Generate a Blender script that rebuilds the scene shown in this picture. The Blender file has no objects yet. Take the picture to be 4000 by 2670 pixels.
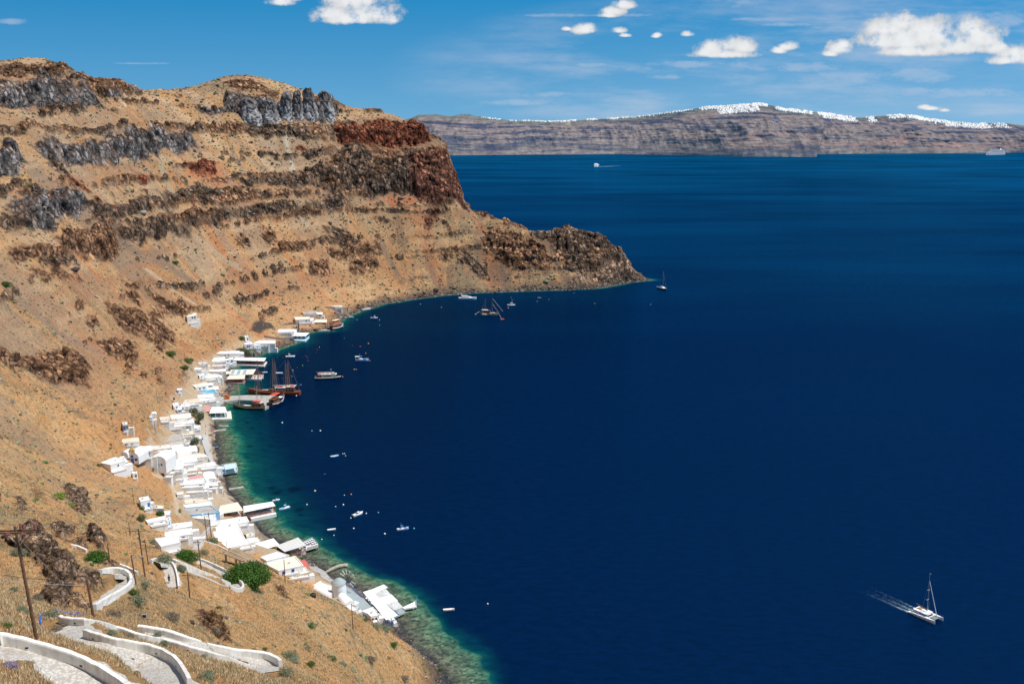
import bpy, bmesh, math, random
import numpy as np
from mathutils import Vector, Matrix, Euler
random.seed(7); np.random.seed(7)
scn = bpy.context.scene
C = scn.collection
R = math.radians
# ------------------------------------------------------------------ camera (real place: a slope 180 m above the bay)
CAM_H = 180.0; F = 4000.0; PITCH = math.atan(830/4000)
cp, sp = math.cos(PITCH), math.sin(PITCH)
cam_d = bpy.data.cameras.new("camera"); cam = bpy.data.objects.new("camera", cam_d); C.objects.link(cam)
cam.location = (0, 0, CAM_H); cam.rotation_euler = (math.pi/2-PITCH, 0, 0)
cam_d.lens = 36.0; cam_d.sensor_width = 36.0; cam_d.clip_start = 1.0; cam_d.clip_end = 60000
scn.camera = cam
scn.view_settings.view_transform = 'Standard'; scn.view_settings.look = 'None'
scn.view_settings.exposure = 0; scn.view_settings.gamma = 1
# ------------------------------------------------------------------ survey helpers: bearings measured from the viewpoint
def ray(px, py):
    dy = py-1335.0
    return (px-2000.0)/F, (F*cp-dy*sp)/F, -(dy*cp+F*sp)/F
def P(px, py, z=0.0):
    a, b, c = ray(px, py); t = (z-CAM_H)/c
    return (a*t, b*t, z)
def PY(px, py, Y):
    a, b, c = ray(px, py); t = Y/b
    return (a*t, Y, CAM_H+c*t)
# ------------------------------------------------------------------ numpy noise
_rng = np.random.RandomState(11)
_perm = _rng.permutation(512).astype(np.int64); _perm = np.concatenate([_perm, _perm, _perm])
_g3 = _rng.normal(size=(512, 3)); _g3 /= np.linalg.norm(_g3, axis=1)[:, None]
def perlin(x, y, z):
    xi = np.floor(x).astype(np.int64); yi = np.floor(y).astype(np.int64); zi = np.floor(z).astype(np.int64)
    xf, yf, zf = x-xi, y-yi, z-zi
    u = xf*xf*xf*(xf*(xf*6-15)+10); v = yf*yf*yf*(yf*(yf*6-15)+10); w = zf*zf*zf*(zf*(zf*6-15)+10)
    out = 0
    for i in (0, 1):
        px_ = _perm[(xi+i) & 511]
        for j in (0, 1):
            pxy = _perm[(px_+yi+j) & 511]
            for k in (0, 1):
                g = _g3[_perm[(pxy+zi+k) & 511]]
                d = g[..., 0]*(xf-i)+g[..., 1]*(yf-j)+g[..., 2]*(zf-k)
                out = out+d*(u if i else 1-u)*(v if j else 1-v)*(w if k else 1-w)
    return out*1.5
def fbm(x, y, z, s, octv=4, gain=.5, ridged=False):
    o = 0; a = 1; f = 1/s
    for i in range(octv):
        n = perlin(x*f+i*17.3, y*f+i*5.1, z*f+i*9.7)
        o = o+a*((1-2*np.abs(n)) if ridged else n); a *= gain; f *= 2.03
    return o
def ss(a, b, x):
    t = np.clip((x-a)/(b-a), 0, 1); return t*t*(3-2*t)
def in_poly(x, y, poly):
    """signed distance to a polygon, negative inside"""
    d = np.full(x.shape, 1e9); ins = np.zeros(x.shape, bool); n = len(poly)
    for i in range(n):
        ax, ay = poly[i][:2]; bx, by = poly[(i+1) % n][:2]
        ex, ey = bx-ax, by-ay; L = ex*ex+ey*ey+1e-9
        t = np.clip(((x-ax)*ex+(y-ay)*ey)/L, 0, 1)
        d = np.minimum(d, (x-ax-t*ex)**2+(y-ay-t*ey)**2)
        c = ((ay > y) != (by > y)) & (x < (bx-ax)*(y-ay)/((by-ay) if by != ay else 1e-9)+ax)
        ins ^= c
    d = np.sqrt(d); return np.where(ins, -d, d)
def line_dist(x, y, pts):
    """distance to an open polyline, arc parameter (index units), side (+ left of travel)"""
    d = np.full(x.shape, 1e18); s = np.zeros(x.shape); side = np.zeros(x.shape)
    for i in range(len(pts)-1):
        ax, ay = pts[i][:2]; bx, by = pts[i+1][:2]
        ex, ey = bx-ax, by-ay; L = ex*ex+ey*ey+1e-9
        t = np.clip(((x-ax)*ex+(y-ay)*ey)/L, 0, 1)
        dd = (x-ax-t*ex)**2+(y-ay-t*ey)**2
        cr = ex*(y-ay)-ey*(x-ax)
        m = dd < d
        d = np.where(m, dd, d); s = np.where(m, i+t, s); side = np.where(m, cr, side)
    return np.sqrt(d), s, side
# ------------------------------------------------------------------ shoreline and relief
SHORE_PX = [(1800,3000),(1750,2800),(1725,2680),(1710,2620),(1670,2570),(1600,2525),(1565,2487),(1545,2443),(1500,2380),(1440,2320),(1400,2302),(1361,2286),(1293,2255),(1270,2236),
 (1231,2209),(1191,2179),(1130,2140),(1065,2106),(1015,2073),(992,2033),(955,1985),(915,1943),(885,1900),(870,1835),(850,1770),(842,1700),(835,1655),(838,1600),(870,1560),(900,1517),(891,1490),
 (890,1455),(904,1438),(945,1405),(981,1394),(1019,1379),(1083,1361),(1130,1345),(1158,1335),(1165,1310),(1195,1298),(1230,1294),(1288,1290),(1320,1255),(1359,1231),(1388,1222),(1412,1210),
 (1451,1202),(1500,1185),(1629,1166),(1740,1152),(1855,1143),(1975,1139),(2094,1134),(2210,1131),(2332,1125),(2400,1113),(2451,1102),(2500,1097),(2541,1093)]
SHORE = [P(x, y)[:2] for x, y in SHORE_PX]
SHORE = [(150, 60), (100, 150), (45, 235)]+SHORE+[(150,1262),(90,1285),(20,1310),(-40,1345),(-60,1450),(-80,1700)]
CTRL = [(x, y, 0.0) for x, y in SHORE]
def offs(k):
    out = []
    for i in range(1, len(SHORE)-1, 2):
        a, b = SHORE[i-1], SHORE[i+1]; ex, ey = b[0]-a[0], b[1]-a[1]; L = math.hypot(ex, ey)
        out.append((SHORE[i][0]+ey/L*k, SHORE[i][1]-ex/L*k))
    return out
CTRL += [(x, y, -9) for x, y in offs(22)]+[(x, y, -16) for x, y in offs(70) if in_poly(np.array([x]), np.array([y]), SHORE+[(-900,1700),(-900,0)])[0] > 50]
for (px, py, Y) in [(0,2670,47),(140,2490,70),(500,2660,64),(0,2500,62),(230,2440,88),(970,2590,106),(400,2400,125),(500,2280,148),(430,2225,155),(575,2260,165),(680,2190,195),(940,2310,205),
  (1030,2240,290),(785,2225,215),(742,2340,186),(1115,2273,270),(1380,2457,258),(1440,2600,250),(1200,2500,215),(1000,2450,180),(1090,2610,114),(1400,2670,200),(800,2500,150),(1200,2670,130),
  (800,2670,80),(420,2150,230),(200,2350,130),(100,2150,150),(200,2200,165),(0,2000,205),(250,1950,260),(450,2000,370),(400,1900,413),(0,1700,330),(250,1700,440),(400,1650,470),(560,1600,540),(650,1500,630),
  (150,1400,520),(350,1400,590),(500,1400,640),(700,1350,740),(0,1400,450),(0,1100,560),(0,800,690),(0,500,800),(0,262,905),(300,1100,680),(600,1100,800),(600,1250,760),(300,800,790),(600,800,900),
  (300,500,900),(600,500,1010),(150,245,940),(300,275,985),(500,345,1060),(690,357,1120),(800,350,1150),(880,307,1180),(1010,310,1185),(1100,360,1195),(800,1000,930),(800,700,1020),(800,500,1090),(1000,1200,930),(1000,1000,990),(1250,1000,1060),
  (1000,700,1075),(1250,700,1130),(1000,520,1135),(1250,480,1180),(1330,440,1220),(1420,425,1250),(1500,440,1252),(1590,482,1248),(1500,560,1215),(1677,530,1244),(1750,590,1240),(1500,1000,1120),(1500,790,1160),(1600,900,1150),(1700,800,1180),(1800,790,1205),
  (1700,1000,1150),(1848,828,1215),(1960,868,1214),(2095,911,1216),(2214,903,1222),(2359,945,1228),(2435,1005,1234),(2478,1064,1236),(1900,1050,1180),(2050,1050,1178),(2200,1020,1190),(2300,1050,1195)]:
    CTRL.append(PY(px, py, Y))
for (px, py, z) in [(1290,2350,10),(1270,2375,14),(1470,2440,8),(1600,2560,15),(1700,2640,13),(1650,2560,9),(700,1990,22),(620,2010,30),(600,2080,38),(680,2110,27),(800,2100,14),(560,1960,33),(540,2150,45),(900,2130,12),
  (1100,2240,9),(400,1800,20),(550,1900,24),(650,1900,14),(500,1750,24),(620,1700,15),(700,1600,13),(760,1520,8),(800,1430,9),(900,1370,6),(1050,1300,9),(1150,1230,7),(1200,1200,10),(750,1800,4),(750,1700,5),(780,1980,5),(830,1900,2.5),
  (850,2050,6),(930,2110,5),(1010,2130,5),(830,2180,24),(760,2050,12),(1180,2230,5),(1330,2300,3),(1250,2325,4.5),(1330,2345,4),(1400,2400,4),(1450,2425,3.5),(950,1345,9)]:
    CTRL.append(P(px, py, z))
CTRL += [(-700,700,230),(-520,640,190),(-430,470,165),(-330,300,150),(-230,170,152),(-150,60,168),(-60,-20,182),(0,0,176.5),(0,12,169),(-25,20,170),(50,30,150),
         (-900,300,210),(-900,1700,60),(-140,1300,165),(-160,1700,120),(60,90,95),(-10,60,138),(30,150,52)]
for (px, py, Y) in [(0,315,905),(150,290,940),(300,312,985),(500,352,1060),(690,357,1120),(880,307,1180),(1010,310,1185),(1240,430,1220)]:
    CTRL += [PY(px, py+55, Y+110), PY(px, py+190, Y+330)]
for (px, py, Y) in [(1730,575,1262),(1780,690,1242),(1805,795,1236),(1850,838,1240),(1900,850,1240),(1960,885,1242),(2000,905,1246),(2100,935,1246),(2215,930,1250),(2350,985,1250),(1780,730,1275),(1850,900,1275),(1960,950,1280)]: CTRL.append(PY(px, py, Y))
CP = np.array(CTRL)
def _tps(r2): return np.where(r2 > 1e-9, .5*r2*np.log(r2+1e-12), 0)
_sc = 300.0
def solve_tps():
    n = len(CP); X = CP[:, :2]/_sc
    K = _tps(((X[:, None]-X[None])**2).sum(-1))+np.eye(n)*2e-4
    Pm = np.hstack([np.ones((n, 1)), X]); A = np.zeros((n+3, n+3)); A[:n, :n] = K; A[:n, n:] = Pm; A[n:, :n] = Pm.T
    return np.linalg.solve(A, np.concatenate([CP[:, 2], [0, 0, 0]]))
_w = solve_tps()
GX0, GX1, GY0, GY1, GS = -920, 330, -20, 1720, 4.0
gx = np.arange(GX0, GX1+GS, GS); gy = np.arange(GY0, GY1+GS, GS)
GXX, GYY = np.meshgrid(gx, gy)
def eval_tps(x, y):
    s = x.shape; x = x.ravel()/_sc; y = y.ravel()/_sc; o = np.zeros(x.shape)
    for i in range(0, len(x), 20000):
        a, b = x[i:i+20000], y[i:i+20000]
        K = _tps((a[:, None]-CP[None, :, 0]/_sc)**2+(b[:, None]-CP[None, :, 1]/_sc)**2)
        o[i:i+20000] = K@_w[:-3]+_w[-3]+_w[-2]*a+_w[-1]*b
    return o.reshape(s)
GRID = eval_tps(GXX, GYY)
# tie the relief to the surveyed shoreline: land above, sea below
_d, _s, _side = line_dist(GXX, GYY, SHORE)
LAND = in_poly(GXX, GYY, SHORE+[(-80,2500),(-2500,2500),(-2500,-500),(150,-500)]) < 0
GRID = np.where(LAND, np.maximum(GRID, np.minimum(_d*.12, 2.2)), np.minimum(GRID, -np.minimum(_d*.35, 12)))
GRID_SD = np.where(LAND, _d, -_d)
_seg = np.hypot(*np.diff(np.array(SHORE), axis=0).T); GRID_Q = np.interp(_s, np.arange(len(SHORE)), np.concatenate([[0], np.cumsum(_seg)]))
for _ in range(40): GRID_Q[1:-1, 1:-1] = (GRID_Q[1:-1, 1:-1]*2+GRID_Q[:-2, 1:-1]+GRID_Q[2:, 1:-1]+GRID_Q[1:-1, :-2]+GRID_Q[1:-1, 2:])/6
def bil(G, x, y):
    u = np.clip((x-GX0)/GS, 0, G.shape[1]-1.001); v = np.clip((y-GY0)/GS, 0, G.shape[0]-1.001)
    i = u.astype(int); j = v.astype(int); fu = u-i; fv = v-j
    return (G[j, i]*(1-fu)+G[j, i+1]*fu)*(1-fv)+(G[j+1, i]*(1-fu)+G[j+1, i+1]*fu)*fv
def Hb(x, y): return bil(GRID, np.asarray(x, float), np.asarray(y, float))
_ts = np.concatenate([np.arange(20, 300, .5), np.arange(300, 1700, 1.5)])
def at(px, py, fn=None):
    """where the sight line of a survey bearing meets the ground or the sea"""
    a, b, c = ray(px, py); t = _ts/b
    x, y, z = a*t, _ts, CAM_H+c*t
    h = np.maximum((fn or Hb)(x, y), 0); m = np.nonzero(z <= h)[0]
    if len(m) == 0: k = int(np.argmin(z-h)); return (x[k], y[k], h[k])
    k = m[0]
    if k == 0: return (x[0], y[0], h[0])
    f = (z[k-1]-h[k-1])/((z[k-1]-h[k-1])-(z[k]-h[k])+1e-9)
    X = x[k-1]+(x[k]-x[k-1])*f; Y = y[k-1]+(y[k]-y[k-1])*f
    return (X, Y, float(max((fn or Hb)(np.array([X]), np.array([Y]))[0], 0)))

_h = np.random.RandomState(5).rand(4096, 3)
def worley(x, y, z):
    """nearest and second nearest feature distance, and a cell value"""
    xi = np.floor(x).astype(np.int64); yi = np.floor(y).astype(np.int64); zi = np.floor(z).astype(np.int64)
    f1 = np.full(x.shape, 9.); f2 = np.full(x.shape, 9.); cid = np.zeros(x.shape)
    for i in (-1, 0, 1):
        for j in (-1, 0, 1):
            for k in (-1, 0, 1):
                h = ((xi+i)*73856093 ^ (yi+j)*19349663 ^ (zi+k)*83492791) & 4095
                p = _h[h]; d = (xi+i+p[..., 0]-x)**2+(yi+j+p[..., 1]-y)**2+(zi+k+p[..., 2]-z)**2
                m = d < f1; f2 = np.where(m, f1, np.minimum(f2, d)); cid = np.where(m, p[..., 0]+p[..., 1]*.5, cid); f1 = np.where(m, d, f1)
    return np.sqrt(f1), np.sqrt(f2), cid
# ------------------------------------------------------------------ rock features, surveyed as outlines on the ground
def z1(l): return [(x/1.678, 150+y/1.678) for x, y in l]
def z2(l): return [(1200+x/1.678, 350+y/1.678) for x, y in l]
def z3(l): return [(x/2.24, 950+y/2.24) for x, y in l]
def z4(l): return [(x/2.036, 1900+y/2.036) for x, y in l]
GREY, DARK, BROWN, RED, PINK, MAROON, NEAR = range(7)
# cliffs: foot line (left to right), height in metres, half width of the top ledge, kind
CLIFFS = [
 (z1([(-60,420),(0,430),(170,430),(350,430),(470,450),(560,475),(650,490)]), 17, 22, GREY),
 (z1([(690,385),(740,390),(800,375),(880,330)]), 9, 12, GREY),
 (z1([(310,770),(400,790),(500,810),(640,815),(740,800),(790,750),(860,760),(1000,755),(1100,715),(1180,735),(1260,705)]), 14, 17, GREY),
 (z1([(-60,950),(0,950),(60,950),(130,900),(165,850)]), 15, 16, GREY),
 (z1([(0,1205),(90,1215),(200,1210)]), 6, 12, DARK),
 (z1([(200,1215),(330,1235),(420,1190),(520,1180),(580,1150)]), 15, 17, GREY),
 (z1([(1490,470),(1530,490),(1620,520),(1700,527),(1900,522),(2000,517),(2110,525),(2200,492)]), 19, 10, GREY),
 (z1([(1340,475),(1420,485),(1500,480)]), 4, 8, GREY),
 (z1([(680,1190),(820,1185),(900,1135),(1000,1105),(1130,1085),(1290,1045)]), 8, 13, DARK),
 (z1([(1370,1042),(1500,1045),(1640,1050)]), 9, 13, DARK),
 (z1([(1630,975),(1750,965),(1900,952),(2090,945),(2200,895),(2349,855),(2430,845)]), 7, 12, DARK),
 (z1([(640,1200),(700,1225),(800,1275),(900,1310),(1040,1290),(1200,1255),(1230,1225),(1380,1205),(1500,1175),(1700,1155),(1840,1125),(1990,1135),(2110,1118),(2240,1125)]), 8, 12, DARK),
 (z2([(200,700),(290,640),(430,705),(560,655),(640,685),(720,695)]), 21, 18, DARK),
 (z2([(-20,790),(80,790),(230,790)]), 8, 10, DARK),
 (z2([(225,360),(290,392),(400,375),(560,385),(700,352),(780,335)]), 17, 16, RED),
 (z2([(640,385),(740,410),(830,450),(915,430)]), 4, 8, BROWN),
 (z2([(715,690),(800,722),(900,742),(1010,748)]), 12, 10, MAROON),
 (z2([(720,600),(820,640),(910,640),(985,650)]), 9, 8, MAROON),
 (z2([(700,530),(800,560),(900,560),(960,560)]), 7, 7, MAROON),
 (z2([(1710,1180),(1760,1212),(1900,1208),(2000,1180),(2090,1152)]), 7, 8, DARK),
 (z2([(1650,1062),(1740,1100),(1830,1060),(1950,1062)]), 12, 10, DARK),
 (z2([(1780,1262),(1900,1250),(2100,1225),(2200,1240)]), 5, 8, PINK),
 (z2([(1500,985),(1590,1000),(1640,980)]), 7, 8, DARK),
 (z1([(140,1440),(240,1415),(400,1415)]), 6, 9, BROWN),
 (z1([(480,1385),(600,1400),(690,1420),(770,1400)]), 13, 12, BROWN),
]
PATCH = [
 (z2([(1180,920),(1300,900),(1430,960),(1560,1020),(1560,1180),(1400,1190),(1250,1120),(1150,1060)]), 4, BROWN),
 (z2([(960,1080),(1040,1050),(1180,1130),(1200,1250),(1130,1250),(1060,1170),(980,1170)]), 3, DARK),
 (z2([(1640,940),(1700,920),(1940,1000),(1950,1060),(2060,1080),(2090,1150),(1900,1212),(1760,1212),(1700,1140),(1650,1060)]), 4, DARK),
 (z2([(1780,1212),(1900,1210),(2090,1155),(2250,1247),(1950,1290),(1780,1262)]), 2, PINK),
 (z2([(130,1100),(150,1040),(250,1015),(315,1040),(310,1100),(200,1110)]), 3, BROWN),
 (z2([(345,1080),(360,1020),(470,1005),(480,1050),(430,1085)]), 2, BROWN),
 (z2([(0,1210),(30,1120),(140,1100),(140,1190),(80,1215)]), 3, BROWN),
 (z2([(280,1200),(260,1120),(440,1100),(460,1150),(350,1200)]), 2, BROWN),
 (z2([(860,1090),(870,1040),(910,1060),(950,1130),(900,1140)]), 1.5, BROWN),
 (z2([(100,930),(150,895),(290,935),(240,950)]), 1.5, DARK),
 (z2([(110,990),(180,970),(340,1000),(260,1015)]), 1.5, DARK),
 (z2([(430,840),(480,805),(530,850),(560,880),(500,870)]), 1.5, DARK),
 (z2([(765,890),(800,800),(870,780),(860,830),(790,880)]), 2, MAROON),
 (z2([(860,830),(970,900),(960,920),(900,890)]), 1.5, BROWN),
 (z2([(185,310),(300,250),(430,235),(470,215),(540,215),(640,240),(750,290),(790,338),(700,352),(560,382),(400,372),(290,392),(220,352)]), 2, RED),
 (z2([(700,430),(920,415),(940,500),(990,600),(1012,745),(900,742),(800,720),(715,680)]), 1.5, MAROON),
 (z2([(350,480),(520,455),(700,440),(720,600),(700,690),(560,650),(430,560)]), 1.5, DARK),
 (z2([(1130,825),(1160,790),(1230,800),(1250,860),(1180,840)]), 5, MAROON),
 (z1([(1220,800),(1400,795),(1420,850),(1350,890),(1230,850)]), .8, RED),
 (z1([(1925,690),(1980,688),(2010,720),(1940,720)]), .8, RED),
 (z1([(480,925),(540,950),(600,1000),(560,990)]), .8, RED),
 (z1([(570,1015),(640,1050),(720,1110),(680,1100)]), 1.5, RED),
 (z1([(720,1115),(780,1135),(790,1160),(720,1145)]), 1.2, RED),
 (z1([(870,840),(940,900),(970,940),(900,940)]), .4, RED),
 (z1([(0,200),(110,185),(220,200),(370,190),(560,240),(640,240),(730,250),(790,270),(880,290),(800,370),(660,380),(560,330),(480,260),(360,320),(200,300),(0,310)]), 2.5, BROWN),
 (z1([(1480,280),(1520,262),(1660,262),(1740,310),(1860,360),(1800,390),(1640,370),(1520,380)]), 1.5, BROWN),
 (z1([(1730,1240),(1790,1270),(1830,1340),(1770,1345),(1720,1290)]), 1.5, BROWN),
 (z1([(1550,1310),(1600,1290),(1640,1330),(1560,1335)]), 1.5, BROWN),
 (z1([(2140,1370),(2300,1350),(2340,1400),(2200,1440),(2140,1430)]), 2, BROWN),
 (z1([(100,1090),(140,1030),(220,1050),(330,1060),(300,1130),(200,1110)]), 2.5, DARK),
 (z1([(400,980),(440,960),(500,985),(400,1010)]), 2, BROWN),
 (z1([(340,790),(430,850),(420,870),(300,810)]), 2, DARK),
 (z1([(610,1290),(700,1240),(760,1330),(770,1400),(660,1420)]), 2, BROWN),
 (z3([(250,1060),(350,920),(520,910),(680,1000),(780,1090),(820,1150),(800,1270),(700,1290),(540,1190),(400,1140)]), 5, BROWN),
 (z3([(-60,1040),(-40,900),(60,900),(100,1040)]), 4, BROWN),
 (z3([(110,1040),(150,960),(270,980),(240,1050)]), 3, BROWN),
 (z3([(900,540),(980,510),(1010,560),(1150,550),(1240,600),(1330,660),(1500,760),(1540,860),(1400,930),(1300,820),(1180,800),(1050,740),(980,650)]), 4, BROWN),
 (z3([(840,840),(930,800),(1040,830),(1170,860),(1150,1040),(980,990)]), 3, BROWN),
 (z3([(1310,430),(1500,500),(1620,450),(1650,560),(1600,610),(1430,570)]), 3, BROWN),
 (z3([(1300,590),(1410,590),(1430,640),(1340,640)]), 2, BROWN),
 (z3([(1090,400),(1200,440),(1240,510),(1100,470)]), 1.5, BROWN),
 (z3([(290,240),(480,200),(680,270),(400,300)]), 3, BROWN),
 (z3([(310,90),(330,10),(550,20),(550,90)]), 3, BROWN),
 (z3([(600,10),(830,-10),(1040,20),(1030,90),(900,110),(700,60)]), 3, BROWN),
 (z3([(1050,340),(1200,310),(1370,330),(1200,390)]), 2, BROWN),
 (z3([(740,620),(850,590),(840,690),(760,690)]), 2, BROWN),
 (z3([(0,150),(170,80),(170,110),(40,180)]), 2, DARK),
 (z4([(500,0),(660,20),(715,150),(680,220),(590,190),(510,90)]), 4, NEAR),
 (z4([(110,60),(220,120),(200,210),(120,200)]), 3, NEAR),
 (z4([(-60,20),(10,80),(0,120),(-60,120)]), 3, NEAR),
 (z4([(390,330),(430,290),(600,380),(550,410),(460,400)]), 1.5, NEAR),
 (z4([(545,290),(640,280),(660,320),(560,330)]), 1.5, NEAR),
 (z4([(700,330),(760,270),(830,420),(850,490),(800,520),(700,440)]), 3, NEAR),
 (z4([(570,440),(680,410),(690,500),(600,470)]), 1.2, NEAR),
 (z4([(30,440),(200,360),(330,360),(470,520),(500,620),(560,700),(540,780),(500,860),(500,980),(420,980),(380,900),(430,790),(360,660),(250,560),(100,490)]), 3, NEAR),
 (z4([(560,690),(740,700),(900,790),(880,820),(740,800),(640,790)]), 1, NEAR),
 (z4([(510,880),(640,900),(730,950),(640,1010),(540,990)]), 1.5, NEAR),
 (z4([(1590,1010),(1700,1010),(1800,1120),(1830,1250),(1740,1220),(1600,1120)]), .5, BROWN),
 (z4([(2200,780),(2250,800),(2280,860),(2210,850)]), .6, BROWN),
 (z4([(770,610),(890,590),(950,620),(940,660),(850,640)]), 1.2, NEAR),
]
def gpoly(l): return [at(x, y)[:2] for x, y in l]
CLIFFS_W = [(gpoly(l), h, w, k) for l, h, w, k in CLIFFS]
PATCH_W = [(gpoly(l), h, k) for l, h, k in PATCH]
BAND_W = []
NK = 7
def features(x, y, masks=True):
    """height added by cliffs and outcrops, and the weight of each rock kind"""
    dz = np.zeros(x.shape); K = np.zeros(x.shape+(NK,))
    wob = fbm(x, y, x*0, 26, 3)*4.2; wob2 = fbm(x, y, x*0+40, 6, 2)*.8
    for pts, h, w, k in CLIFFS_W:
        X0 = min(p[0] for p in pts)-50; X1 = max(p[0] for p in pts)+50; Y0 = min(p[1] for p in pts)-30; Y1 = max(p[1] for p in pts)+130
        m = (x > X0) & (x < X1) & (y > Y0) & (y < Y1)
        if not m.any(): continue
        xs, ys = x[m], y[m]
        pp = [(pts[0][0]*2-pts[1][0], pts[0][1]*2-pts[1][1])]+pts+[(pts[-1][0]*2-pts[-2][0], pts[-1][1]*2-pts[-2][1])]
        d, s, side = line_dist(xs, ys, pp); n = len(pts)-1
        sd = np.where(side > 0, d, -d)+(wob[m]+wob2[m])*min(1, h/9.)
        ends = ss(.3, 1.1, s)*ss(.3, 1.1, n+2-s)*(np.clip(1.9-np.abs(2*s/(n+2)-1)*.9, 0, 1))
        hv = h*(.62+.5*fbm(xs*.6, ys*.6, xs*0+3, 18, 2)); brk = ss(-.45, .05, fbm(xs, ys, xs*0+21, 26 if h < 11 else 40, 3)+(.0 if h < 11 else .3)); hv = hv*((.25+.75*brk) if h > 11 else (.45+.4*brk)); w = w if h > 11 else w*.6
        face = max(3.0, h*.36)
        prof = ss(0, face, sd)*(1-.25*ss(face, w, sd))*(1-ss(w*.7, w*2.6+8, sd))
        dz[m] += hv*prof*ends
        mm = ((.2+.8*brk) if h > 11 else (.55+.45*brk))*ss(-2.5, 1.2, sd+wob2[m]*1.5)*(1-ss(face*1.3+h*.12, face*1.7+h*.25, sd+wob2[m]*2))*np.clip(ends*1.7, 0, 1)
        K[m, k] = np.maximum(K[m, k], mm)
    for pts, h, k in PATCH_W:
        X0 = min(p[0] for p in pts)-25; X1 = max(p[0] for p in pts)+25; Y0 = min(p[1] for p in pts)-25; Y1 = max(p[1] for p in pts)+25
        m = (x > X0) & (x < X1) & (y > Y0) & (y < Y1)
        if not m.any(): continue
        sc = np.clip(np.mean([p[1] for p in pts])/600., .2, 1); h = h*.7
        d = -in_poly(x[m], y[m], pts)+(wob[m]*.8+wob2[m])*sc
        dz[m] += h*ss(-.5*sc, 5*sc, d)*(.75+.5*fbm(x[m], y[m], x[m]*0+8, 12*sc, 2))
        edge_ = fbm(x[m], y[m], x[m]*0+4, 6*sc+1, 3)*4*sc; mm = ss(-2.2*sc, 2.8*sc, d+edge_)
        K[m, k] = np.maximum(K[m, k], mm)
    return dz, K
# ground flattened for quay, beach and village terraces is handled by the control heights; footpaths are cut below
def z0(l): return [(x/3.356, 2300+y/3.356) for x, y in l]
def w3l(l): return [(500+x/3.0115, 1900+y/3.0115) for x, y in l]
PATHS = [  # centre line (sight bearings), width m
 (z0([(-260,760),(-100,800),(0,830),(300,880),(600,965),(900,1085),(1200,1235),(1400,1370),(1600,1520)]), 3.6),
 (z0([(860,500),(960,540),(1040,620),(1300,745),(1650,860),(1950,950),(2150,1090),(2300,1290),(2380,1450)]), 3.2),
 (z4([(1150,1165),(1400,1235),(1700,1325),(1950,1378),(2100,1425),(2120,1480)]), 3.0),
 (z4([(830,695),(900,700),(975,715),(1015,765),(960,815),(885,868),(820,920),(770,955)]), 2.8),
 (w3l([(330,888),(420,890),(560,920),(700,980),(850,1042),(1000,1105),(1150,1172),(1270,1195),(1290,1160),(1215,1080),(1130,1010),(1040,955),(920,908),(820,878)]), 2.6),
 (w3l([(480,905),(500,960),(515,1040),(530,1110),(545,1185)]), 2.8),
 (w3l([(1040,400),(965,480),(900,560),(850,650),(800,745)]), 3.2),
]
PATHS_W = []
for l, w in PATHS:
    g = np.array([at(px, py) for px, py in l]); t = np.arange(len(g)); ti = np.linspace(0, len(g)-1, len(g)*5)
    gi = np.stack([np.interp(ti, t, g[:, k]) for k in range(3)], 1)
    for _ in range(3): gi[1:-1] = (gi[:-2]+gi[1:-1]*2+gi[2:])/4
    PATHS_W.append((gi, w))
# ------------------------------------------------------------------ terrain mesh, a fan of rows that widen with distance
print("terrain")
rr = [26.0]
while rr[-1] < 1680:
    r = rr[-1]; rr.append(r+(np.interp(r, [20, 60, 150, 300, 500, 900, 1260, 1300, 1400], [.12, .18, .3, .45, .6, .62, .62, 2.5, 9])))
rr = np.array(rr); aa = np.radians(np.concatenate([np.arange(-35, -29.2, .25), np.arange(-29.2, 9.4, .055), np.arange(9.4, 24, .4)]))
AA, RR = np.meshgrid(aa, rr)
TX = np.sin(AA)*RR; TY = np.cos(AA)*RR
base = Hb(TX, TY)
SD = bil(GRID_SD, TX, TY)
act = base > -3.5
dz = np.zeros(TX.shape); KM = np.zeros(TX.shape+(NK,))
fx, fk = features(TX[act], TY[act]); dz[act] = fx; KM[act] = fk
QA = bil(GRID_Q, TX, TY)
m = act & (SD > 16); xa, ya, qa, sa_, za = TX[m], TY[m], QA[m], SD[m], base[m]
zb = za+4.5*fbm(xa, ya, xa*0+50, 110, 2)+qa*.02
lay = perlin(qa/170, xa*0+3.3, zb/6.5)+.22*fbm(xa, ya, za, 9, 3)+.25*fbm(xa+70, ya, za*0, 60, 2)
reg = ss(360, 470, ya)*(.55+.45*ss(560, 760, ya)); reg = np.maximum(reg, ss(.36, .44, -xa/ya)*ss(100, 150, ya)*.3)
thr = .56-.26*reg+.16*(1-ss(60, 120, za))*ss(400, 500, ya)*(1-ss(-180, -60, xa)*.6); lm = ss(thr, thr+.13, lay)*ss(16, 40, sa_)*np.clip(reg*1.3, 0, 1)
far_ = ss(-150, -60, xa)*ss(1000, 1100, ya); lm = np.clip(lm+far_*ss(.12, .3, lay)*.8, 0, 1)
hh_ = np.interp(ya, [100, 350, 900], [.4, 1.2, 3.2]); dz[m] += lm*hh_
kk = ss(-.2, .2, fbm(xa, ya, xa*0+77, 60, 2)); KM[m, BROWN] = np.maximum(KM[m, BROWN], lm*kk); KM[m, DARK] = np.maximum(KM[m, DARK], lm*(1-kk))
gl = fbm(qa+5*fbm(xa, ya, xa*0+31, 30, 2), sa_*.13, qa*0+8, 26, 3, ridged=True); GUL = np.zeros(TX.shape); gw = ss(30, 110, sa_)*ss(200, 420, ya)
GUL[m] = ss(.55, 1.15, gl)*gw; dz[m] -= (gl*.5+.5)*2.6*gw
ROCK = KM.max(-1)
scal = np.interp(TY, [40, 150, 400, 900], [.12, .25, .55, 1.0])
coast = ss(0, 12, SD)
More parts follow.
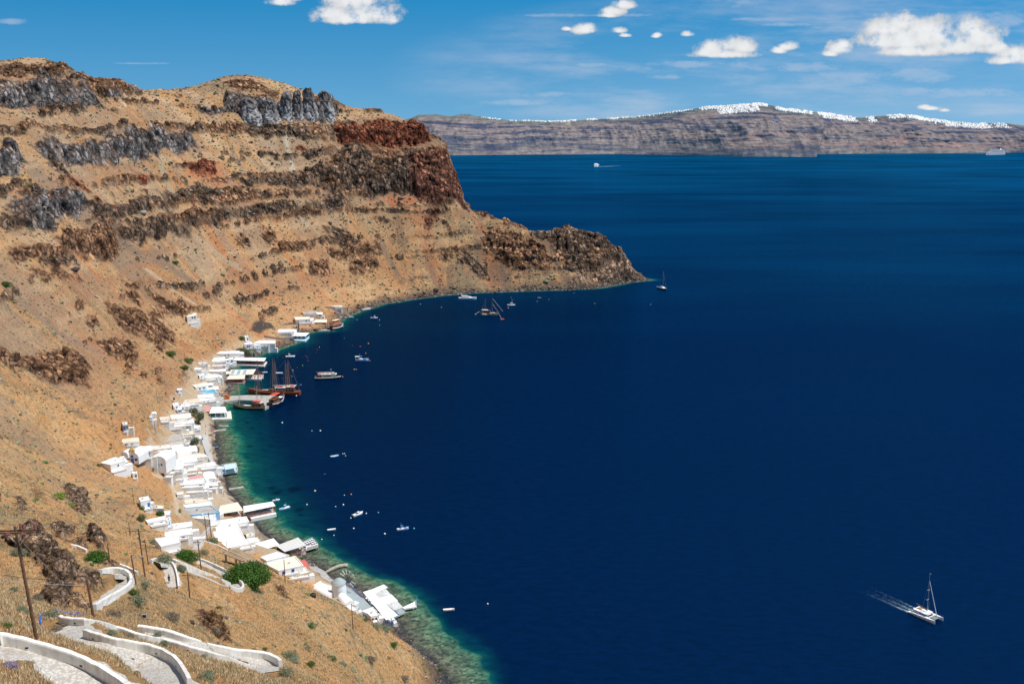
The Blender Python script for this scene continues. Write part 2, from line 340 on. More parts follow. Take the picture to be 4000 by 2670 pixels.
n1 = np.zeros(TX.shape); xa, ya = TX[act], TY[act]
sa = scal[act]; rk = ROCK[act]
_vm = np.interp(TY[act], [300, 420, 760, 900], [1, .45, .45, 1])*1.0; _vm = 1-(1-_vm)*(1-ss(30, 70, SD[act])); sa = sa*_vm
big = fbm(xa, ya, xa*0+1, 55, 3)*2.2*_vm
gully = fbm(xa*.5+ya*.2, ya*.12-xa*.1, xa*0+2, 9, 3, ridged=True)*.9
small = fbm(xa, ya, xa*0+6, 6, 4)*.55
n1[act] = ((big*np.clip(sa*1.3-.2, 0, 1)+gully*sa*.8)*1.0+small*sa)*coast[act]*(1-.4*np.clip(rk, 0, 1))
TZ = base+dz*coast+n1
PATHD = np.full(TX.shape, 99.)
for gi, w in PATHS_W:
    m = (TX > gi[:, 0].min()-6) & (TX < gi[:, 0].max()+6) & (TY > gi[:, 1].min()-6) & (TY < gi[:, 1].max()+6)
    d, s_, _s = line_dist(TX[m], TY[m], gi); t = 1-ss(w*.55, w*.55+2.2, d); zc_ = np.interp(s_, np.arange(len(gi)), gi[:, 2])
    TZ[m] = TZ[m]*(1-t)+zc_*t; PATHD[m] = np.minimum(PATHD[m], d-w/2); ROCK[m] *= 1-t; KM[m] *= (1-t)[:, None]
# village ground kept smooth and walked bare
VILL_PX = [(480,1775),(560,1720),(600,1665),(640,1590),(660,1540),(700,1500),(735,1400),(800,1385),(860,1360),(950,1320),(1060,1310),(1080,1345),(1000,1385),(900,1420),(900,1530),(860,1600),(840,1650),(850,1760),(885,1900),(960,2000),(1000,2060),(1120,2140),(1200,2190),(1260,2240),(1400,2300),(1500,2400),(1540,2445),(1470,2440),(1360,2380),(1300,2350),(1230,2290),(1100,2240),(1020,2180),(940,2130),(880,2100),(800,2120),(640,2150),(620,2100),(670,2060),(680,2000),(650,1920),(620,1860),(560,1850),(490,1800)]
VILL = [at(px, py)[:2] for px, py in VILL_PX]
_m = (TY > 300) & (TY < 900) & (TX > -420) & (TX < 40)
VD = np.full(TX.shape, -99.); VD[_m] = -in_poly(TX[_m], TY[_m], VILL)
# rocky relief: blocky ridged displacement along the slope normal
def grid_normals(X, Y, Z):
    def g(A): return np.gradient(A, axis=1), np.gradient(A, axis=0)
    xu, xv = g(X); yu, yv = g(Y); zu, zv = g(Z)
    n = np.stack([yu*zv-zu*yv, zu*xv-xu*zv, xu*yv-yu*xv], -1)
    n /= np.linalg.norm(n, axis=-1, keepdims=True)+1e-9
    n[n[..., 2] < 0] *= -1
    return n
N = grid_normals(TX, TY, TZ)
ra = act & (ROCK > .03)
x, y, z = TX[ra], TY[ra], TZ[ra]; s = np.where(y < 330, .34, .9)
vert = np.clip(KM[ra][:, GREY]*.6, 0, 1)
zz = z*(1-.35*vert)
rd = fbm(x/s, y/s, zz/s, 13, 5, .55, ridged=True); rd2 = fbm(x/s+9, y/s, zz/s, 4, 3, .6)
wx = x/s+rd2*1.5; wy = y/s+rd2*1.5; wz = zz/s
A1, A2, AC = worley(wx/8, wy/8, wz/9); B1, B2, BC = worley(wx/3.2+7, wy/3.2, wz/3.6)
crack = 1-ss(0, .16, A2-A1); crack2 = 1-ss(0, .2, B2-B1)
disp = (rd*.9+rd2*.5+(AC-.75)*3.0+(BC-.75)*.8-crack*1.8-crack2*.3+.4)*s*np.clip(ROCK[ra], 0, 1)*np.clip(coast[ra]+.4, 0, 1)
DX = np.zeros(TX.shape+(3,)); DX[ra] = N[ra]*disp[:, None]
TX2, TY2, TZ2 = TX+DX[..., 0], TY+DX[..., 1], TZ+DX[..., 2]
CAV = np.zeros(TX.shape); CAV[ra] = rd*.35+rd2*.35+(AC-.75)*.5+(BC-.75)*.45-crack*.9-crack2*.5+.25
# ------------------------------------------------------------------ ground colour, computed from place, slope and noise
N2 = grid_normals(TX2, TY2, TZ2)
col = np.zeros(TX.shape+(3,)); col[:] = (.2, .13, .07)
x, y, z = TX[act], TY[act], TZ[act]; nz = N2[act][:, 2]; km = KM[act]; sd = SD[act]
def mixc(c, rgb, t): return c*(1-t[:, None])+np.array(rgb)*t[:, None]
f1 = fbm(x, y, z*0, 40, 4); f2 = fbm(x, y, z, 9, 4); f3 = fbm(x+91, y, z, 2.6, 3); f4 = fbm(x-50, y, z*0+5, 90, 3)
streak = fbm(x*.8, y*.18, z*0+12, 12, 4)
c = np.zeros(x.shape+(3,)); c[:] = (.335, .195, .098)
c = mixc(c, (.39, .26, .145), ss(-.3, .6, f1)*.8)
nearw = 1-ss(330, 620, y)
c = mixc(c, (.45, .275, .13), nearw*.75)
c = mixc(c, (.50, .38, .22), ss(-.1, .7, f2)*.6*nearw)
c = mixc(c, (.27, .20, .125), ss(.05, .6, f1+f3*.35)*.55*nearw)
c = mixc(c, (.32, .125, .05), ss(.1, .8, f4+f3*.4)*.42*(1-nearw*.5))
c = mixc(c, (.36, .17, .06), ss(0, .8, streak)*.5*(1-ss(700, 1000, y)))
c = mixc(c, (.17, .125, .08), ss(.15, .9, streak+f3*.4)*.55)
c = mixc(c, (.21, .155, .10), ss(.1, .55, f3*.6+f2*.5)*.5)
c = mixc(c, (.15, .145, .085), ss(.25, .6, f3+f1*.3)*.55)
c = mixc(c, (.095, .075, .055), ss(.28, .55, -f3+f2*.4)*.65*(1-nearw*.6))
farw = ss(900, 1150, y)*ss(-140, -60, x)
c = mixc(c, (.165, .135, .085), farw*ss(-.6, .3, f2)*.7)
c = mixc(c, (.12, .085, .07), farw*ss(.0, .5, streak)*.6)
qa = QA[act]; gu = GUL[act]; st2 = fbm(qa, sd*.10, qa*0+60, 13, 4); st3 = fbm(qa+40, sd*.08, qa*0+90, 30, 3); gw2 = ss(25, 90, sd)*ss(250, 450, y)
c = mixc(c, (.42, .34, .25), ss(.18, .6, st2)*gw2*.4)
c = mixc(c, (.15, .105, .08), ss(.18, .62, -st2+f3*.25)*gw2*.6)
c = mixc(c, (.36, .135, .06), ss(.1, .5, st3+f2*.3)*ss(500, 800, y)*.5)
c = mixc(c, (.21, .165, .13), gu*.55)
bandz = perlin(x/160, y/160, z/7.5+f1*.6); c = mixc(c, (.25, .135, .08), ss(.12, .45, bandz)*ss(450, 650, y)*.5); c = mixc(c, (.44, .31, .19), ss(.2, .5, -bandz)*ss(450, 650, y)*.35)
# scree chutes
SCREE = [(z1([(760,1300),(900,1400),(1130,1500)])+z3([(1370,90),(1600,270),(1900,480)]), 5.5, (.13,.105,.09)), (z3([(1280,230),(1500,390),(1700,520)]), 2.2, (.4,.33,.25)),
 (z1([(1800,540),(1870,640),(1900,760),(1930,900),(1960,1010)]), 3.5, (.42,.38,.31)), (z1([(1050,760),(1070,900),(1130,1020)]), 3.5, (.27,.25,.19)),
 (z1([(1500,680),(1550,780),(1610,900)]), 3, (.17,.13,.10)), (z2([(560,700),(600,900),(620,1000)]), 6, (.17,.10,.07)), (z2([(480,1000),(540,1120),(590,1220)]), 4, (.13,.11,.09)),
 (z2([(800,1150),(850,1280)]), 5, (.15,.10,.08)), (z3([(130,480),(400,680),(620,830),(880,950)]), 3.5, (.22,.15,.12)), (z1([(975,1290),(1060,1400)]), 2.5, (.2,.16,.13)), (z1([(1310,1300),(1440,1430),(1570,1500)]), 3.5, (.3,.25,.19)),
 (z1([(817,360),(823,460)]), 1.6, (.45,.38,.28)), (z2([(1600,1020),(1640,1150),(1740,1290)]), 6, (.115,.09,.075)), (z2([(1240,1210),(1300,1290)]), 12, (.12,.09,.075)), (z1([(1960,1160),(2020,1230)]), 2.5, (.3,.26,.21)),
 (z2([(1000,1230),(1100,1270)]), 9, (.15,.12,.085))]
for pts, wd, rgb in SCREE:
    g = gpoly(pts); d, s_, sd_ = line_dist(x, y, g)
    c = mixc(c, rgb, (1-ss(wd*.4, wd*1.3, d+f3*wd*.6+f2*wd*.4))*(.75+.25*np.clip(f3, -1, 1))*.85)
REDSOIL = [(z2([(230,390),(400,370),(600,385),(700,420),(500,450),(240,470)]), 3), (z1([(1190,780),(1440,800),(1470,980),(1380,960),(1230,900)]), 3), (z2([(490,690),(700,690),(720,760),(560,790)]), 2), (z1([(1420,1190),(1500,1185),(1470,1215)]), 1.5), (z3([(560,300),(690,275),(640,300)]), 1.5)]
for pts, e in REDSOIL:
    d = -in_poly(x, y, gpoly(pts)); c = mixc(c, (.36, .13, .06), ss(-e*2, e*2, d+f3*e*1.5)*.7)
# the pile of dark gravel beside the village
d = -in_poly(x, y, gpoly([(975,1290),(990,1258),(1025,1253),(1062,1270),(1075,1285),(1020,1300)])); c = mixc(c, (.055, .045, .045), ss(-1, 2, d))
# rock kinds
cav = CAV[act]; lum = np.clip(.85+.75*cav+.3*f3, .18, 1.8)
str_ = fbm(x*.12, y*.12, z, 2.2, 3)
rockc = {GREY: (.16, .155, .165), DARK: (.14, .10, .078), BROWN: (.235, .135, .085), RED: (.18, .062, .038), PINK: (.33, .23, .17), MAROON: (.17, .078, .056), NEAR: (.23, .165, .125)}
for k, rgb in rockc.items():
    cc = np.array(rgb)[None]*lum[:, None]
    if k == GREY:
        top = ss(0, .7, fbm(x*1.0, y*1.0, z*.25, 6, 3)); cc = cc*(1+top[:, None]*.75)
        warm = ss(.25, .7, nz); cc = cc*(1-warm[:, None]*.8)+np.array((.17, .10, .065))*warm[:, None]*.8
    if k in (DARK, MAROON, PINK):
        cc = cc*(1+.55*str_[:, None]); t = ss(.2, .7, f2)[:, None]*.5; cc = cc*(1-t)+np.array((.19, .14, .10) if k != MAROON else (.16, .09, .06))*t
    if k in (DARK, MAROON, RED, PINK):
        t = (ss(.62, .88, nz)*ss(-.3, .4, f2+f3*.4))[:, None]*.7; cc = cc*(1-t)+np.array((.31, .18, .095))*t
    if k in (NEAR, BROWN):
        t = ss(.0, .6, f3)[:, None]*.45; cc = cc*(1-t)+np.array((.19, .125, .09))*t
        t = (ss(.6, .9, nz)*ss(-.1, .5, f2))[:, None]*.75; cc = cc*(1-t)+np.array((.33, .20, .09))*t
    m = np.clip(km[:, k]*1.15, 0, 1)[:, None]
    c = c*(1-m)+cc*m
# shore rocks and beach
shore_n = ss(960, 1080, y)+ss(-70, -50, x)*ss(200, 300, y)*0
c = mixc(c, (.085, .068, .058), (1-ss(3, 11, sd+f3*3))*.85)
c = mixc(c, (.04, .035, .03), (1-ss(.4, 1.8, sd+f3*.4))*.8)
beach = (1-ss(6, 11, sd))*ss(440, 462, y)*(1-ss(600, 625, y))
c = mixc(c, (.42, .40, .38), beach*ss(1.6, 4, sd+f3*1.2)*.9)
c = mixc(c, (.10, .075, .07), beach*(1-ss(1.4, 3.6, sd+f3*1.0))*.9)
hw = (1-ss(18, 26, sd))*ss(380, 400, y)*(1-ss(700, 740, y))
c = mixc(c, (.40, .36, .30), hw*(1-beach)*.3)
vd = VD[act]; c = mixc(c, (.37, .31, .235), ss(0, 5, vd+f3*3+f2*3)*(.5+.4*ss(-.3, .3, f2)))
for gi, w in PATHS_W: pass
dirt = [(380+x_/3.825, 1600+y_/3.825) for x_, y_ in [(850,975),(950,1010),(1080,1090),(1150,1200),(1180,1350),(1195,1560)]]; d_, s_, _ = line_dist(x, y, gpoly(dirt)); c = mixc(c, (.42, .35, .27), (1-ss(.7, 1.4, d_+f3*.4))*.9)
pd = PATHD[act]; c = mixc(c, (.30, .20, .10), (1-ss(.5, 2.2, pd))*.5)
c = np.clip(c*np.array((1.24, 1.16, 1.06)), .012, .8)
col[act] = c
# ------------------------------------------------------------------ mesh helpers
def mesh_obj(name, V, Fc, mats=(), parent=None, smooth=False, fm=None):
    me = bpy.data.meshes.new(name)
    V = np.asarray(V, np.float32); 
    if isinstance(Fc, np.ndarray):
        k = Fc.shape[1]; me.vertices.add(len(V)); me.vertices.foreach_set('co', V.ravel())
        me.loops.add(Fc.size); me.loops.foreach_set('vertex_index', Fc.ravel().astype(np.int32))
        me.polygons.add(len(Fc)); me.polygons.foreach_set('loop_start', np.arange(0, Fc.size, k, dtype=np.int32))
        me.update(calc_edges=True)
    else:
        me.from_pydata([tuple(v) for v in V.tolist()], [], Fc)
    for m in mats: me.materials.append(m)
    if fm is not None: me.polygons.foreach_set('material_index', np.asarray(fm, np.int32))
    if smooth: me.polygons.foreach_set('use_smooth', np.ones(len(me.polygons), bool))
    me.update()
    o = bpy.data.objects.new(name, me); C.objects.link(o)
    if parent: o.parent = parent
    return o
def set_col(o, name, arr):
    a = o.data.attributes.new(name, 'FLOAT_COLOR', 'POINT'); b = np.ones((len(arr), 4), np.float32); b[:, :arr.shape[1]] = arr
    a.data.foreach_set('color', b.ravel())
def tag(o, label=None, cat=None, group=None, kind=None):
    if label: o['label'] = label
    if cat: o['category'] = cat
    if group: o['group'] = group
    if kind: o['kind'] = kind
    return o
# ------------------------------------------------------------------ materials
def nmat(name):
    m = bpy.data.materials.new(name); m.use_nodes = True; nt = m.node_tree
    return m, nt, nt.nodes['Principled BSDF']
def nd(nt, t, **kw):
    n = nt.nodes.new(t)
    for k, v in kw.items():
        if k in n.inputs.keys() if isinstance(k, str) else False: n.inputs[k].default_value = v
        else: setattr(n, k, v)
    return n
def inp(n, **kw):
    for k, v in kw.items(): n.inputs[k.replace('_', ' ')].default_value = v
    return n
_mc = {}
def mat(name, rgb, rough=.75, metal=0, vary=.18, scale=1.2, bump=.0, dirt=None):
    """a plain painted / stone / fabric surface with procedural variation in object space"""
    if name in _mc: return _mc[name]
    m, nt, b = nmat(name); L = nt.links
    tc = nd(nt, 'ShaderNodeTexCoord'); ns = inp(nd(nt, 'ShaderNodeTexNoise'), Scale=scale, Detail=5.0, Roughness=.65)
    L.new(tc.outputs['Object'], ns.inputs['Vector'])
    mx = nd(nt, 'ShaderNodeMix'); mx.data_type = 'RGBA'
    d = dirt or tuple(v*(1-vary*2) for v in rgb)
    mx.inputs['A'].default_value = (*rgb, 1); mx.inputs['B'].default_value = (*d, 1)
    mr = nd(nt, 'ShaderNodeMapRange'); mr.inputs['From Min'].default_value = .45; mr.inputs['From Max'].default_value = .75
    mr.inputs['To Max'].default_value = min(1, vary*3.5)
    L.new(ns.outputs['Fac'], mr.inputs['Value']); L.new(mr.outputs['Result'], mx.inputs['Factor']); L.new(mx.outputs['Result'], b.inputs['Base Color'])
    b.inputs['Roughness'].default_value = rough; b.inputs['Metallic'].default_value = metal
    if bump:
        bp = inp(nd(nt, 'ShaderNodeBump'), Strength=.6, Distance=bump); L.new(ns.outputs['Fac'], bp.inputs['Height']); L.new(bp.outputs['Normal'], b.inputs['Normal'])
    _mc[name] = m; return m
# ground material: colour attribute x fine noise, with relief
mg, nt, b = nmat('hillside'); L = nt.links
at_ = nd(nt, 'ShaderNodeAttribute'); at_.attribute_name = 'ground'
tc = nd(nt, 'ShaderNodeTexCoord')
n_a = inp(nd(nt, 'ShaderNodeTexNoise'), Scale=.9, Detail=9.0, Roughness=.78); n_b = inp(nd(nt, 'ShaderNodeTexNoise'), Scale=3.5, Detail=6.0, Roughness=.7)
L.new(tc.outputs['Object'], n_a.inputs['Vector']); L.new(tc.outputs['Object'], n_b.inputs['Vector'])
mr = nd(nt, 'ShaderNodeMapRange'); mr.inputs['From Min'].default_value = .3; mr.inputs['From Max'].default_value = .7; mr.inputs['To Min'].default_value = .55; mr.inputs['To Max'].default_value = 1.42
L.new(n_a.outputs['Fac'], mr.inputs['Value'])
vm = nd(nt, 'ShaderNodeVectorMath', operation='SCALE'); L.new(at_.outputs['Color'], vm.inputs[0]); L.new(mr.outputs['Result'], vm.inputs['Scale'])
b.inputs['Roughness'].default_value = .95; b.inputs['Specular IOR Level'].default_value = .1
rk_ = nd(nt, 'ShaderNodeAttribute'); rk_.attribute_name = 'rock'; rs = nd(nt, 'ShaderNodeSeparateColor'); L.new(rk_.outputs['Color'], rs.inputs[0])
def vmath(op, a, b_, sc=None):
    n = nd(nt, 'ShaderNodeVectorMath', operation=op); L.new(a, n.inputs[0])
    if sc is not None:
        if isinstance(sc, float): n.inputs['Scale'].default_value = sc
        else: L.new(sc, n.inputs['Scale'])
    elif b_ is not None: L.new(b_, n.inputs[1])
    return n.outputs[0]
wn = inp(nd(nt, 'ShaderNodeTexNoise'), Scale=.16, Detail=5.0, Roughness=.6); L.new(tc.outputs['Object'], wn.inputs['Vector'])
warp = vmath('ADD', tc.outputs['Object'], vmath('SCALE', wn.outputs['Color'], None, 6.0))
def rockset(sc1, sc2):
    outs = []
    for sc in (sc1, sc2):
        mp = nd(nt, 'ShaderNodeMapping'); mp.inputs['Scale'].default_value = (1, 1, .75); L.new(warp, mp.inputs[0])
        e = inp(nd(nt, 'ShaderNodeTexVoronoi'), Scale=sc); e.feature = 'DISTANCE_TO_EDGE'; L.new(mp.outputs[0], e.inputs['Vector'])
        f = inp(nd(nt, 'ShaderNodeTexVoronoi'), Scale=sc); L.new(mp.outputs[0], f.inputs['Vector']); sx_ = nd(nt, 'ShaderNodeSeparateColor'); L.new(f.outputs['Color'], sx_.inputs[0])
        m1_ = nd(nt, 'ShaderNodeMapRange'); m1_.inputs['From Max'].default_value = .16; m1_.inputs['To Min'].default_value = .4; m1_.inputs['To Max'].default_value = 1.0; L.new(e.outputs['Distance'], m1_.inputs['Value'])
        m2_ = nd(nt, 'ShaderNodeMapRange'); m2_.inputs['To Min'].default_value = .75; m2_.inputs['To Max'].default_value = 1.45; L.new(sx_.outputs[0], m2_.inputs['Value'])
        mu = nd(nt, 'ShaderNodeMath', operation='MULTIPLY'); L.new(m1_.outputs[0], mu.inputs[0]); L.new(m2_.outputs[0], mu.inputs[1]); outs.append(mu.outputs[0])
    mu = nd(nt, 'ShaderNodeMath', operation='MULTIPLY'); L.new(outs[0], mu.inputs[0]); L.new(outs[1], mu.inputs[1]); return mu.outputs[0]
def fmix(f, a, b_):
    n = nd(nt, 'ShaderNodeMix'); L.new(f, n.inputs['Factor']); 
    if isinstance(a, float): n.inputs['A'].default_value = a
    else: L.new(a, n.inputs['A'])
    L.new(b_, n.inputs['B']); return n.outputs['Result']
rv = fmix(rs.outputs[1], rockset(.075, .21), rockset(.36, 1.1)); rvm = fmix(rs.outputs[0], 1.0, rv)
vm2 = nd(nt, 'ShaderNodeVectorMath', operation='SCALE'); L.new(vm.outputs['Vector'], vm2.inputs[0]); L.new(rvm, vm2.inputs['Scale']); L.new(vm2.outputs[0], b.inputs['Base Color'])
bp0 = inp(nd(nt, 'ShaderNodeBump'), Strength=1.0, Distance=2.0); L.new(rvm, bp0.inputs['Height'])
bp = inp(nd(nt, 'ShaderNodeBump'), Strength=.9, Distance=.9); L.new(n_a.outputs['Fac'], bp.inputs['Height']); L.new(bp0.outputs['Normal'], bp.inputs['Normal'])
bp2 = inp(nd(nt, 'ShaderNodeBump'), Strength=.5, Distance=.12); L.new(n_b.outputs['Fac'], bp2.inputs['Height']); L.new(bp.outputs['Normal'], bp2.inputs['Normal'])
L.new(bp2.outputs['Normal'], b.inputs['Normal'])
def fan_mesh(name, X, Y, Z, keep, cols, material, attr):
    ny, nx = X.shape; idx = np.arange(ny*nx).reshape(ny, nx)
    q = np.stack([idx[:-1, :-1], idx[:-1, 1:], idx[1:, 1:], idx[1:, :-1]], -1).reshape(-1, 4)
    kq = (keep[:-1, :-1] | keep[:-1, 1:] | keep[1:, 1:] | keep[1:, :-1]).ravel(); q = q[kq]
    used = np.zeros(ny*nx, bool); used[q.ravel()] = True; remap = np.cumsum(used)-1
    V = np.stack([X, Y, Z], -1).reshape(-1, 3)[used]; q = remap[q]
    o = mesh_obj(name, V, q[:, ::-1].copy(), [material], smooth=True)
    if cols is not None: set_col(o, attr, cols.reshape(-1, cols.shape[-1])[used])
    o['_u'] = 0; fan_mesh.used = used; del o['_u']
    return o
terrain = fan_mesh('hillside', TX2, TY2, TZ2, TZ > -1.2, col, mg, 'ground'); tag(terrain, kind='structure')
set_col(terrain, 'rock', np.stack([np.clip(ROCK, 0, 1), (TY < 330)*1.0, TY*0], -1).reshape(-1, 3)[fan_mesh.used])
# heights of the finished ground for placing things on it
from mathutils.interpolate import poly_3d_calc
def Hf(x, y):
    """finished ground height from the fan grid (bilinear)"""
    x = np.asarray(x, float); y = np.asarray(y, float)
    r = np.hypot(x, y); a = np.arctan2(x, y)
    u = np.interp(a, aa, np.arange(len(aa))); v = np.interp(r, rr, np.arange(len(rr)))
    i = np.clip(u.astype(int), 0, len(aa)-2); j = np.clip(v.astype(int), 0, len(rr)-2); fu = u-i; fv = v-j
    return (TZ[j, i]*(1-fu)+TZ[j, i+1]*fu)*(1-fv)+(TZ[j+1, i]*(1-fu)+TZ[j+1, i+1]*fu)*fv
def on(px, py): return at(px, py, Hf)
# ------------------------------------------------------------------ the sea
print("sea")
wr = [60.0]
while wr[-1] < 9500:
    r = wr[-1]; wr.append(r+np.interp(r, [60, 200, 500, 1300, 2500, 9000], [6, 1.2, 1.6, 3.5, 30, 150]))
wr += [14000., 24000., 50000.]
wr = np.array(wr); wa = np.radians(np.concatenate([np.arange(-60, -28, 4), np.arange(-28, 32, .14), np.arange(32, 60, 4)]))
WA, WR = np.meshgrid(wa, wr); WX = np.sin(WA)*WR; WY = np.cos(WA)*WR
sh = [p for p in SHORE]
WD = np.full(WX.shape, 4000.); WS = np.zeros(WX.shape)
nb = (WX > -330) & (WX < 700) & (WY < 1900)
d_, s_, sd_ = line_dist(WX[nb], WY[nb], sh); WD[nb] = d_; WS[nb] = s_
n0 = len(SHORE); ki = lambda px, py: int(np.argmin([math.hypot(a-P(px, py)[0], b-P(px, py)[1]) for a, b in SHORE]))
ks = [0, ki(1600,2525), ki(1361,2286), ki(1191,2179), ki(1015,2073), ki(915,1943), ki(850,1770), ki(835,1655), ki(904,1438), ki(1019,1379), ki(1230,1294), ki(1388,1222), ki(1629,1166), ki(2094,1134), ki(2541,1093), n0]
shelf = np.interp(WS, ks, [14, 17, 16, 13, 13, 11, 12, 10, 6, 5, 4, 4, 3.5, 4, 5, 4])     # pebbly shallows
fall = np.interp(WS, ks, [10, 10, 10, 12, 28, 36, 40, 38, 28, 28, 21, 15, 10, 11, 14, 9])    # drop-off
w1 = fbm(WX, WY, WX*0, 24, 3); w2 = fbm(WX, WY, WX*0+3, 7, 3)
dn = WD+w1*3.5*np.clip(WD/15, 0, 1)+w2*1.6*np.clip(WD/8, 0, 1)
t1 = np.clip(dn/shelf, 0, 1); t2 = np.clip((dn-shelf*.85)/fall, 0, 1)
dkp = np.zeros(WX.shape)
for px, py, rx_, ry_ in [(1148,1912,30,14),(1062,1905,16,9),(1085,1922,22,10),(1168,1992,18,11),(965,1648,10,4),(985,1672,10,4),(975,1742,14,5),(1060,1740,10,4),(1175,2010,10,6)]:
    X_, Y_, _ = P(px, py); X2, _, _ = P(px+rx_, py); _, Y2, _ = P(px, py-ry_); dkp = np.maximum(dkp, 1-ss(.5, 1.25, np.hypot((WX-X_)/(X2-X_), (WY-Y_)/(Y2-Y_))+w2*.25))
data = np.stack([t1, t2, dkp], -1)
wq, nt, b = nmat('sea_water'); L = nt.links
at_ = nd(nt, 'ShaderNodeAttribute'); at_.attribute_name = 'depth'; sp_ = nd(nt, 'ShaderNodeSeparateColor'); L.new(at_.outputs['Color'], sp_.inputs[0])
tc = nd(nt, 'ShaderNodeTexCoord')
vo = inp(nd(nt, 'ShaderNodeTexVoronoi'), Scale=.85); L.new(tc.outputs['Object'], vo.inputs['Vector'])
vn = inp(nd(nt, 'ShaderNodeTexNoise'), Scale=.22, Detail=6.0, Roughness=.7); L.new(tc.outputs['Object'], vn.inputs['Vector'])
def ramp(stops, fac):
    r = nd(nt, 'ShaderNodeValToRGB'); cr = r.color_ramp
    while len(cr.elements) > 1: cr.elements.remove(cr.elements[-1])
    cr.elements[0].position = stops[0][0]; cr.elements[0].color = (*stops[0][1], 1)
    for p_, c_ in stops[1:]:
        e = cr.elements.new(p_); e.color = (*c_, 1)
    L.new(fac, r.inputs[0]); return r.outputs[0]
r1 = ramp([(0, (.045, .035, .028)), (.25, (.10, .10, .06)), (.6, (.085, .13, .07)), (1, (.016, .115, .066))], sp_.outputs[0])
r2 = ramp([(0, (.006, .10, .062)), (.14, (.002, .048, .044)), (.38, (.0004, .024, .036)), (.7, (.0001, .008, .026)), (1, (.00003, .0046, .025))], sp_.outputs[1])
# stones on the bottom
mz = nd(nt, 'ShaderNodeMapRange'); mz.inputs['To Min'].default_value = .35; mz.inputs['To Max'].default_value = 1.7; L.new(vo.outputs['Color'], mz.inputs['Value'])
mn = nd(nt, 'ShaderNodeMapRange'); mn.inputs['From Min'].default_value = .3; mn.inputs['From Max'].default_value = .7; mn.inputs['To Min'].default_value = .5; mn.inputs['To Max'].default_value = 1.5; L.new(vn.outputs['Fac'], mn.inputs['Value'])
mm = nd(nt, 'ShaderNodeMath', operation='MULTIPLY'); L.new(mz.outputs[0], mm.inputs[0]); L.new(mn.outputs[0], mm.inputs[1])
vs = nd(nt, 'ShaderNodeVectorMath', operation='SCALE'); L.new(r1, vs.inputs[0]); L.new(mm.outputs[0], vs.inputs['Scale'])
mx = nd(nt, 'ShaderNodeMix'); mx.data_type = 'RGBA'
m3 = nd(nt, 'ShaderNodeMapRange'); m3.inputs['From Min'].default_value = 0; m3.inputs['From Max'].default_value = .12; L.new(sp_.outputs[1], m3.inputs['Value'])
L.new(m3.outputs[0], mx.inputs['Factor']); L.new(vs.outputs[0], mx.inputs['A']); L.new(r2, mx.inputs['B'])
# open-water brightening: scattered light grows where the sight line grazes
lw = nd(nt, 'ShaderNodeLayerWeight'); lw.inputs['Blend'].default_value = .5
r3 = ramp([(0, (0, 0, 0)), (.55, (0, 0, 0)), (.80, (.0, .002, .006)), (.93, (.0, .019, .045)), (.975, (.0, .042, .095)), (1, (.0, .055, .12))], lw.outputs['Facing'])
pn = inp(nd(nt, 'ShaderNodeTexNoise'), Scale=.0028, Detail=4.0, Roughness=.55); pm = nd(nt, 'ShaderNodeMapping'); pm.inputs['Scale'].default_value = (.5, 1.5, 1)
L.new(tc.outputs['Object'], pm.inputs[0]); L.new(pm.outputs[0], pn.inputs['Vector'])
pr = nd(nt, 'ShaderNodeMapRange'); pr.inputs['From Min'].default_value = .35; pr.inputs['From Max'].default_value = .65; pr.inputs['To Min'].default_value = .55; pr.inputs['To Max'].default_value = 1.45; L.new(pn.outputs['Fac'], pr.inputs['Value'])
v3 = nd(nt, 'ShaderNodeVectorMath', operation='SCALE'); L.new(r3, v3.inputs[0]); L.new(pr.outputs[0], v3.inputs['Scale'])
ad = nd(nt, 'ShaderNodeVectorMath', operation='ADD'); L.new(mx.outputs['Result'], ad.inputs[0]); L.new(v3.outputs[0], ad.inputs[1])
dk = nd(nt, 'ShaderNodeVectorMath', operation='SCALE'); dm = nd(nt, 'ShaderNodeMapRange'); dm.inputs['To Min'].default_value = 1; dm.inputs['To Max'].default_value = .35; L.new(sp_.outputs[2], dm.inputs['Value']); L.new(ad.outputs[0], dk.inputs[0]); L.new(dm.outputs[0], dk.inputs['Scale'])
DF = nd(nt, 'ShaderNodeBsdfDiffuse'); GL = nd(nt, 'ShaderNodeBsdfGlossy'); GL.inputs['Color'].default_value = (.08, .36, .62, 1); GL.inputs['Roughness'].default_value = .10; rp_ = nd(nt, 'ShaderNodeMapRange'); rp_.inputs['From Min'].default_value = .38; rp_.inputs['From Max'].default_value = .62; rp_.inputs['To Min'].default_value = .78; rp_.inputs['To Max'].default_value = 1.25; RIP = nd(nt, 'ShaderNodeVectorMath', operation='SCALE'); L.new(dk.outputs[0], RIP.inputs[0]); L.new(rp_.outputs[0], RIP.inputs['Scale']); L.new(RIP.outputs[0], DF.inputs['Color'])  # RIP: light and dark of the ripples multiplied into the diffuse colour
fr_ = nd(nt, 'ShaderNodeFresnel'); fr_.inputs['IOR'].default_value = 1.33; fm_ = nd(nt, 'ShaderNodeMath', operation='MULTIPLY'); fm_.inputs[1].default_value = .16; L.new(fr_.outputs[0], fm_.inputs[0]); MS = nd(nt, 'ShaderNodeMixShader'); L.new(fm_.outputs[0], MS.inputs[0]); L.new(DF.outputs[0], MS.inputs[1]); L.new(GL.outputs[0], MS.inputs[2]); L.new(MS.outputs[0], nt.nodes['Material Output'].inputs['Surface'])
b.inputs['IOR'].default_value = 1.33; b.inputs['Specular IOR Level'].default_value = .06; b.inputs['Specular Tint'].default_value = (.25, .6, 1, 1)
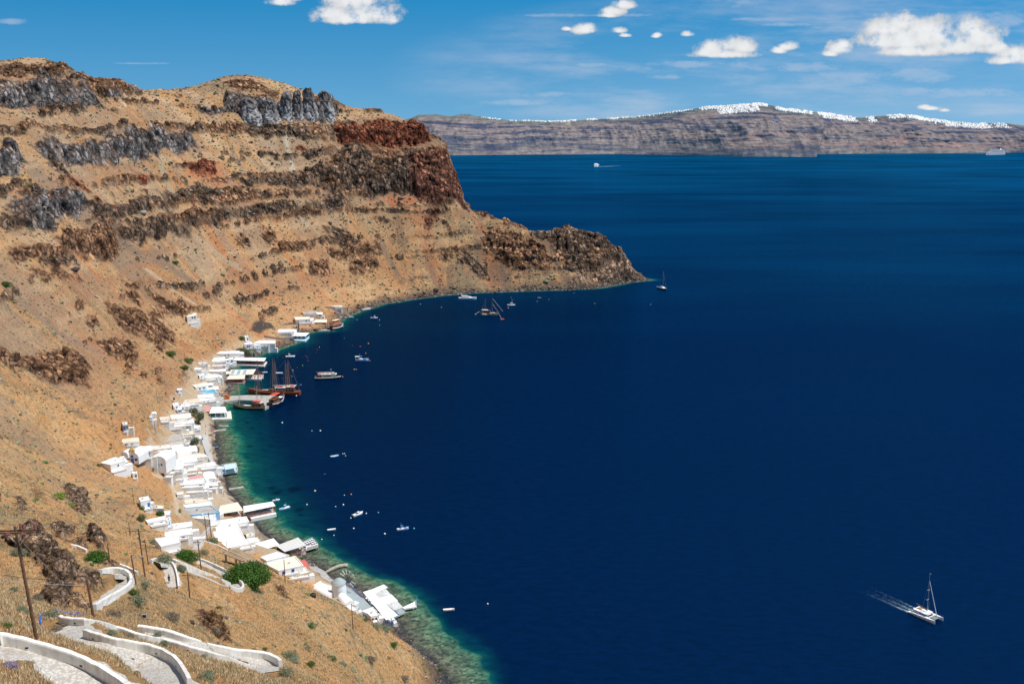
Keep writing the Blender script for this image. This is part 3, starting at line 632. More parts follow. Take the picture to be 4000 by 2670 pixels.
wv = inp(nd(nt, 'ShaderNodeTexNoise'), Scale=.16, Detail=5.0, Roughness=.62); wmp = nd(nt, 'ShaderNodeMapping'); wmp.inputs['Rotation'].default_value = (0, 0, .5); wmp.inputs['Scale'].default_value = (1, 2.1, 1)
L.new(tc.outputs['Object'], wmp.inputs[0]); L.new(wmp.outputs[0], wv.inputs['Vector'])
L.new(wv.outputs['Fac'], rp_.inputs['Value']); bp = inp(nd(nt, 'ShaderNodeBump'), Strength=.55, Distance=1.2); L.new(wv.outputs['Fac'], bp.inputs['Height'])
wv2 = inp(nd(nt, 'ShaderNodeTexNoise'), Scale=1.1, Detail=3.0); L.new(wmp.outputs[0], wv2.inputs['Vector'])
bp2 = inp(nd(nt, 'ShaderNodeBump'), Strength=.35, Distance=.2); L.new(wv2.outputs['Fac'], bp2.inputs['Height']); L.new(bp.outputs['Normal'], bp2.inputs['Normal'])
L.new(bp2.outputs['Normal'], GL.inputs['Normal']); L.new(bp2.outputs['Normal'], fr_.inputs['Normal'])
inland = bil(GRID, WX, WY) > 3.0
inland &= (WX > GX0) & (WX < GX1) & (WY < GY1)
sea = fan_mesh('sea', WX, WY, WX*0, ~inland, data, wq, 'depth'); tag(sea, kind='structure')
# ------------------------------------------------------------------ the island across the water
print("island")
SKY_I = [(1500,520),(1540,500),(1588,468),(1640,448),(1700,447),(1760,455),(1800,447),(1830,447),(1890,460),(1990,472),(2060,472),(2150,475),(2200,474),(2300,467),(2400,463),(2500,456),(2600,441),(2680,430),(2740,420),(2800,416),(2880,411),(2950,405),(2990,409),(3050,425),(3120,433),(3200,442),(3280,452),(3340,461),(3400,456),(3500,449),(3560,453),(3620,466),(3700,476),(3780,484),(3860,482),(3930,483),(4000,492),(4100,497),(4300,520)]
BASE_I = [(1400,604),(1770,607),(2100,604),(2400,602),(2700,607),(2900,612),(3190,613.5),(3192,602),(3500,600),(3850,598),(3990,596),(4300,594)]
ipx = np.arange(1420, 4260, 2.4)
sky_y = np.interp(ipx, *zip(*SKY_I)); base_y = np.interp(ipx, *zip(*BASE_I))
nrow = 150; tt = np.linspace(0, 1.0, nrow)
IV = np.zeros((nrow, len(ipx), 3)); 
for j, (px, sy, by) in enumerate(zip(ipx, sky_y, base_y)):
    bx0, by0, _ = P(px, by); u = np.array([bx0, by0])/math.hypot(bx0, by0); D0 = math.hypot(bx0, by0)
    D1 = D0+900.0; a, b_, c_ = ray(px, sy); hor = math.hypot(a, b_); ztop = CAM_H+c_/hor*D1
    D = D0+(D1-D0)*tt**1.0
    IV[:, j, 0] = u[0]*D; IV[:, j, 1] = u[1]*D
    IV[:, j, 2] = ztop*(tt**.82)
xx, yy, zc = IV[..., 0].copy(), IV[..., 1].copy(), IV[..., 2].copy()
edge = np.sin(np.pi*np.clip(tt, 0, 1))[:, None]
spur = fbm(xx, yy*.12, xx*0, 700, 4, ridged=True); spur2 = fbm(xx, yy*.2, xx*0+4, 170, 4, ridged=True)
terr = fbm(xx*.12, yy*.12, zc*1.0, 26, 3)
IV[..., 1] -= edge*(spur*85+spur2*38+terr*22)
IV[..., 2] += edge*(spur2*9+fbm(xx, yy, zc, 60, 3)*6)
IV[-1, :, 2] += fbm(xx[-1], yy[-1]*0, yy[-1]*0, 120, 4)*5
back = IV[-1:].copy(); back[..., 1] += 1500; back[..., 2] *= .25; IV = np.concatenate([IV, back]); 
xx, yy, zc = IV[..., 0], IV[..., 1], IV[..., 2]; nI = grid_normals(xx, yy, zc)
s1 = fbm(xx*.04, yy*.04, zc+14*fbm(xx, yy*0, zc*0, 500, 2), 24, 3, .6); s2 = fbm(xx*.25, yy*.1, zc, 60, 4); s3 = fbm(xx, yy*.3, zc*.5, 40, 4); s4 = fbm(xx, yy*0, zc*.25, 260, 4, ridged=True)
ci = np.zeros(xx.shape+(3,)); ci[:] = (.17, .135, .13)
def mixi(c, rgb, t): return c*(1-t[..., None])+np.array(rgb)*t[..., None]
htn = zc/np.maximum(zc[-2:-1], 1)
ci = mixi(ci, (.028, .034, .070), ss(.0, .26, s1+s3*.35)*.98)  # dark strata, with the blue of distance haze mixed into the colour
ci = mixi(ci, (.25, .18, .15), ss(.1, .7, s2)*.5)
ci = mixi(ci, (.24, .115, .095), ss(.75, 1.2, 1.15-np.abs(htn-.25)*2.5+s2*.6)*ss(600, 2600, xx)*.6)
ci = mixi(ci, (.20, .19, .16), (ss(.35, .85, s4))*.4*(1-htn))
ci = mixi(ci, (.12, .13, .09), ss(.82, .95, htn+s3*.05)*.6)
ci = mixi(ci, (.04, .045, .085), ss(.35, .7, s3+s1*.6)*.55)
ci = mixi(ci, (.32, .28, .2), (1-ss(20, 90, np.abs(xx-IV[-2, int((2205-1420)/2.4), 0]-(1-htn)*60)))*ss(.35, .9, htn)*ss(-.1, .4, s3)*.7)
mi, nt, b = nmat('far_island'); L = nt.links
at_ = nd(nt, 'ShaderNodeAttribute'); at_.attribute_name = 'ground'; tc = nd(nt, 'ShaderNodeTexCoord')
mp = nd(nt, 'ShaderNodeMapping'); mp.inputs['Scale'].default_value = (.35, .3, 1.6); L.new(tc.outputs['Object'], mp.inputs[0])
n_a = inp(nd(nt, 'ShaderNodeTexNoise'), Scale=.05, Detail=9.0, Roughness=.7); L.new(mp.outputs[0], n_a.inputs['Vector'])
mr = nd(nt, 'ShaderNodeMapRange'); mr.inputs['From Min'].default_value = .35; mr.inputs['From Max'].default_value = .65; mr.inputs['To Min'].default_value = .5; mr.inputs['To Max'].default_value = 1.5; L.new(n_a.outputs['Fac'], mr.inputs['Value'])
vm = nd(nt, 'ShaderNodeVectorMath', operation='SCALE'); L.new(at_.outputs['Color'], vm.inputs[0]); L.new(mr.outputs[0], vm.inputs['Scale']); L.new(vm.outputs[0], b.inputs['Base Color'])
b.inputs['Roughness'].default_value = 1; b.inputs['Specular IOR Level'].default_value = 0
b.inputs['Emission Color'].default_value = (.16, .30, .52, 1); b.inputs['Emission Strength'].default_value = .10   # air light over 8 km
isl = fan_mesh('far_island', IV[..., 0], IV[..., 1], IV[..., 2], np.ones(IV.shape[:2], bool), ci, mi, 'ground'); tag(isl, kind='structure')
# ------------------------------------------------------------------ light
SUN_AZ, SUN_EL = R(97), R(63)
sd_ = bpy.data.lights.new('sun', 'SUN'); sun = bpy.data.objects.new('sun', sd_); C.objects.link(sun)
dirv = Vector((math.sin(SUN_AZ)*math.cos(SUN_EL), math.cos(SUN_AZ)*math.cos(SUN_EL), math.sin(SUN_EL)))
sun.rotation_euler = dirv.to_track_quat('Z', 'Y').to_euler(); sd_.energy = 5.0; sd_.angle = R(.53); sd_.color = (1, .955, .88)
w = bpy.data.worlds.new('World'); scn.world = w; w.use_nodes = True; nt = w.node_tree; L = nt.links
bg = nt.nodes['Background']; skyn = nd(nt, 'ShaderNodeTexSky'); skyn.sky_type = 'NISHITA'; skyn.sun_disc = False
skyn.sun_elevation = SUN_EL; skyn.sun_rotation = SUN_AZ; skyn.air_density = 1.0; skyn.dust_density = .35; skyn.ozone_density = 1.4; skyn.altitude = 200
SKY_STR = .135
bg.inputs['Strength'].default_value = SKY_STR
_tc = nd(nt, 'ShaderNodeTexCoord'); _sx = nd(nt, 'ShaderNodeSeparateXYZ'); _cx = nd(nt, 'ShaderNodeCombineXYZ'); L.new(_tc.outputs['Generated'], _sx.inputs[0])
_mz = nd(nt, 'ShaderNodeMath', operation='MULTIPLY_ADD'); _mz.inputs[1].default_value = .9; _mz.inputs[2].default_value = .16; L.new(_sx.outputs[2], _mz.inputs[0])
L.new(_sx.outputs[0], _cx.inputs[0]); L.new(_sx.outputs[1], _cx.inputs[1]); L.new(_mz.outputs[0], _cx.inputs[2]); L.new(_cx.outputs[0], skyn.inputs[0])
hs = nd(nt, 'ShaderNodeHueSaturation'); hs.inputs['Saturation'].default_value = 1.1; hs.inputs['Value'].default_value = .92; sxg = nd(nt, 'ShaderNodeMapRange'); sxg.inputs['From Max'].default_value = .7; L.new(_sx.outputs[2], sxg.inputs['Value']); rg_ = nd(nt, 'ShaderNodeValToRGB'); cr = rg_.color_ramp; cr.elements[0].color = (.62, .88, .95, 1); cr.elements[1].position = 1; cr.elements[1].color = (1.1, 1.0, .9, 1); e_ = cr.elements.new(.19); e_.color = (.27, .76, .95, 1); L.new(sxg.outputs[0], rg_.inputs[0]); mg_ = nd(nt, 'ShaderNodeVectorMath', operation='MULTIPLY'); L.new(skyn.outputs[0], mg_.inputs[0]); L.new(rg_.outputs[0], mg_.inputs[1]); L.new(mg_.outputs[0], hs.inputs['Color'])
# clouds: soft masses given by bearing and height above the horizon
tcw = nd(nt, 'ShaderNodeTexCoord'); sx = nd(nt, 'ShaderNodeSeparateXYZ'); L.new(tcw.outputs['Generated'], sx.inputs[0])
def M(op, a, b_=None, c_=None, clamp=False):
    n = nd(nt, 'ShaderNodeMath', operation=op); n.use_clamp = clamp
    for i, v in enumerate((a, b_, c_)):
        if v is None: continue
        if isinstance(v, (int, float)): n.inputs[i].default_value = v
        else: L.new(v, n.inputs[i])
    return n.outputs[0]
def SS(lo, hi, v, a=0., b_=1.):
    n = nd(nt, 'ShaderNodeMapRange'); n.interpolation_type = 'SMOOTHSTEP'; n.inputs['From Min'].default_value = lo; n.inputs['From Max'].default_value = hi
    n.inputs['To Min'].default_value = a; n.inputs['To Max'].default_value = b_; L.new(v, n.inputs['Value']); return n.outputs[0]
ys_ = M('MAXIMUM', sx.outputs[1], .02); U = M('DIVIDE', sx.outputs[0], ys_); Vv = M('DIVIDE', sx.outputs[2], ys_)   # tangent bearings
cb = nd(nt, 'ShaderNodeCombineXYZ'); L.new(U, cb.inputs[0]); L.new(Vv, cb.inputs[1])
def noise(scale, det, rough, sc=(1, 1, 1), loc=(0, 0, 0)):
    mp = nd(nt, 'ShaderNodeMapping'); mp.inputs['Scale'].default_value = sc; mp.inputs['Location'].default_value = loc; L.new(cb.outputs[0], mp.inputs[0])
    n = inp(nd(nt, 'ShaderNodeTexNoise'), Scale=scale, Detail=det, Roughness=rough); L.new(mp.outputs[0], n.inputs['Vector']); return n.outputs['Fac']
nz1 = noise(52., 8., .6); nz2 = noise(11., 3., .5, loc=(3, 1, 0)); nzb = noise(85., 3., .5, loc=(1, 7, 0))
def uv(px, py):
    a, b_, c_ = ray(px, py); return a/b_, c_/b_
# cloud lobes: px, py, rx, ry  (flat base below)
LOBES = [(1385,-5,105,75),(1290,60,60,30),(1450,60,95,38),(1520,80,40,22),(1360,78,110,24),(1100,8,48,20),(1130,-5,40,20),
 (2400,48,38,18),(2440,22,38,20),(2380,62,30,10),(2280,118,42,20),(2300,108,24,14),(2215,115,16,8),(2415,122,26,12),(2440,140,20,8),(2560,143,14,8),(2690,135,24,12),(2565,138,16,9),
 (2790,195,55,32),(2850,178,50,30),(2905,190,48,28),(2830,215,100,16),(2750,210,30,16),(3080,185,34,18),(3040,200,26,14),(3280,195,42,26),(3290,180,26,20),(3240,212,26,12),
 (3460,115,75,42),(3530,95,60,36),(3620,110,65,40),(3640,150,120,55),(3500,165,120,45),(3790,120,62,42),(3830,160,90,50),(3740,190,150,32),(3560,205,120,22),(3900,190,55,30),(3960,210,60,28),(4000,230,90,30),(4080,215,90,50),(3930,240,60,18),(3640,425,40,9),(3610,420,22,9),(3690,432,22,8)]
fld = None
for (px, py, rx, ry) in LOBES:
    u0, v0 = uv(px, py); du = rx/F*1.18; dv = ry/F*1.22
    a = M('MULTIPLY', M('SUBTRACT', U, u0), 1/du); b_ = M('MULTIPLY', M('SUBTRACT', Vv, v0), 1/dv); b_ = M('MULTIPLY_ADD', M('MINIMUM', b_, 0.), .9, b_)
    d = M('SUBTRACT', 1.0, M('MULTIPLY_ADD', a, a, M('MULTIPLY', b_, b_)))
    fld = d if fld is None else M('SMOOTH_MAX', fld, d, .6)
nz3 = noise(120., 6., .65, loc=(2, 3, 0)); fz = M('ADD', M('MULTIPLY', fld, .9), M('ADD', M('MULTIPLY', M('SUBTRACT', nz1, .5), 3.4), M('MULTIPLY', M('SUBTRACT', nz3, .5), 1.6)))
cum = SS(-.45, .85, fz); inner = SS(-.1, 1.3, M('ADD', fld, M('MULTIPLY', M('SUBTRACT', nzb, .5), 1.6)), .74, 1.02)
cum = M('MULTIPLY', cum, .97)
# thin high streaks
ci1 = noise(5.5, 9., .62, sc=(1, 5.5, 1), loc=(.3, .2, 0)); ci2 = noise(9., 8., .65, sc=(1, 4, 1), loc=(5, .2, 0))
u1, v1 = uv(3350, 300); e1 = M('SUBTRACT', 1.0, M('ADD', M('POWER', M('MULTIPLY', M('SUBTRACT', U, u1), 2.2), 2.0), M('POWER', M('MULTIPLY', M('SUBTRACT', Vv, v1), 11.), 2.0)))
e1 = M('MAXIMUM', e1, 0.)
cir = M('MULTIPLY', SS(.40, .70, M('ADD', M('MULTIPLY', ci1, .75), M('MULTIPLY', ci2, .25))), M('MINIMUM', M('MULTIPLY', e1, 1.5), 1.))
WISP = [(2900,10,150,16),(2800,5,60,22),(2870,30,40,22),(3150,95,170,9),(3250,108,120,8),(2980,75,110,9),(2450,270,120,14),(2330,255,90,12),(2600,300,80,10),(3900,80,180,30),(2150,370,160,14),(3550,40,60,10),(50,85,60,12),(560,248,130,4),(3700,360,350,22),(3100,260,400,26),(3500,300,450,30),(2700,250,200,14),(2050,400,220,14),(2300,60,300,8),(3800,60,200,20)]
fw = None
for (px, py, rx, ry) in WISP:
    u0, v0 = uv(px, py); a = M('MULTIPLY', M('SUBTRACT', U, u0), F/rx); b_ = M('MULTIPLY', M('SUBTRACT', Vv, v0), F/ry)
    d = M('SUBTRACT', 1.0, M('MULTIPLY_ADD', a, a, M('MULTIPLY', b_, b_))); fw = d if fw is None else M('MAXIMUM', fw, d)
nzw = noise(22., 8., .68, sc=(1, 2.6, 1)); wisp = SS(-.2, 1.3, M('ADD', fw, M('MULTIPLY', M('SUBTRACT', nzw, .5), 5.0)))
front = SS(.0, .3, sx.outputs[1]); veil = M('MULTIPLY', M('MULTIPLY', M('SUBTRACT', 1.0, SS(.0, .13, Vv)), SS(-.15, .5, U)), M('MULTIPLY', SS(.2, .8, ci1), .55))
thin = M('MULTIPLY', M('MULTIPLY', M('MAXIMUM', veil, M('MAXIMUM', M('MULTIPLY', cir, .7), M('MULTIPLY', wisp, .5))), .85), front)
cum = M('MULTIPLY', cum, front)
K_ = 1/SKY_STR
m1 = nd(nt, 'ShaderNodeMix'); m1.data_type = 'RGBA'; L.new(thin, m1.inputs['Factor']); L.new(hs.outputs[0], m1.inputs['A']); m1.inputs['B'].default_value = (.56*K_, .62*K_, .74*K_, 1)
cc = nd(nt, 'ShaderNodeVectorMath', operation='SCALE'); cc.inputs[0].default_value = (.86*K_, .87*K_, .88*K_); L.new(inner, cc.inputs['Scale'])
m2 = nd(nt, 'ShaderNodeMix'); m2.data_type = 'RGBA'; L.new(cum, m2.inputs['Factor']); L.new(m1.outputs['Result'], m2.inputs['A']); L.new(cc.outputs[0], m2.inputs['B'])
L.new(m2.outputs['Result'], bg.inputs['Color'])
w.cycles.sampling_method = 'MANUAL'; w.cycles.sample_map_resolution = 512
# ------------------------------------------------------------------ building kit
print("kit")
class MB:
    """collects shapes and links them as ONE mesh object"""
    def __init__(s): s.v = []; s.f = []; s.m = []; s.mi = 0
    def poly(s, pts, faces):
        b_ = len(s.v); s.v += [tuple(p) for p in pts]; s.f += [tuple(i+b_ for i in f) for f in faces]; s.m += [s.mi]*len(faces); return s
    def box(s, c, d, rz=0., taper=1.):
        cx, cy, cz = c; dx, dy, dz = d[0]/2, d[1]/2, d[2]/2; ca, sa = math.cos(rz), math.sin(rz); P_ = []
        for k, t in ((-1, 1), (1, taper)):
            for i, j in ((-1, -1), (1, -1), (1, 1), (-1, 1)):
                x, y = i*dx*t, j*dy*t; P_.append((cx+x*ca-y*sa, cy+x*sa+y*ca, cz+k*dz))
        return s.poly(P_, [(3, 2, 1, 0), (4, 5, 6, 7), (0, 1, 5, 4), (1, 2, 6, 5), (2, 3, 7, 6), (3, 0, 4, 7)])
    def prism(s, q, z0, z1, cap=True):
        n = len(q); lo = [(x, y, (z0[i] if hasattr(z0, '__len__') else z0)) for i, (x, y) in enumerate(q)]; hi = [(x, y, (z1[i] if hasattr(z1, '__len__') else z1)) for i, (x, y) in enumerate(q)]
        f = [(i, (i+1) % n, n+(i+1) % n, n+i) for i in range(n)]+([tuple(range(n, 2*n)), tuple(range(n-1, -1, -1))] if cap else [])
        return s.poly(lo+hi, f)
    def tube(s, a, b_, r, r2=None, n=6):
        a, b_ = Vector(a), Vector(b_); d = b_-a
        if d.length < 1e-6: return s
        q = d.to_track_quat('Z', 'Y'); r2 = r if r2 is None else r2; P_ = []
        for c, rad in ((a, r), (b_, r2)):
            for k in range(n): t = 2*math.pi*k/n; P_.append(c+q@Vector((rad*math.cos(t), rad*math.sin(t), 0)))
        return s.poly(P_, [(k, (k+1) % n, n+(k+1) % n, n+k) for k in range(n)]+[tuple(range(n-1, -1, -1)), tuple(range(n, 2*n))])
    def path(s, pts, r, n=5):
        for a, b_ in zip(pts[:-1], pts[1:]): s.tube(a, b_, r, r, n)
        return s
    def loft(s, rings, caps=True, closed=True):
        n = len(rings[0]); b_ = len(s.v); 
        for r_ in rings: s.v += [tuple(p) for p in r_]
        for i in range(len(rings)-1):
            for k in range(n if closed else n-1):
                s.f.append((b_+i*n+k, b_+i*n+(k+1) % n, b_+(i+1)*n+(k+1) % n, b_+(i+1)*n+k)); s.m.append(s.mi)
        if caps:
            s.f.append(tuple(b_+k for k in range(n-1, -1, -1))); s.m.append(s.mi); s.f.append(tuple(b_+(len(rings)-1)*n+k for k in range(n))); s.m.append(s.mi)
        return s
    def lathe(s, c, prof, n=16, sx=1., sy=1.):
        return s.loft([[(c[0]+sx*r*math.cos(2*math.pi*k/n), c[1]+sy*r*math.sin(2*math.pi*k/n), c[2]+z) for k in range(n)] for r, z in prof])
    def build(s, name, mats, parent=None, smooth=False, bevel=0):
        if not isinstance(mats, (list, tuple)): mats = [mats]
        me = bpy.data.meshes.new(name); me.from_pydata(s.v, [], s.f)
        for m in mats: me.materials.append(m)
        if len(mats) > 1: me.polygons.foreach_set('material_index', s.m)
        bm = bmesh.new(); bm.from_mesh(me); bmesh.ops.recalc_face_normals(bm, faces=bm.faces)
        if bevel: bmesh.ops.bevel(bm, geom=bm.edges[:], offset=bevel, segments=1, affect='EDGES', clamp_overlap=True)
        bm.to_mesh(me); bm.free()
        if smooth: me.polygons.foreach_set('use_smooth', [True]*len(me.polygons))
        o = bpy.data.objects.new(name, me); C.objects.link(o)
        if parent: o.parent = parent
        return o
def empty(name, loc=(0, 0, 0), rz=0.):
    o = bpy.data.objects.new(name, None); C.objects.link(o); o.location = loc; o.rotation_euler = (0, 0, rz); o.empty_display_size = .3; return o
def copy_tree(o, parent=None):
    c = o.copy(); C.objects.link(c)
    if parent: c.parent = parent
    for ch in list(o.children): copy_tree(ch, c)
    return c
WH = mat('whitewash', (.80, .79, .77), .85, vary=.12, scale=.5, dirt=(.60, .56, .50))
WH2 = mat('whitewash_worn', (.70, .66, .60), .9, vary=.22, scale=.45, dirt=(.42, .35, .28))
CREAM = mat('cream_render', (.66, .58, .46), .9, vary=.2, scale=.4, dirt=(.40, .31, .22))
CONC = mat('concrete', (.40, .385, .36), .9, vary=.25, scale=.4, dirt=(.22, .20, .18))
PAVE = mat('paved_stone', (.46, .45, .43), .9, vary=.25, scale=.8, dirt=(.30, .28, .26), bump=.03)
BLUE = mat('blue_paint', (.03, .16, .48), .5, vary=.12, scale=2)
LBLUE = mat('light_blue_paint', (.25, .50, .72), .6, vary=.15, scale=1.5)
TURQ = mat('turquoise_paint', (.05, .40, .60), .5, vary=.15, scale=1.5)
GLASS = mat('dark_glass', (.02, .026, .034), .15, vary=.1)
SHADE = mat('dark_interior', (.028, .026, .028), .9, vary=.3, scale=1.2)
PINK_R = mat('faded_red_roof', (.62, .28, .27), .85, vary=.22, scale=.7)
RED_R = mat('red_roof', (.50, .10, .08), .8, vary=.25, scale=.8)
GREY_R = mat('grey_roof_felt', (.30, .29, .28), .9, vary=.3, scale=.5)
TAN_R = mat('tan_reed_roof', (.36, .255, .155), .95, vary=.28, scale=.9, dirt=(.22, .15, .09), bump=.05)
CANV = mat('cream_canvas', (.74, .66, .54), .85, vary=.14, scale=.5)
CANVW = mat('white_canvas', (.80, .79, .77), .8, vary=.10, scale=.6)
WOOD = mat('varnished_wood', (.30, .10, .035), .45, vary=.3, scale=1.5)
WOODR = mat('red_brown_wood', (.22, .055, .025), .55, vary=.3, scale=1.5)
WOODP = mat('weathered_pole_wood', (.17, .095, .055), .9, vary=.35, scale=2.5)
ORANGE = mat('orange_paint', (.78, .20, .03), .6, vary=.15)
REDP = mat('red_canvas', (.72, .08, .035), .7, vary=.15)
BLACK = mat('black_rubber', (.02, .02, .022), .6, vary=.2)
WBOAT = mat('white_gelcoat', (.82, .82, .82), .3, vary=.04, scale=1)
NAVY = mat('navy_hull_paint', (.012, .022, .05), .3, vary=.1)
DKGR = mat('dark_green_paint', (.015, .05, .035), .4, vary=.1)
CREAMH = mat('cream_hull_paint', (.72, .62, .40), .4, vary=.1)
METAL = mat('galvanised_metal', (.55, .56, .58), .4, metal=.6, vary=.1)
GREEN = mat('green_cloth', (.02, .28, .12), .7, vary=.15)
GREYB = mat('grey_blue_paint_and_shade', (.30, .36, .37), .8, vary=.15, scale=.8)
STONE = mat('dark_dry_stone', (.27, .22, .18), .95, vary=.45, scale=1.6, dirt=(.09, .07, .06), bump=.25)
YEL = mat('yellow_paint', (.75, .48, .08), .6, vary=.1)
SKIN = mat('sun_tanned_skin', (.45, .25, .16), .6, vary=.05)
def v3(x, y): return (380+x/3.825, 1600+y/3.825)
def w3(x, y): return (500+x/3.0115, 1900+y/3.0115)
def q3(x, y): return (700+x/3.915, 1300+y/3.915)
def n3(x, y): return (1000+x/4.126, 1120+y/4.126)
def m3_(x, y): return (1100+x/3.824, 2150+y/3.824)
HG = 'white village buildings along the bay'
def rquad(conv, pts, h, z=None):
    """roof outline given by four sight lines -> real corners at roof height"""
    pts = [conv(pts[i], pts[i+1]) for i in range(0, 8, 2)]
    cx = sum(p[0] for p in pts)/4; cy = sum(p[1] for p in pts)/4
    if z is None:
        g = on(cx, cy)
        for _ in range(3): g = on(cx, cy+h*F*.92/max(g[1], 30.))
        z = max(g[2], .5)+h
    q = [P(px, py, z)[:2] for px, py in pts]; cx = sum(p[0] for p in q)/4; cy = sum(p[1] for p in q)/4
    return [(cx+(x-cx)*1.09, cy+(y-cy)*1.09) for x, y in q], z
def loc_frame(q):
    c = (sum(p[0] for p in q)/4, sum(p[1] for p in q)/4)
    return c, [(x-c[0], y-c[1]) for x, y in q]
def ground_min(q):
    return min(float(Hf(x, y)) for x, y in q)
def vault_rings(q, z, rise, n=9, long=True):
    """barrel roof over the quad, axis along its long side"""
    a, b_, c_, d_ = [Vector((x, y, 0)) for x, y in q]
    if ((b_-a).length+(c_-d_).length) >= ((d_-a).length+(c_-b_).length): A0, A1, B0, B1 = a, d_, b_, c_
    else: A0, A1, B0, B1 = a, b_, d_, c_
    rings = []
    for (p0, p1) in ((A0, A1), (B0, B1)):
        r_ = []
        for k in range(n):
            t = math.pi*k/(n-1); p = p0.lerp(p1, .5-.5*math.cos(t)); r_.append((p.x, p.y, z+rise*math.sin(t)))
        rings.append(r_)
    return rings
def openings(root, q, z, spec, hwall):
    """doors and windows set 4 cm proud of the wall, each with a frame"""
    for wl, f, kind, mt in spec:
        i, j = {'f': (3, 2), 'r': (2, 1), 'l': (0, 3)}[wl]
        a, b_ = Vector((*q[i], 0)), Vector((*q[j], 0)); d = (b_-a); Lw = d.length; d.normalize(); nrm = Vector((d.y, -d.x, 0))
        w_, h_, z0 = {'D': (1.0, 2.0, None), 'W': (.95, .95, .55), 'G': (1.5, 1.3, .5), 'A': (2.2, 2.2, None), 'U': (.9, .9, .5)}[kind]
        zc_ = z-z0-h_/2 if z0 is not None else z-hwall+h_/2+.05
        p = a+d*(Lw*f)+nrm*.03; rz = math.atan2(d.y, d.x)
        if kind in 'DA': 
            o = MB().box((p.x, p.y, zc_), (w_, .10, h_), rz).build('door', mt, root)
            MB().box((p.x+d.x*w_*.3+nrm.x*.08, p.y+d.y*w_*.3+nrm.y*.08, zc_), (.09, .06, .12), rz).build('handle', BLACK, o)
        else:
            o = MB().box((p.x, p.y, zc_), (w_, .10, h_), rz).build('window', GLASS, root)
            fr = MB()
            for s_ in (-1, 1): fr.box((p.x+d.x*s_*w_*.5+nrm.x*.04, p.y+d.y*s_*w_*.5+nrm.y*.04, zc_), (.2, .12, h_+.2), rz)
            fr.box((p.x+nrm.x*.05, p.y+nrm.y*.05, zc_+h_/2+.08), (w_+.3, .13, .14), rz).box((p.x+nrm.x*.05, p.y+nrm.y*.05, zc_-h_/2-.08), (w_+.3, .13, .14), rz)
            fr.build('frame', mt, o)
def house(label, conv, pts, h=3.0, roof='flat', rm=None, wm=None, op=(), z=None, name='white_house', cat='house', rise=1.1, group=HG, extras=True):
    q, z = rquad(conv, pts, h, z); c, ql = loc_frame(q); g = ground_min(q); zb = min(g-.8, z-h)
    root = empty(name, (c[0], c[1], zb)); tag(root, label, cat, group); zl = z-zb; wm = wm or WH; rm = rm or wm
    wl = MB().prism(ql, 0, zl-.02, cap=True)
    if roof == 'vault': 
        rg = vault_rings(ql, zl, rise); wl.build('wall', wm, root); MB().loft(rg, closed=False).build('vaulted_roof', rm, root, smooth=False)
    else:
        wl.build('wall', wm, root)
        cen = (0, 0); ins = [(x*.955, y*.955) for x, y in ql]
        MB().prism(ins, zl-.02, zl+.04).build('roof', rm, root)
        pm = MB(); out = [(x*1.012, y*1.012) for x, y in ql]; inn = [(x*.95, y*.95) for x, y in ql]
        for i in range(4):
            j = (i+1) % 4; pm.prism([out[i], out[j], inn[j], inn[i]], zl-.03, zl+.3)
        pm.build('parapet', wm, root)
        if extras and random.random() < .5:
            a = random.uniform(-.3, .3); b2 = random.uniform(-.3, .3)
            px_, py_ = ql[0][0]*a+ql[1][0]*b2, ql[0][1]*a+ql[1][1]*b2
            MB().box((px_, py_, zl+.45), (.55, .55, .9)).box((px_, py_, zl+.95), (.75, .75, .12)).build('chimney', wm, root)
    if group == HG and h > 1.5:
        a, b_ = Vector(ql[3]), Vector(ql[2]); L_ = (b_-a).length; d = (b_-a).normalized(); nv = Vector((d.y, -d.x)); k0 = random.uniform(0, .25); k1 = random.uniform(.75, 1); dp = random.uniform(1.4, 3.2)
        t0, t1 = a.lerp(b_, k0), a.lerp(b_, k1); g_ = max(float(Hf(c[0]+t0.x, c[1]+t0.y)), float(Hf(c[0]+t1.x, c[1]+t1.y)))-zb; zt_ = min(max(g_, 0)+random.uniform(.3, .7), zl-.8)
        qd = [tuple(t0+nv*.02), tuple(t1+nv*.02), tuple(t1+nv*dp), tuple(t0+nv*dp)]; MB().prism(qd, -2.5, zt_).build('terrace', WH2 if random.random() < .4 else WH, root)
        tw = MB(); 
        for i_, j_ in ((1, 2), (2, 3)):
            p_, q_ = Vector(qd[i_]), Vector(qd[j_]); e_ = (q_-p_).normalized()*.0; n2 = Vector(((q_-p_).y, -(q_-p_).x)).normalized()*.2; tw.prism([tuple(p_), tuple(q_), tuple(q_-n2), tuple(p_-n2)], zt_-.1, zt_+.55)
        tw.build('terrace_wall', WH, root)
        if random.random() < .6:
            w2 = random.uniform(1.5, 2.6); an = [tuple(b_+d*.03), tuple(b_+d*w2), tuple(b_+d*w2-nv*2.2), tuple(b_+d*.03-nv*2.2)]; MB().prism(an, -2.5, zl*.72).build('annex', WH if random.random() < .6 else WH2, root)
        if not op:
            op = [('f', random.uniform(.15, .4), random.choice('DW'), random.choice([BLUE, LBLUE, WH2, CREAM, BLUE])), ('f', random.uniform(.55, .85), random.choice('WUW'), random.choice([BLUE, WH2, LBLUE]))]
            if h < 2.2: op = op[:1] if op[0][2] != 'D' else [('f', .5, 'U', WH2)]
    if op: openings(root, ql, zl, op, h)
    return root
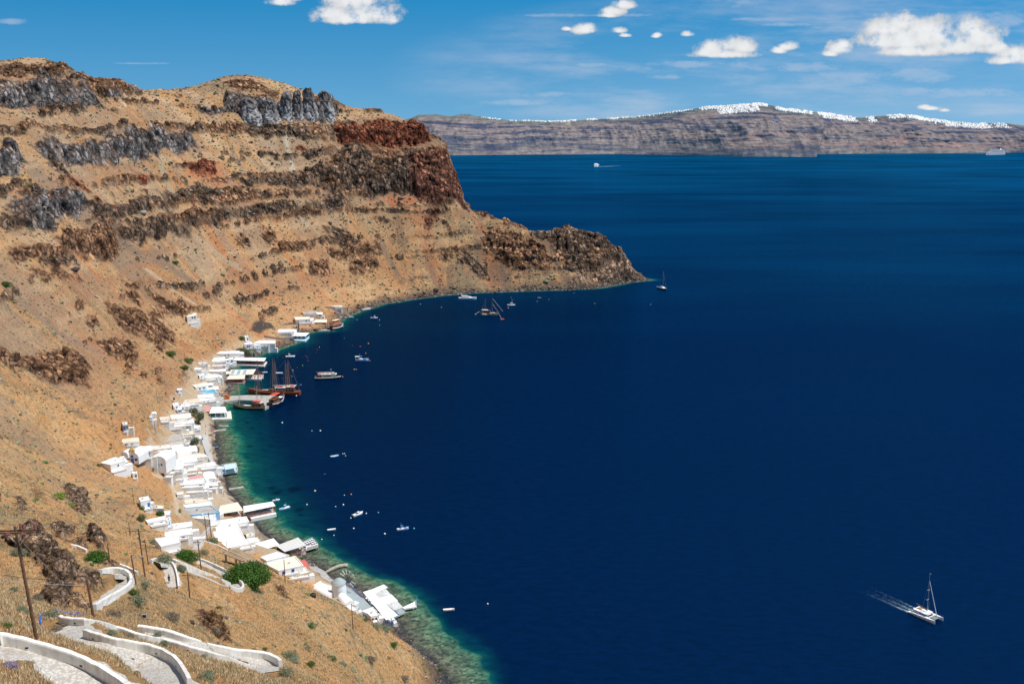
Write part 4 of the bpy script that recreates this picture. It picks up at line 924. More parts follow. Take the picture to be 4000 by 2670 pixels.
def railing(root, a, b_, z, mt, hgt=1.0, name='railing', step=1.5):
    a, b_ = Vector((*a, z)), Vector((*b_, z)); L_ = (b_-a).length; n = max(2, int(L_/step)); m = MB()
    for k in range(n+1): p = a.lerp(b_, k/n); m.box((p.x, p.y, z+hgt/2), (.1, .1, hgt))
    for hh in (hgt, hgt*.62, hgt*.3): m.tube((a.x, a.y, z+hh), (b_.x, b_.y, z+hh), .055)
    for k in range(n):
        p = a.lerp(b_, k/n); p2 = a.lerp(b_, (k+1)/n); m.tube((p.x, p.y, z+.25), (p2.x, p2.y, z+hgt), .04, n=4)
    return m.build(name, mt, root)
def pavilion(label, conv, roofp, floorp, deck_z, roof_z, rm, post, rail=None, base=None, slope=.35, name='seaside_taverna', cat='restaurant', tables=8, sides=('f', 'r'), backwall=True, tabm=None, chairm=None, railsides=('f', 'r')):
    """open-sided restaurant: deck, posts, roof, tables and chairs inside"""
    rp = [conv(roofp[i], roofp[i+1]) for i in range(0, 8, 2)]; fp = [conv(floorp[i], floorp[i+1]) for i in range(0, 8, 2)]
    q = [P(x, y, roof_z)[:2] for x, y in rp]; fl = [P(x, y, deck_z)[:2] for x, y in fp]
    c = (sum(p[0] for p in fl)/4, sum(p[1] for p in fl)/4)
    root = empty(name, (c[0], c[1], 0)); tag(root, label, cat, 'open sided tavernas by the water')
    ql = [(x-c[0], y-c[1]) for x, y in q]; fll = [(x-c[0], y-c[1]) for x, y in fl]
    MB().prism(fll, -1.5, deck_z).build('deck', base or WH2, root)
    mid = Vector((sum(p[0] for p in ql)/4, sum(p[1] for p in ql)/4))
    zr = [roof_z+slope, roof_z+slope, roof_z-slope*.3, roof_z-slope*.3]
    m = MB().prism(ql, zr, [t+.14 for t in zr])
    a, b_, cc_, d_ = [Vector((x, y)) for x, y in ql]; nb = max(3, int((b_-a).length/1.6))
    for k in range(nb+1):       # battens on the sheet
        p0 = a.lerp(b_, k/nb); p1 = d_.lerp(cc_, k/nb); m.tube((p0.x, p0.y, zr[0]+.16), (p1.x, p1.y, zr[2]+.16), .05, n=4)
    m.build('roof', rm, root)
    edges = {'f': (3, 2), 'r': (2, 1), 'l': (0, 3), 'b': (0, 1)}
    ins = [(mid.x+(x-mid.x)*.94, mid.y+(y-mid.y)*.94) for x, y in ql]
    for e in ('f', 'b'):
        i, j = edges[e]; p0, p1 = Vector(ins[i]), Vector(ins[j]); n_ = max(2, int((p1-p0).length/3.2))
        for k in range(n_+1):
            p = p0.lerp(p1, k/n_); MB().box((p.x, p.y, (deck_z+zr[i])/2), (.22, .22, zr[i]-deck_z)).build('post', post, root)
    i, j = 0, 1
    if backwall:
        p0, p1 = Vector(ins[0]), Vector(ins[1]); d = (p1-p0).normalized()
        MB().prism([tuple(p0), tuple(p1), (p1.x-d.y*-.2, p1.y+d.x*.2), (p0.x+d.y*-.2, p0.y+d.x*.2)], deck_z, roof_z-.2).build('back_screen', SHADE, root)
    if rail:
        for e in railsides:
            i, j = edges[e]; railing(root, ins[i], ins[j], deck_z, rail)
    tm, cm = tabm or CANVW, chairm or BLUE
    A, B_, C2, D_ = [Vector(p) for p in ins]; nx = max(2, int((B_-A).length/2.6)); ny = max(1, int((D_-A).length/2.6))
    for i in range(nx):
        for j in range(ny):
            u, v = (i+.5)/nx, (j+.5)/ny; p = (A.lerp(B_, u)).lerp(D_.lerp(C2, u), v)
            w_ = (c[0]+p.x, c[1]+p.y, deck_z); TABLES.append((w_, tm, cm))
    return root
TABLES = []
_tab = {}
def table_set(w_, tm, cm):
    k = (tm.name, cm.name)
    if k not in _tab:
        t = empty('dining_table'); tag(t, 'cloth covered dining table under a taverna roof', 'table', 'dining tables in the open tavernas')
        MB().box((0, 0, .75), (1.0, 1.0, .06)).build('tabletop', tm, t); MB().box((0, 0, .38), (.12, .12, .72)).box((0, 0, .03), (.6, .6, .05)).build('leg', WOOD, t)
        ch = []
        for s_ in (-1, 1):
            c_ = empty('chair'); tag(c_, 'painted wooden chair at a taverna table', 'chair', 'chairs in the open tavernas')
            MB().box((0, 0, .45), (.45, .45, .05)).build('seat', cm, c_); MB().box((0, -.22*s_*-1, .75), (.42, .05, .5)).build('backrest', cm, c_)
            for lx in (-.18, .18):
                for ly in (-.18, .18): MB().box((lx, ly, .22), (.05, .05, .44)).build('leg', cm, c_)
            ch.append(c_)
        _tab[k] = [t, ch, 0]
    t, ch, used = _tab[k]
    tt_ = t if not used else copy_tree(t); cs = ch if not used else [copy_tree(c_) for c_ in ch]; _tab[k][2] = 1
    a = random.uniform(-.15, .15); tt_.location = w_; tt_.rotation_euler = (0, 0, a)
    for s_, c_ in zip((-1, 1), cs): c_.location = (w_[0], w_[1]+s_*.85, w_[2]); 
# ------------------------------------------------------------------ village
print("village")
B, Lb = BLUE, LBLUE
V = [
 ('lone white house at the landward end of the village beside the chapel',v3,(64,795,270,715,405,765,200,822),3.4,{'op':[('r',.35,'W',B),('f',.5,'U',WH)],'wm':WH}),
 ('low white annex with slatted shade next to the lone landward house',v3,(300,722,400,700,455,770,405,790),2.4,{}),
 ('big white block touching the right flank of the chapel',v3,(622,562,795,542,815,615,632,625),4.6,{}),
 ('long low whitewashed roof behind the chapel',v3,(812,548,1085,520,1100,572,822,600),2.6,{'wm':WH2}),
 ('white flat roof just seaward of the long low roof behind the chapel',v3,(1092,542,1278,515,1285,558,1110,590),2.8,{}),
 ('long barrel vaulted white house with a dark arch at its seaward end',v3,(1025,605,1448,542,1480,612,1050,672),2.6,{'roof':'vault','op':[('f',.88,'A',SHADE)]}),
 ('white vaulted house with stained roof below the long barrel vault',v3,(1060,715,1530,668,1625,705,1082,762),2.2,{'roof':'vault','wm':WH2}),
 ('narrow white house in front of the stained vault',v3,(1055,768,1460,712,1478,772,1072,822),2.6,{'op':[('f',.12,'W',CREAM)]}),
 ('plain white cube with one tall grey window in mid village',v3,(1052,835,1278,803,1275,885,1060,905),3.4,{'op':[('f',.8,'W',CONC)]}),
 ('small cream faced house beside the pink awning',v3,(1000,925,1150,922,1155,955,1002,958),3.0,{'op':[('f',.7,'U',WH)],'wm':WH2}),
 ('low shed with faded red roof next to the cream faced house',v3,(1155,968,1280,958,1282,992,1155,1006),1.6,{'rm':PINK_R,'extras':False}),
 ('white terrace roof between the grey window cube and the blue door house',v3,(1285,845,1480,812,1495,905,1290,925),2.2,{'wm':WH2}),
 ('white seafront house with bright blue door facing the beach lane',v3,(1490,812,1740,783,1775,832,1505,862),2.9,{'op':[('f',.7,'D',B)]}),
 ('white house with a broad faded pink roof',v3,(1340,1018,1572,975,1590,1010,1400,1048),2.3,{'rm':PINK_R,'extras':False}),
 ('short vaulted white house seaward of the pink roof',v3,(1580,958,1740,945,1768,1040,1600,1052),2.4,{'roof':'vault'}),
 ('wide white roof inland below the pink roof',v3,(1185,1070,1560,1050,1590,1102,1192,1128),2.6,{}),
 ('white house with overhanging roof and dark opening at the beach',v3,(1625,1085,1790,1092,1802,1132,1640,1132),2.7,{'op':[('f',.3,'A',SHADE)]}),
 ('very wide white roof in the middle row',v3,(1285,1130,1640,1105,1642,1172,1300,1195),2.6,{'wm':WH}),
 ('small white hut at the inland edge of the middle row',v3,(1188,1235,1285,1222,1295,1262,1195,1272),2.2,{'wm':WH2}),
 ('white house with shrubs against its front wall',v3,(1292,1212,1628,1190,1640,1222,1305,1250),2.0,{}),
 ('long house with bare grey felt roof',v3,(1322,1300,1635,1242,1650,1292,1332,1345),2.4,{'rm':GREY_R,'wm':WH2}),
 ('white courtyard house with worn cream top left of the grey roofs',v3,(1215,1328,1640,1332,1665,1378,1232,1412),2.2,{'wm':WH2,'rm':CREAM}),
 ('white lean-to building beside the worn courtyard house',v3,(1240,1432,1678,1382,1690,1432,1260,1470),2.4,{}),
 ('large grey roofed building with light blue painted wall',v3,(1262,1482,1680,1437,1805,1532,1372,1572),2.6,{'rm':CONC,'wm':LBLUE}),
 ('upper white cottage with light blue door',v3,(935,118,1072,102,1080,140,945,152),3.0,{'op':[('f',.55,'D',Lb)],'rm':CREAM}),
 ('long weathered barrel vault left of the tamarisk trees',v3,(1076,82,1380,58,1392,118,1085,148),2.4,{'roof':'vault','wm':WH2}),
 ('white terraced house below the weathered vault',v3,(1082,155,1418,142,1425,200,1086,208),2.4,{}),
 ('white walled yard house with blue tarpaulin on the roof',v3,(985,228,1305,208,1312,248,990,278),1.9,{'wm':WH2}),
 ('house with cream striped awning near the tamarisks',v3,(1312,250,1525,236,1532,268,1320,282),2.2,{'rm':CANV}),
 ('cream house with dark window and blue base near the beach',v3,(1262,348,1432,312,1448,368,1272,378),3.0,{'wm':CREAM,'op':[('f',.55,'U',WH)]}),
 ('pale blue wall unit below the cream house',v3,(1350,425,1435,418,1440,448,1356,455),1.6,{'wm':LBLUE}),
 ('small square white house facing the beach lane',v3,(1442,388,1550,382,1560,438,1446,428),2.4,{'wm':WH2}),
 ('long roofless enclosure with rubble on its floor',v3,(932,432,1258,368,1288,432,1002,478),1.5,{'wm':WH2,'rm':CONC,'extras':False}),
 ('white ramp shaped house in front of the rubble enclosure',v3,(968,482,1300,440,1318,462,1010,505),1.6,{}),
 ('raw concrete block between white roofs',v3,(1282,490,1352,475,1362,522,1290,540),2.4,{'wm':CONC}),
 ('lone little white store on the slope above the village',v3,(376,188,446,182,456,225,382,228),2.6,{'wm':WH2}),
 ('cream vaulted cottage above the chapel',v3,(370,452,598,424,622,478,380,500),2.4,{'roof':'vault','wm':WH2,'rm':CREAM}),
 ('tiny white hut with blue gate on the slope below the chapel',v3,(526,932,594,926,600,950,532,958),2.6,{}),
 ('white hut with deep blue door on the brown slope',v3,(626,1322,760,1297,788,1345,652,1375),3.0,{'op':[('f',.8,'D',B)]}),
 ('broken white walls below the blue door hut',v3,(765,1478,838,1432,978,1432,985,1480),1.6,{'wm':WH2}),
 ('tiny roadside shrine with light blue door',v3,(778,95,822,92,827,112,782,116),2.2,{'op':[('f',.5,'D',Lb)],'name':'roadside_shrine','cat':'shrine'}),
 ('rounded white cistern above the shrine',v3,(802,58,884,50,888,76,812,82),1.4,{'roof':'vault','name':'white_cistern','cat':'cistern'}),
 ('long white shed below the round bushes',w3,(215,398,432,350,440,385,240,425),2.2,{}),
 ('small white room with light blue door beside the long shed',w3,(442,380,498,367,505,392,452,405),2.6,{'op':[('f',.5,'D',Lb)]}),
 ('white flat roof above the two big terrace houses',w3,(455,452,738,418,744,468,465,512),2.0,{}),
 ('upper of the two big white terrace houses beside the lane',w3,(400,548,735,492,745,562,430,600),2.4,{}),
 ('lower of the two big white terrace houses beside the lane',w3,(330,622,598,582,604,660,398,708),3.2,{'op':[('r',.5,'D',WH2)]}),
 ('white walled yard beside the lower terrace house',w3,(742,560,828,546,832,582,760,590),1.8,{}),
 ('white house with blue door at the top of the lane',w3,(682,362,938,312,1020,332,962,388),2.6,{'op':[('r',.3,'D',B)]}),
 ('light blue washed house at the seaward end of the grey roofed building',w3,(965,270,1052,262,1075,300,985,318),2.0,{'wm':LBLUE}),
 ('big white roof below the first wooden taverna',w3,(1072,402,1378,358,1408,418,1050,470),2.6,{'wm':WH}),
 ('patchy white roof with grey stains in the lower village',w3,(1030,478,1288,432,1308,472,1000,535),2.4,{'wm':WH2,'rm':WH}),
 ('broadest white roof of the lower village',w3,(990,545,1290,482,1362,612,1092,662),2.4,{}),
 ('white terrace stepping down towards the cream roof',w3,(1112,668,1395,622,1430,672,1180,722),2.0,{}),
 ('narrow worn terrace beside the blue bin',w3,(1312,462,1398,432,1405,482,1332,500),1.5,{'wm':WH2}),
 ('cream topped wall unit beside the beach steps',w3,(1390,562,1478,545,1492,572,1400,590),1.5,{'rm':CREAM}),
 ('low white seafront terrace with wooden benches',w3,(1392,622,1515,602,1548,640,1412,668),1.2,{}),
 ('white roof directly below the taverna with timber rail',w3,(1572,832,1755,772,1880,812,1640,872),2.4,{}),
 ('big cream flat roof by the red awning',w3,(1622,905,1958,828,2045,928,1780,985),3.0,{'rm':CANV}),
 ('long low cream walled building facing the slope',w3,(1820,1002,2078,952,2128,1012,1850,1058),1.6,{'wm':CREAM,'rm':WH2}),
 ('small white hut with blue door at the far end of the cove',q3,(1000,48,1050,42,1058,60,1006,66),2.8,{'op':[('f',.7,'D',B)]}),
 ('wide white house with blue doors facing the rocky cove',q3,(1062,118,1455,118,1448,165,1120,160),3.6,{'op':[('f',.2,'D',B),('f',.55,'D',B),('f',.68,'D',B)]}),
 ('low vaulted white wing left of the wide cove house',q3,(992,170,1108,152,1130,182,1000,190),2.4,{'roof':'vault'}),
 ('white wing with blue arched gate in front of the cove house',q3,(1130,175,1230,172,1238,190,1150,195),2.8,{'op':[('f',.5,'D',Lb)]}),
 ('tall two storey white block above the first cove taverna',q3,(568,292,905,276,912,318,598,322),4.6,{'op':[('f',.35,'U',WH2),('f',.5,'U',WH2)]}),
 ('white upper room with small balcony beside the tall block',q3,(862,282,982,290,988,322,872,318),3.6,{'op':[('f',.6,'D',Lb)]}),
 ('broad white apron building below the tall block',q3,(478,390,690,372,700,420,480,442),2.0,{}),
 ('narrow white tower house with blue shutters stacked over each other',q3,(716,402,815,378,828,408,722,418),4.4,{'op':[('f',.2,'W',B),('f',.75,'W',B)]}),
 ('cream roofed hut behind the white village',q3,(296,452,420,446,430,472,302,480),2.4,{'wm':WH2,'rm':CREAM}),
 ('long cream roof behind the flag house',q3,(432,488,700,482,692,508,442,515),1.9,{'wm':WH2,'rm':CREAM}),
 ('low white wall house at the inland edge under the green bushes',q3,(212,532,338,536,340,556,220,562),2.0,{}),
 ('white house with two small windows and painted flag panel on its roof',q3,(436,568,700,552,704,592,440,588),3.2,{'op':[('f',.18,'U',WH2),('f',.44,'U',WH2)]}),
 ('grey topped white house left of the flag house',q3,(252,592,418,568,428,602,262,622),2.4,{'rm':CONC}),
 ('pale blue fronted cottage in the second row',q3,(302,642,378,622,388,648,310,662),2.4,{'op':[('f',.4,'D',Lb)]}),
 ('white house with long terrace above the stone tavern',q3,(382,648,540,632,610,672,400,702),2.4,{}),
 ('white stair house with two blue windows next to the stone tavern',q3,(542,625,648,650,652,690,552,680),4.0,{'op':[('f',.7,'W',B)]}),
 ('cream roofed white store at the end of the stair lane',q3,(205,800,408,762,412,812,258,832),2.6,{'rm':CANV}),
 ('white room with open veranda next to the cream roofed store',q3,(412,772,518,766,520,802,420,808),2.2,{'op':[('f',.5,'A',SHADE)]}),
 ('white house with arched recess near the quay',q3,(402,818,588,818,598,862,420,868),2.6,{'op':[('f',.8,'A',CREAM)]}),
 ('white yard house with turquoise tarpaulin',q3,(300,890,545,872,560,912,310,925),2.0,{'rm':TURQ}),
 ('white harbour house above the glazed front',q3,(185,962,505,938,520,985,230,1000),2.2,{}),
 ('white harbour tavern with dark glazed front facing the quay',q3,(296,1015,520,978,560,1010,310,1048),3.4,{'op':[('f',.08,'G',WH),('f',.3,'G',WH),('f',.52,'G',WH),('r',.3,'G',WH)]}),
 ('house with brown earth roof beside the glazed tavern',q3,(66,1032,292,1008,298,1058,72,1082),3.2,{'rm':CREAM,'op':[('f',.8,'U',WH2)]}),
 ('white house hidden behind the tamarisk crown',q3,(30,1095,160,1088,170,1120,40,1132),2.6,{}),
 ('lone white cube among the scrub above the harbour',q3,(-30,852,42,850,45,872,-28,876),2.6,{}),
 ('small white cube on the slope with a black water tank',q3,(-95,1080,-20,1065,-8,1100,-85,1120),2.8,{}),
 ('white house with pale blue gate at the slope foot',q3,(-30,1128,30,1122,40,1165,-25,1175),2.6,{}),
 ('long white boathouse by the dark gravel heap',n3,(622,487,858,484,862,525,650,535),3.0,{'wm':WH2,'rm':CANV}),
 ('small white kiosk with dark window by the green sail',n3,(975,412,1072,412,1060,445,985,442),3.0,{'op':[('f',.6,'G',WH)]}),
 ('pale concrete yard house behind the white kiosk',n3,(760,395,960,392,962,425,770,430),1.8,{'rm':CONC,'wm':WH2}),
 ('white roof behind the dark stone walls at the bay head',n3,(1212,302,1380,302,1392,328,1212,322),1.8,{'wm':WH2}),
 ('blocky white workshop with covered porch by the water',n3,(820,520,925,505,925,535,845,545),2.8,{'op':[('f',.4,'A',SHADE)]}),
 ('low white building with dark open side behind the stilted taverna',n3,(300,690,640,686,600,725,290,735),2.8,{'op':[('f',.45,'A',SHADE),('f',.6,'A',SHADE),('f',.75,'A',SHADE)],'rm':CANVW}),
 ('ruined white hut alone high on the hillside',z3 and (lambda x,y:(x/2.24,950+y/2.24)),(1615,625,1712,610,1722,632,1640,645),2.2,{'wm':WH2,'op':[('f',.5,'U',SHADE),('f',.75,'D',SHADE)]}),
]
for label, conv, pts, h, kw in V: house(label, conv, pts, h, **kw)
# bare stone walls and ruins at the bay head
def wall_run(label, pts, h, th, mt, name='stone_wall', cat='wall', conv=None, z=None, group=None, jitter=0):
    pp = [on(*(conv(*p) if conv else p)) for p in pts]; 
    if z is not None: pp = [P(*(conv(*p) if conv else p), z) for p in pts]
    m = MB(); o = pp[0]; rings = []
    for i, p in enumerate(pp):
        a = Vector(pp[max(0, i-1)]); b_ = Vector(pp[min(len(pp)-1, i+1)]); d = (b_-a).normalized(); nx, ny = -d.y*th/2, d.x*th/2
        x, y, zz = p[0]-o[0], p[1]-o[1], p[2]-o[2]; hh = h+(random.uniform(-jitter, jitter))
        rings.append([(x-nx, y-ny, zz-1.5), (x+nx, y+ny, zz-1.5), (x+nx, y+ny, zz+hh), (x-nx, y-ny, zz+hh)])
    m.loft(rings); ob = m.build(name, mt); ob.location = o; tag(ob, label, cat, group); return ob
wall_run('dark dry stone wall of the ruin at the bay head', [(1270,440),(1330,375),(1490,368),(1490,440),(1440,460),(1290,462)], 2.2, .9, STONE, conv=n3, jitter=.5)
wall_run('long dark terrace wall behind the ruin at the bay head', [(1120,335),(1250,350),(1330,352)], 1.2, .7, STONE, conv=n3, jitter=.2)
wall_run('rubble sea wall with a cave mouth under the stilted taverna', [(140,810),(260,830),(400,850),(540,850),(620,880)], 1.8, 1.2, STONE, conv=n3, jitter=.5)
wall_run('short dark stone wall beside the lone chimney stack', [(650,690),(680,640),(690,610)], 2.6, .9, STONE, conv=n3, jitter=.4)
wall_run('low stone wall along the lane above the dark porch building', [(450,610),(560,600),(680,600)], 1.2, .6, STONE, conv=n3)
# chapel
def chapel():
    X, Y, g = on(*v3(527, 790)); root = empty('white_chapel', (X, Y, g-.6), R(-8)); tag(root, 'white vaulted chapel with blue door and small bell gable', 'chapel')
    W, D, Hh = 6.4, 9.5, 3.4
    MB().box((0, D/2, Hh/2), (W, D, Hh)).build('wall', WH, root)
    rg = [[(-W/2*math.cos(math.pi*k/12), y, Hh+2.4*math.sin(math.pi*k/12)) for k in range(13)] for y in (-.06, D)]
    MB().loft(rg, closed=False).build('vaulted_roof', WH, root)
    d = MB().box((0, -.05, 1.5), (1.5, .16, 2.5)).build('door', BLUE, root); MB().box((.5, -.16, 1.5), (.1, .1, .15)).build('handle', BLACK, d)
    for x, z in ((-1.9, 2.2), (1.9, 2.2), (0, 3.7)):
        w_ = MB().box((x, -.06, z), (.75, .14, .9)).build('window', GLASS, root); MB().box((x-.48, -.08, z), (.2, .2, 1.1)).box((x+.48, -.08, z), (.2, .2, 1.1)).box((x, -.08, z+.55), (1.1, .2, .16)).build('frame', BLUE, w_)
    arch = MB(); pts = [(-2.9*math.cos(math.pi*k/12), -.14, 2.6+1.6*math.sin(math.pi*k/12)) for k in range(13)]; arch.path([(-2.9, -.14, 1.2)]+pts+[(2.9, -.14, 1.2)], .07, 4); arch.build('arch_moulding', mat('lilac_trim', (.42, .32, .55), .8), root)
    bg_ = MB()
    for x in (-1.3, -.45, .45, 1.3): bg_.box((x, .1, 6.2), (.28, .5, 1.5))
    bg_.box((0, .1, 5.5), (2.9, .6, .5)).box((0, .1, 6.95), (2.9, .5, .22))
    for x in (-.45, .45): bg_.box((x, .1, 7.5), (.22, .45, .9))
    bg_.box((0, .1, 7.95), (1.1, .4, .2)); g_ = bg_.build('bell_gable', YEL, root)
    for x in (-.88, 0, .88): MB().lathe((x, .1, 6.1), [(.03, .55), (.16, .5), (.2, .2), (.3, 0)], 10).build('bell', METAL, g_)
    MB().box((0, .1, 8.5), (.1, .1, .9)).box((0, .1, 8.6), (.5, .1, .1)).build('cross', RED_R, root)
chapel()
def arched_house(label, px, py, W, D, Hh, rise, rz, op, sc=v3):
    X, Y, g = on(*sc(px, py)); root = empty('vaulted_house', (X, Y, g-.6), rz); tag(root, label, 'house', HG)
    MB().box((0, D/2, Hh/2), (W, D, Hh)).build('wall', WH, root)
    rg = [[(-W/2*math.cos(math.pi*k/12), y, Hh+rise*math.sin(math.pi*k/12)) for k in range(13)] for y in (-.05, D)]
    MB().loft(rg, closed=False).build('vaulted_roof', WH, root)
    for x, z, w_, h_, mt, nm in op:
        o = MB().box((x, -.06, z), (w_, .16, h_)).build(nm, GLASS if nm == 'window' else mt, root)
        if nm == 'window': MB().box((x-w_/2, -.09, z), (.18, .2, h_+.2)).box((x+w_/2, -.09, z), (.18, .2, h_+.2)).build('frame', mt, o)
arched_house('tall arched white house with two light blue windows right of the chapel', 915, 925, 8.2, 10, 6.2, 2.4, R(-10), [(-1.2, 4.2, .9, .9, LBLUE, 'window'), (1.9, 4.3, .8, .9, LBLUE, 'window'), (.3, 4.0, .9, 1.9, LBLUE, 'door')])
arched_house('small domed white annex on the left flank of the chapel', 405, 705, 3.6, 5, 1.6, 1.6, R(-8), [])
# ------------------------------------------------------------------ tavernas, decks and quays
pavilion('long white roofed taverna over the water in the far cove', q3, (855,384,1330,388,1300,432,822,418), (850,450,1345,438,1300,505,835,480), 1.2, 4.3, CANVW, WOODR, WOODR, WH2, name='seaside_taverna')
pavilion('taverna with three blue solar panels on its roof', q3, (790,572,1175,560,1128,634,768,642), (775,650,1290,640,1250,705,765,690), 1.4, 4.6, CANV, WOOD, None, WH2)
pavilion('taverna with cream awning and red chairs beside the stone beach', q3, (765,660,1012,646,998,704,722,708), (700,735,1010,728,985,768,655,762), 1.2, 4.0, CANV, WOOD, REDP, CONC, chairm=REDP)
pavilion('small upper awning roof left of the solar panel taverna', q3, (690,602,780,592,768,625,668,632), (690,650,780,645,768,668,668,672), 2.6, 4.6, CANV, WOOD, None, WH2, tables=2)
pavilion('blue trimmed taverna standing on the water below the quay', q3, (492,1138,702,1132,735,1220,462,1228), (470,1235,790,1190,808,1312,485,1318), 1.0, 4.0, CANVW, WH, TURQ, WH2, slope=.15, tabm=TURQ, chairm=TURQ)
pavilion('low red roofed shelter attached to the blue trimmed taverna', q3, (402,1132,490,1126,452,1200,378,1208), (405,1150,490,1150,452,1230,378,1235), 1.6, 3.8, PINK_R, WOODR, None, WH2)
pavilion('cream roofed timber taverna with orange rail on the shore', w3, (1092,228,1290,188,1355,278,1050,325), (1090,300,1300,270,1390,345,1070,388), 2.2, 5.0, CANV, WOOD, ORANGE and mat('orange_brown_timber', (.42, .12, .035), .6, vary=.25), WH2, slope=.2, chairm=BLUE, tabm=LBLUE)
pavilion('long white roofed taverna reaching out over the lower water', w3, (1358,236,1700,182,1735,225,1362,303), (1380,300,1700,250,1745,315,1450,375), 1.6, 4.8, CANVW, WOOD, mat('orange_brown_timber', (.42, .12, .035), .6), WH, slope=.25, chairm=BLUE)
pavilion('grey white roofed taverna with timber balustrade and plants', w3, (1452,690,1712,612,1780,682,1502,775), (1450,740,1740,650,1800,735,1520,812), 2.2, 5.2, CANVW, WOOD, mat('orange_brown_timber', (.42, .12, .035), .6), WH2, slope=.2)
pavilion('pale grey sheet roofed taverna beside the crowded deck', w3, (1742,702,2002,602,2095,690,1842,765), (1760,740,2010,650,2090,745,1850,815), 1.8, 4.8, mat('pale_sheet_roof', (.60, .60, .57), .7, vary=.15), WOOD, mat('orange_brown_timber', (.42, .12, .035), .6), WH2, slope=.2)
pavilion('cream roofed boat shelter by the far mooring', n3, (962,532,1145,532,1138,575,935,575), (940,590,1245,585,1235,620,930,618), 1.6, 4.4, CANV, CREAM, None, WH2)
pavilion('white roofed taverna on a blue and white box base in the far cove', n3, (640,742,862,742,805,795,585,792), (600,830,862,800,795,870,610,860), 1.4, 4.4, CANVW, WH, LBLUE, mat('blue_white_panels', (.55, .72, .80), .7, vary=.25, scale=.5), slope=.1)
pavilion('big tan reed roofed shelter beside the great fig tree', w3, (1112,790,1290,722,1625,932,1560,966), (1130,880,1300,800,1640,1000,1590,1030), 43.0, 47.5, TAN_R, CONC, None, CONC, name='reed_roofed_shelter', cat='shelter', slope=.2) if False else None
def reed_shelter():
    q = [PY(*w3(1112,790), 268), PY(*w3(1290,722), 283), PY(*w3(1625,932), 272), PY(*w3(1560,966), 258)]
    g = float(Hf(*q[2][:2])); c = (sum(p[0] for p in q)/4, sum(p[1] for p in q)/4)
    zr = [p[2] for p in q]; root = empty('reed_roofed_shelter', (c[0], c[1], 0)); tag(root, 'big tan reed roofed open shelter beside the great fig tree', 'shelter')
    ql = [(p[0]-c[0], p[1]-c[1]) for p in q]; m = MB().prism(ql, zr, [z+.2 for z in zr])
    a, b_, c2, d_ = [Vector((x, y, z)) for (x, y), z in zip(ql, zr)]
    m.build('roof', TAN_R, root)
    rb = MB()
    for k in range(14): p0 = a.lerp(d_, k/13); p1 = b_.lerp(c2, k/13); rb.tube((p0.x, p0.y, p0.z+.24), (p1.x, p1.y, p1.z+.24), .05, n=4)
    for t in (.33, .66): p0 = a.lerp(b_, t); p1 = d_.lerp(c2, t); rb.tube((p0.x, p0.y, p0.z+.28), (p1.x, p1.y, p1.z+.28), .06, n=4)
    rb.build('roof_batten', mat('dark_batten', (.2, .14, .09), .9), root)
    for t in (.06, .35, .65, .94):
        for (p0, p1) in ((a, d_), (b_, c2)):
            p = p0.lerp(p1, t); gg = float(Hf(c[0]+p.x, c[1]+p.y)); hgt = max(2.6, p.z-gg+.5)
            MB().box((p.x*.96, p.y*.96, p.z-hgt/2), (.45, .45, hgt)).build('pillar', CONC, root)
    p = a.lerp(b_, .1); return root
reed_shelter()
# crowded deck at the pale grey taverna
def deck(label, conv, pts, z, mt, th=.5, name='sea_deck', cat='deck', legs=True):
    q = [P(*conv(pts[i], pts[i+1]), z)[:2] for i in range(0, len(pts), 2)]; c = (sum(p[0] for p in q)/len(q), sum(p[1] for p in q)/len(q)); root = empty(name, (c[0], c[1], 0)); tag(root, label, cat)
    ql = [(x-c[0], y-c[1]) for x, y in q]; MB().prism(ql, z-th, z).build('platform', mt, root)
    if legs:
        for x, y in ql: MB().box((x*.9, y*.9, (z-th)/2-1), (.5, .5, z-th+2)).build('pile', CONC, root)
    return root, q
dk, dq = deck('crowded open air dining deck at the end of the pale grey taverna', w3, (2062,672,2170,620,2240,700,2080,745), 1.8, WH2)
for a, b_ in ((1, 2), (2, 3), (0, 1)): railing(dk, (dq[a][0]-dk.location.x, dq[a][1]-dk.location.y), (dq[b_][0]-dk.location.x, dq[b_][1]-dk.location.y), 1.8, WH)
A, B_, C2, D_ = [Vector(p) for p in dq]
for i in range(5):
    for j in range(4):
        u, v = (i+.5)/5, (j+.5)/4; p = A.lerp(B_, u).lerp(D_.lerp(C2, u), v); TABLES.append(((p.x, p.y, 1.8), CANVW, RED_R if (i+j) % 3 == 0 else BLUE))
dk2, dq2 = deck('open terrace with pergola posts at the end of the solar panel taverna', q3, (1135,650,1285,640,1290,690,1150,690), 1.45, WH2, legs=False)
railing(dk2, (dq2[3][0]-dk2.location.x, dq2[3][1]-dk2.location.y), (dq2[2][0]-dk2.location.x, dq2[2][1]-dk2.location.y), 1.45, WH); railing(dk2, (dq2[2][0]-dk2.location.x, dq2[2][1]-dk2.location.y), (dq2[1][0]-dk2.location.x, dq2[1][1]-dk2.location.y), 1.45, WH)
pg = MB(); 
for k in range(7): 
    a = Vector(P(*q3(1175, 572), 4.4)).lerp(Vector(P(*q3(1262, 580), 4.4)), k/6); b_ = Vector(P(*q3(1145, 640), 4.4)).lerp(Vector(P(*q3(1275, 625), 4.4)), k/6); o = dk2.location; pg.tube(a-o, b_-o, .09)
pg.build('pergola', WOODR, dk2)
for i in range(5):
    for j in range(3): p = Vector(dq2[0]).lerp(Vector(dq2[1]), (i+.5)/5).lerp(Vector(dq2[3]).lerp(Vector(dq2[2]), (i+.5)/5), (j+.5)/3); TABLES.append(((p.x, p.y, 1.45), CANVW, RED_R))
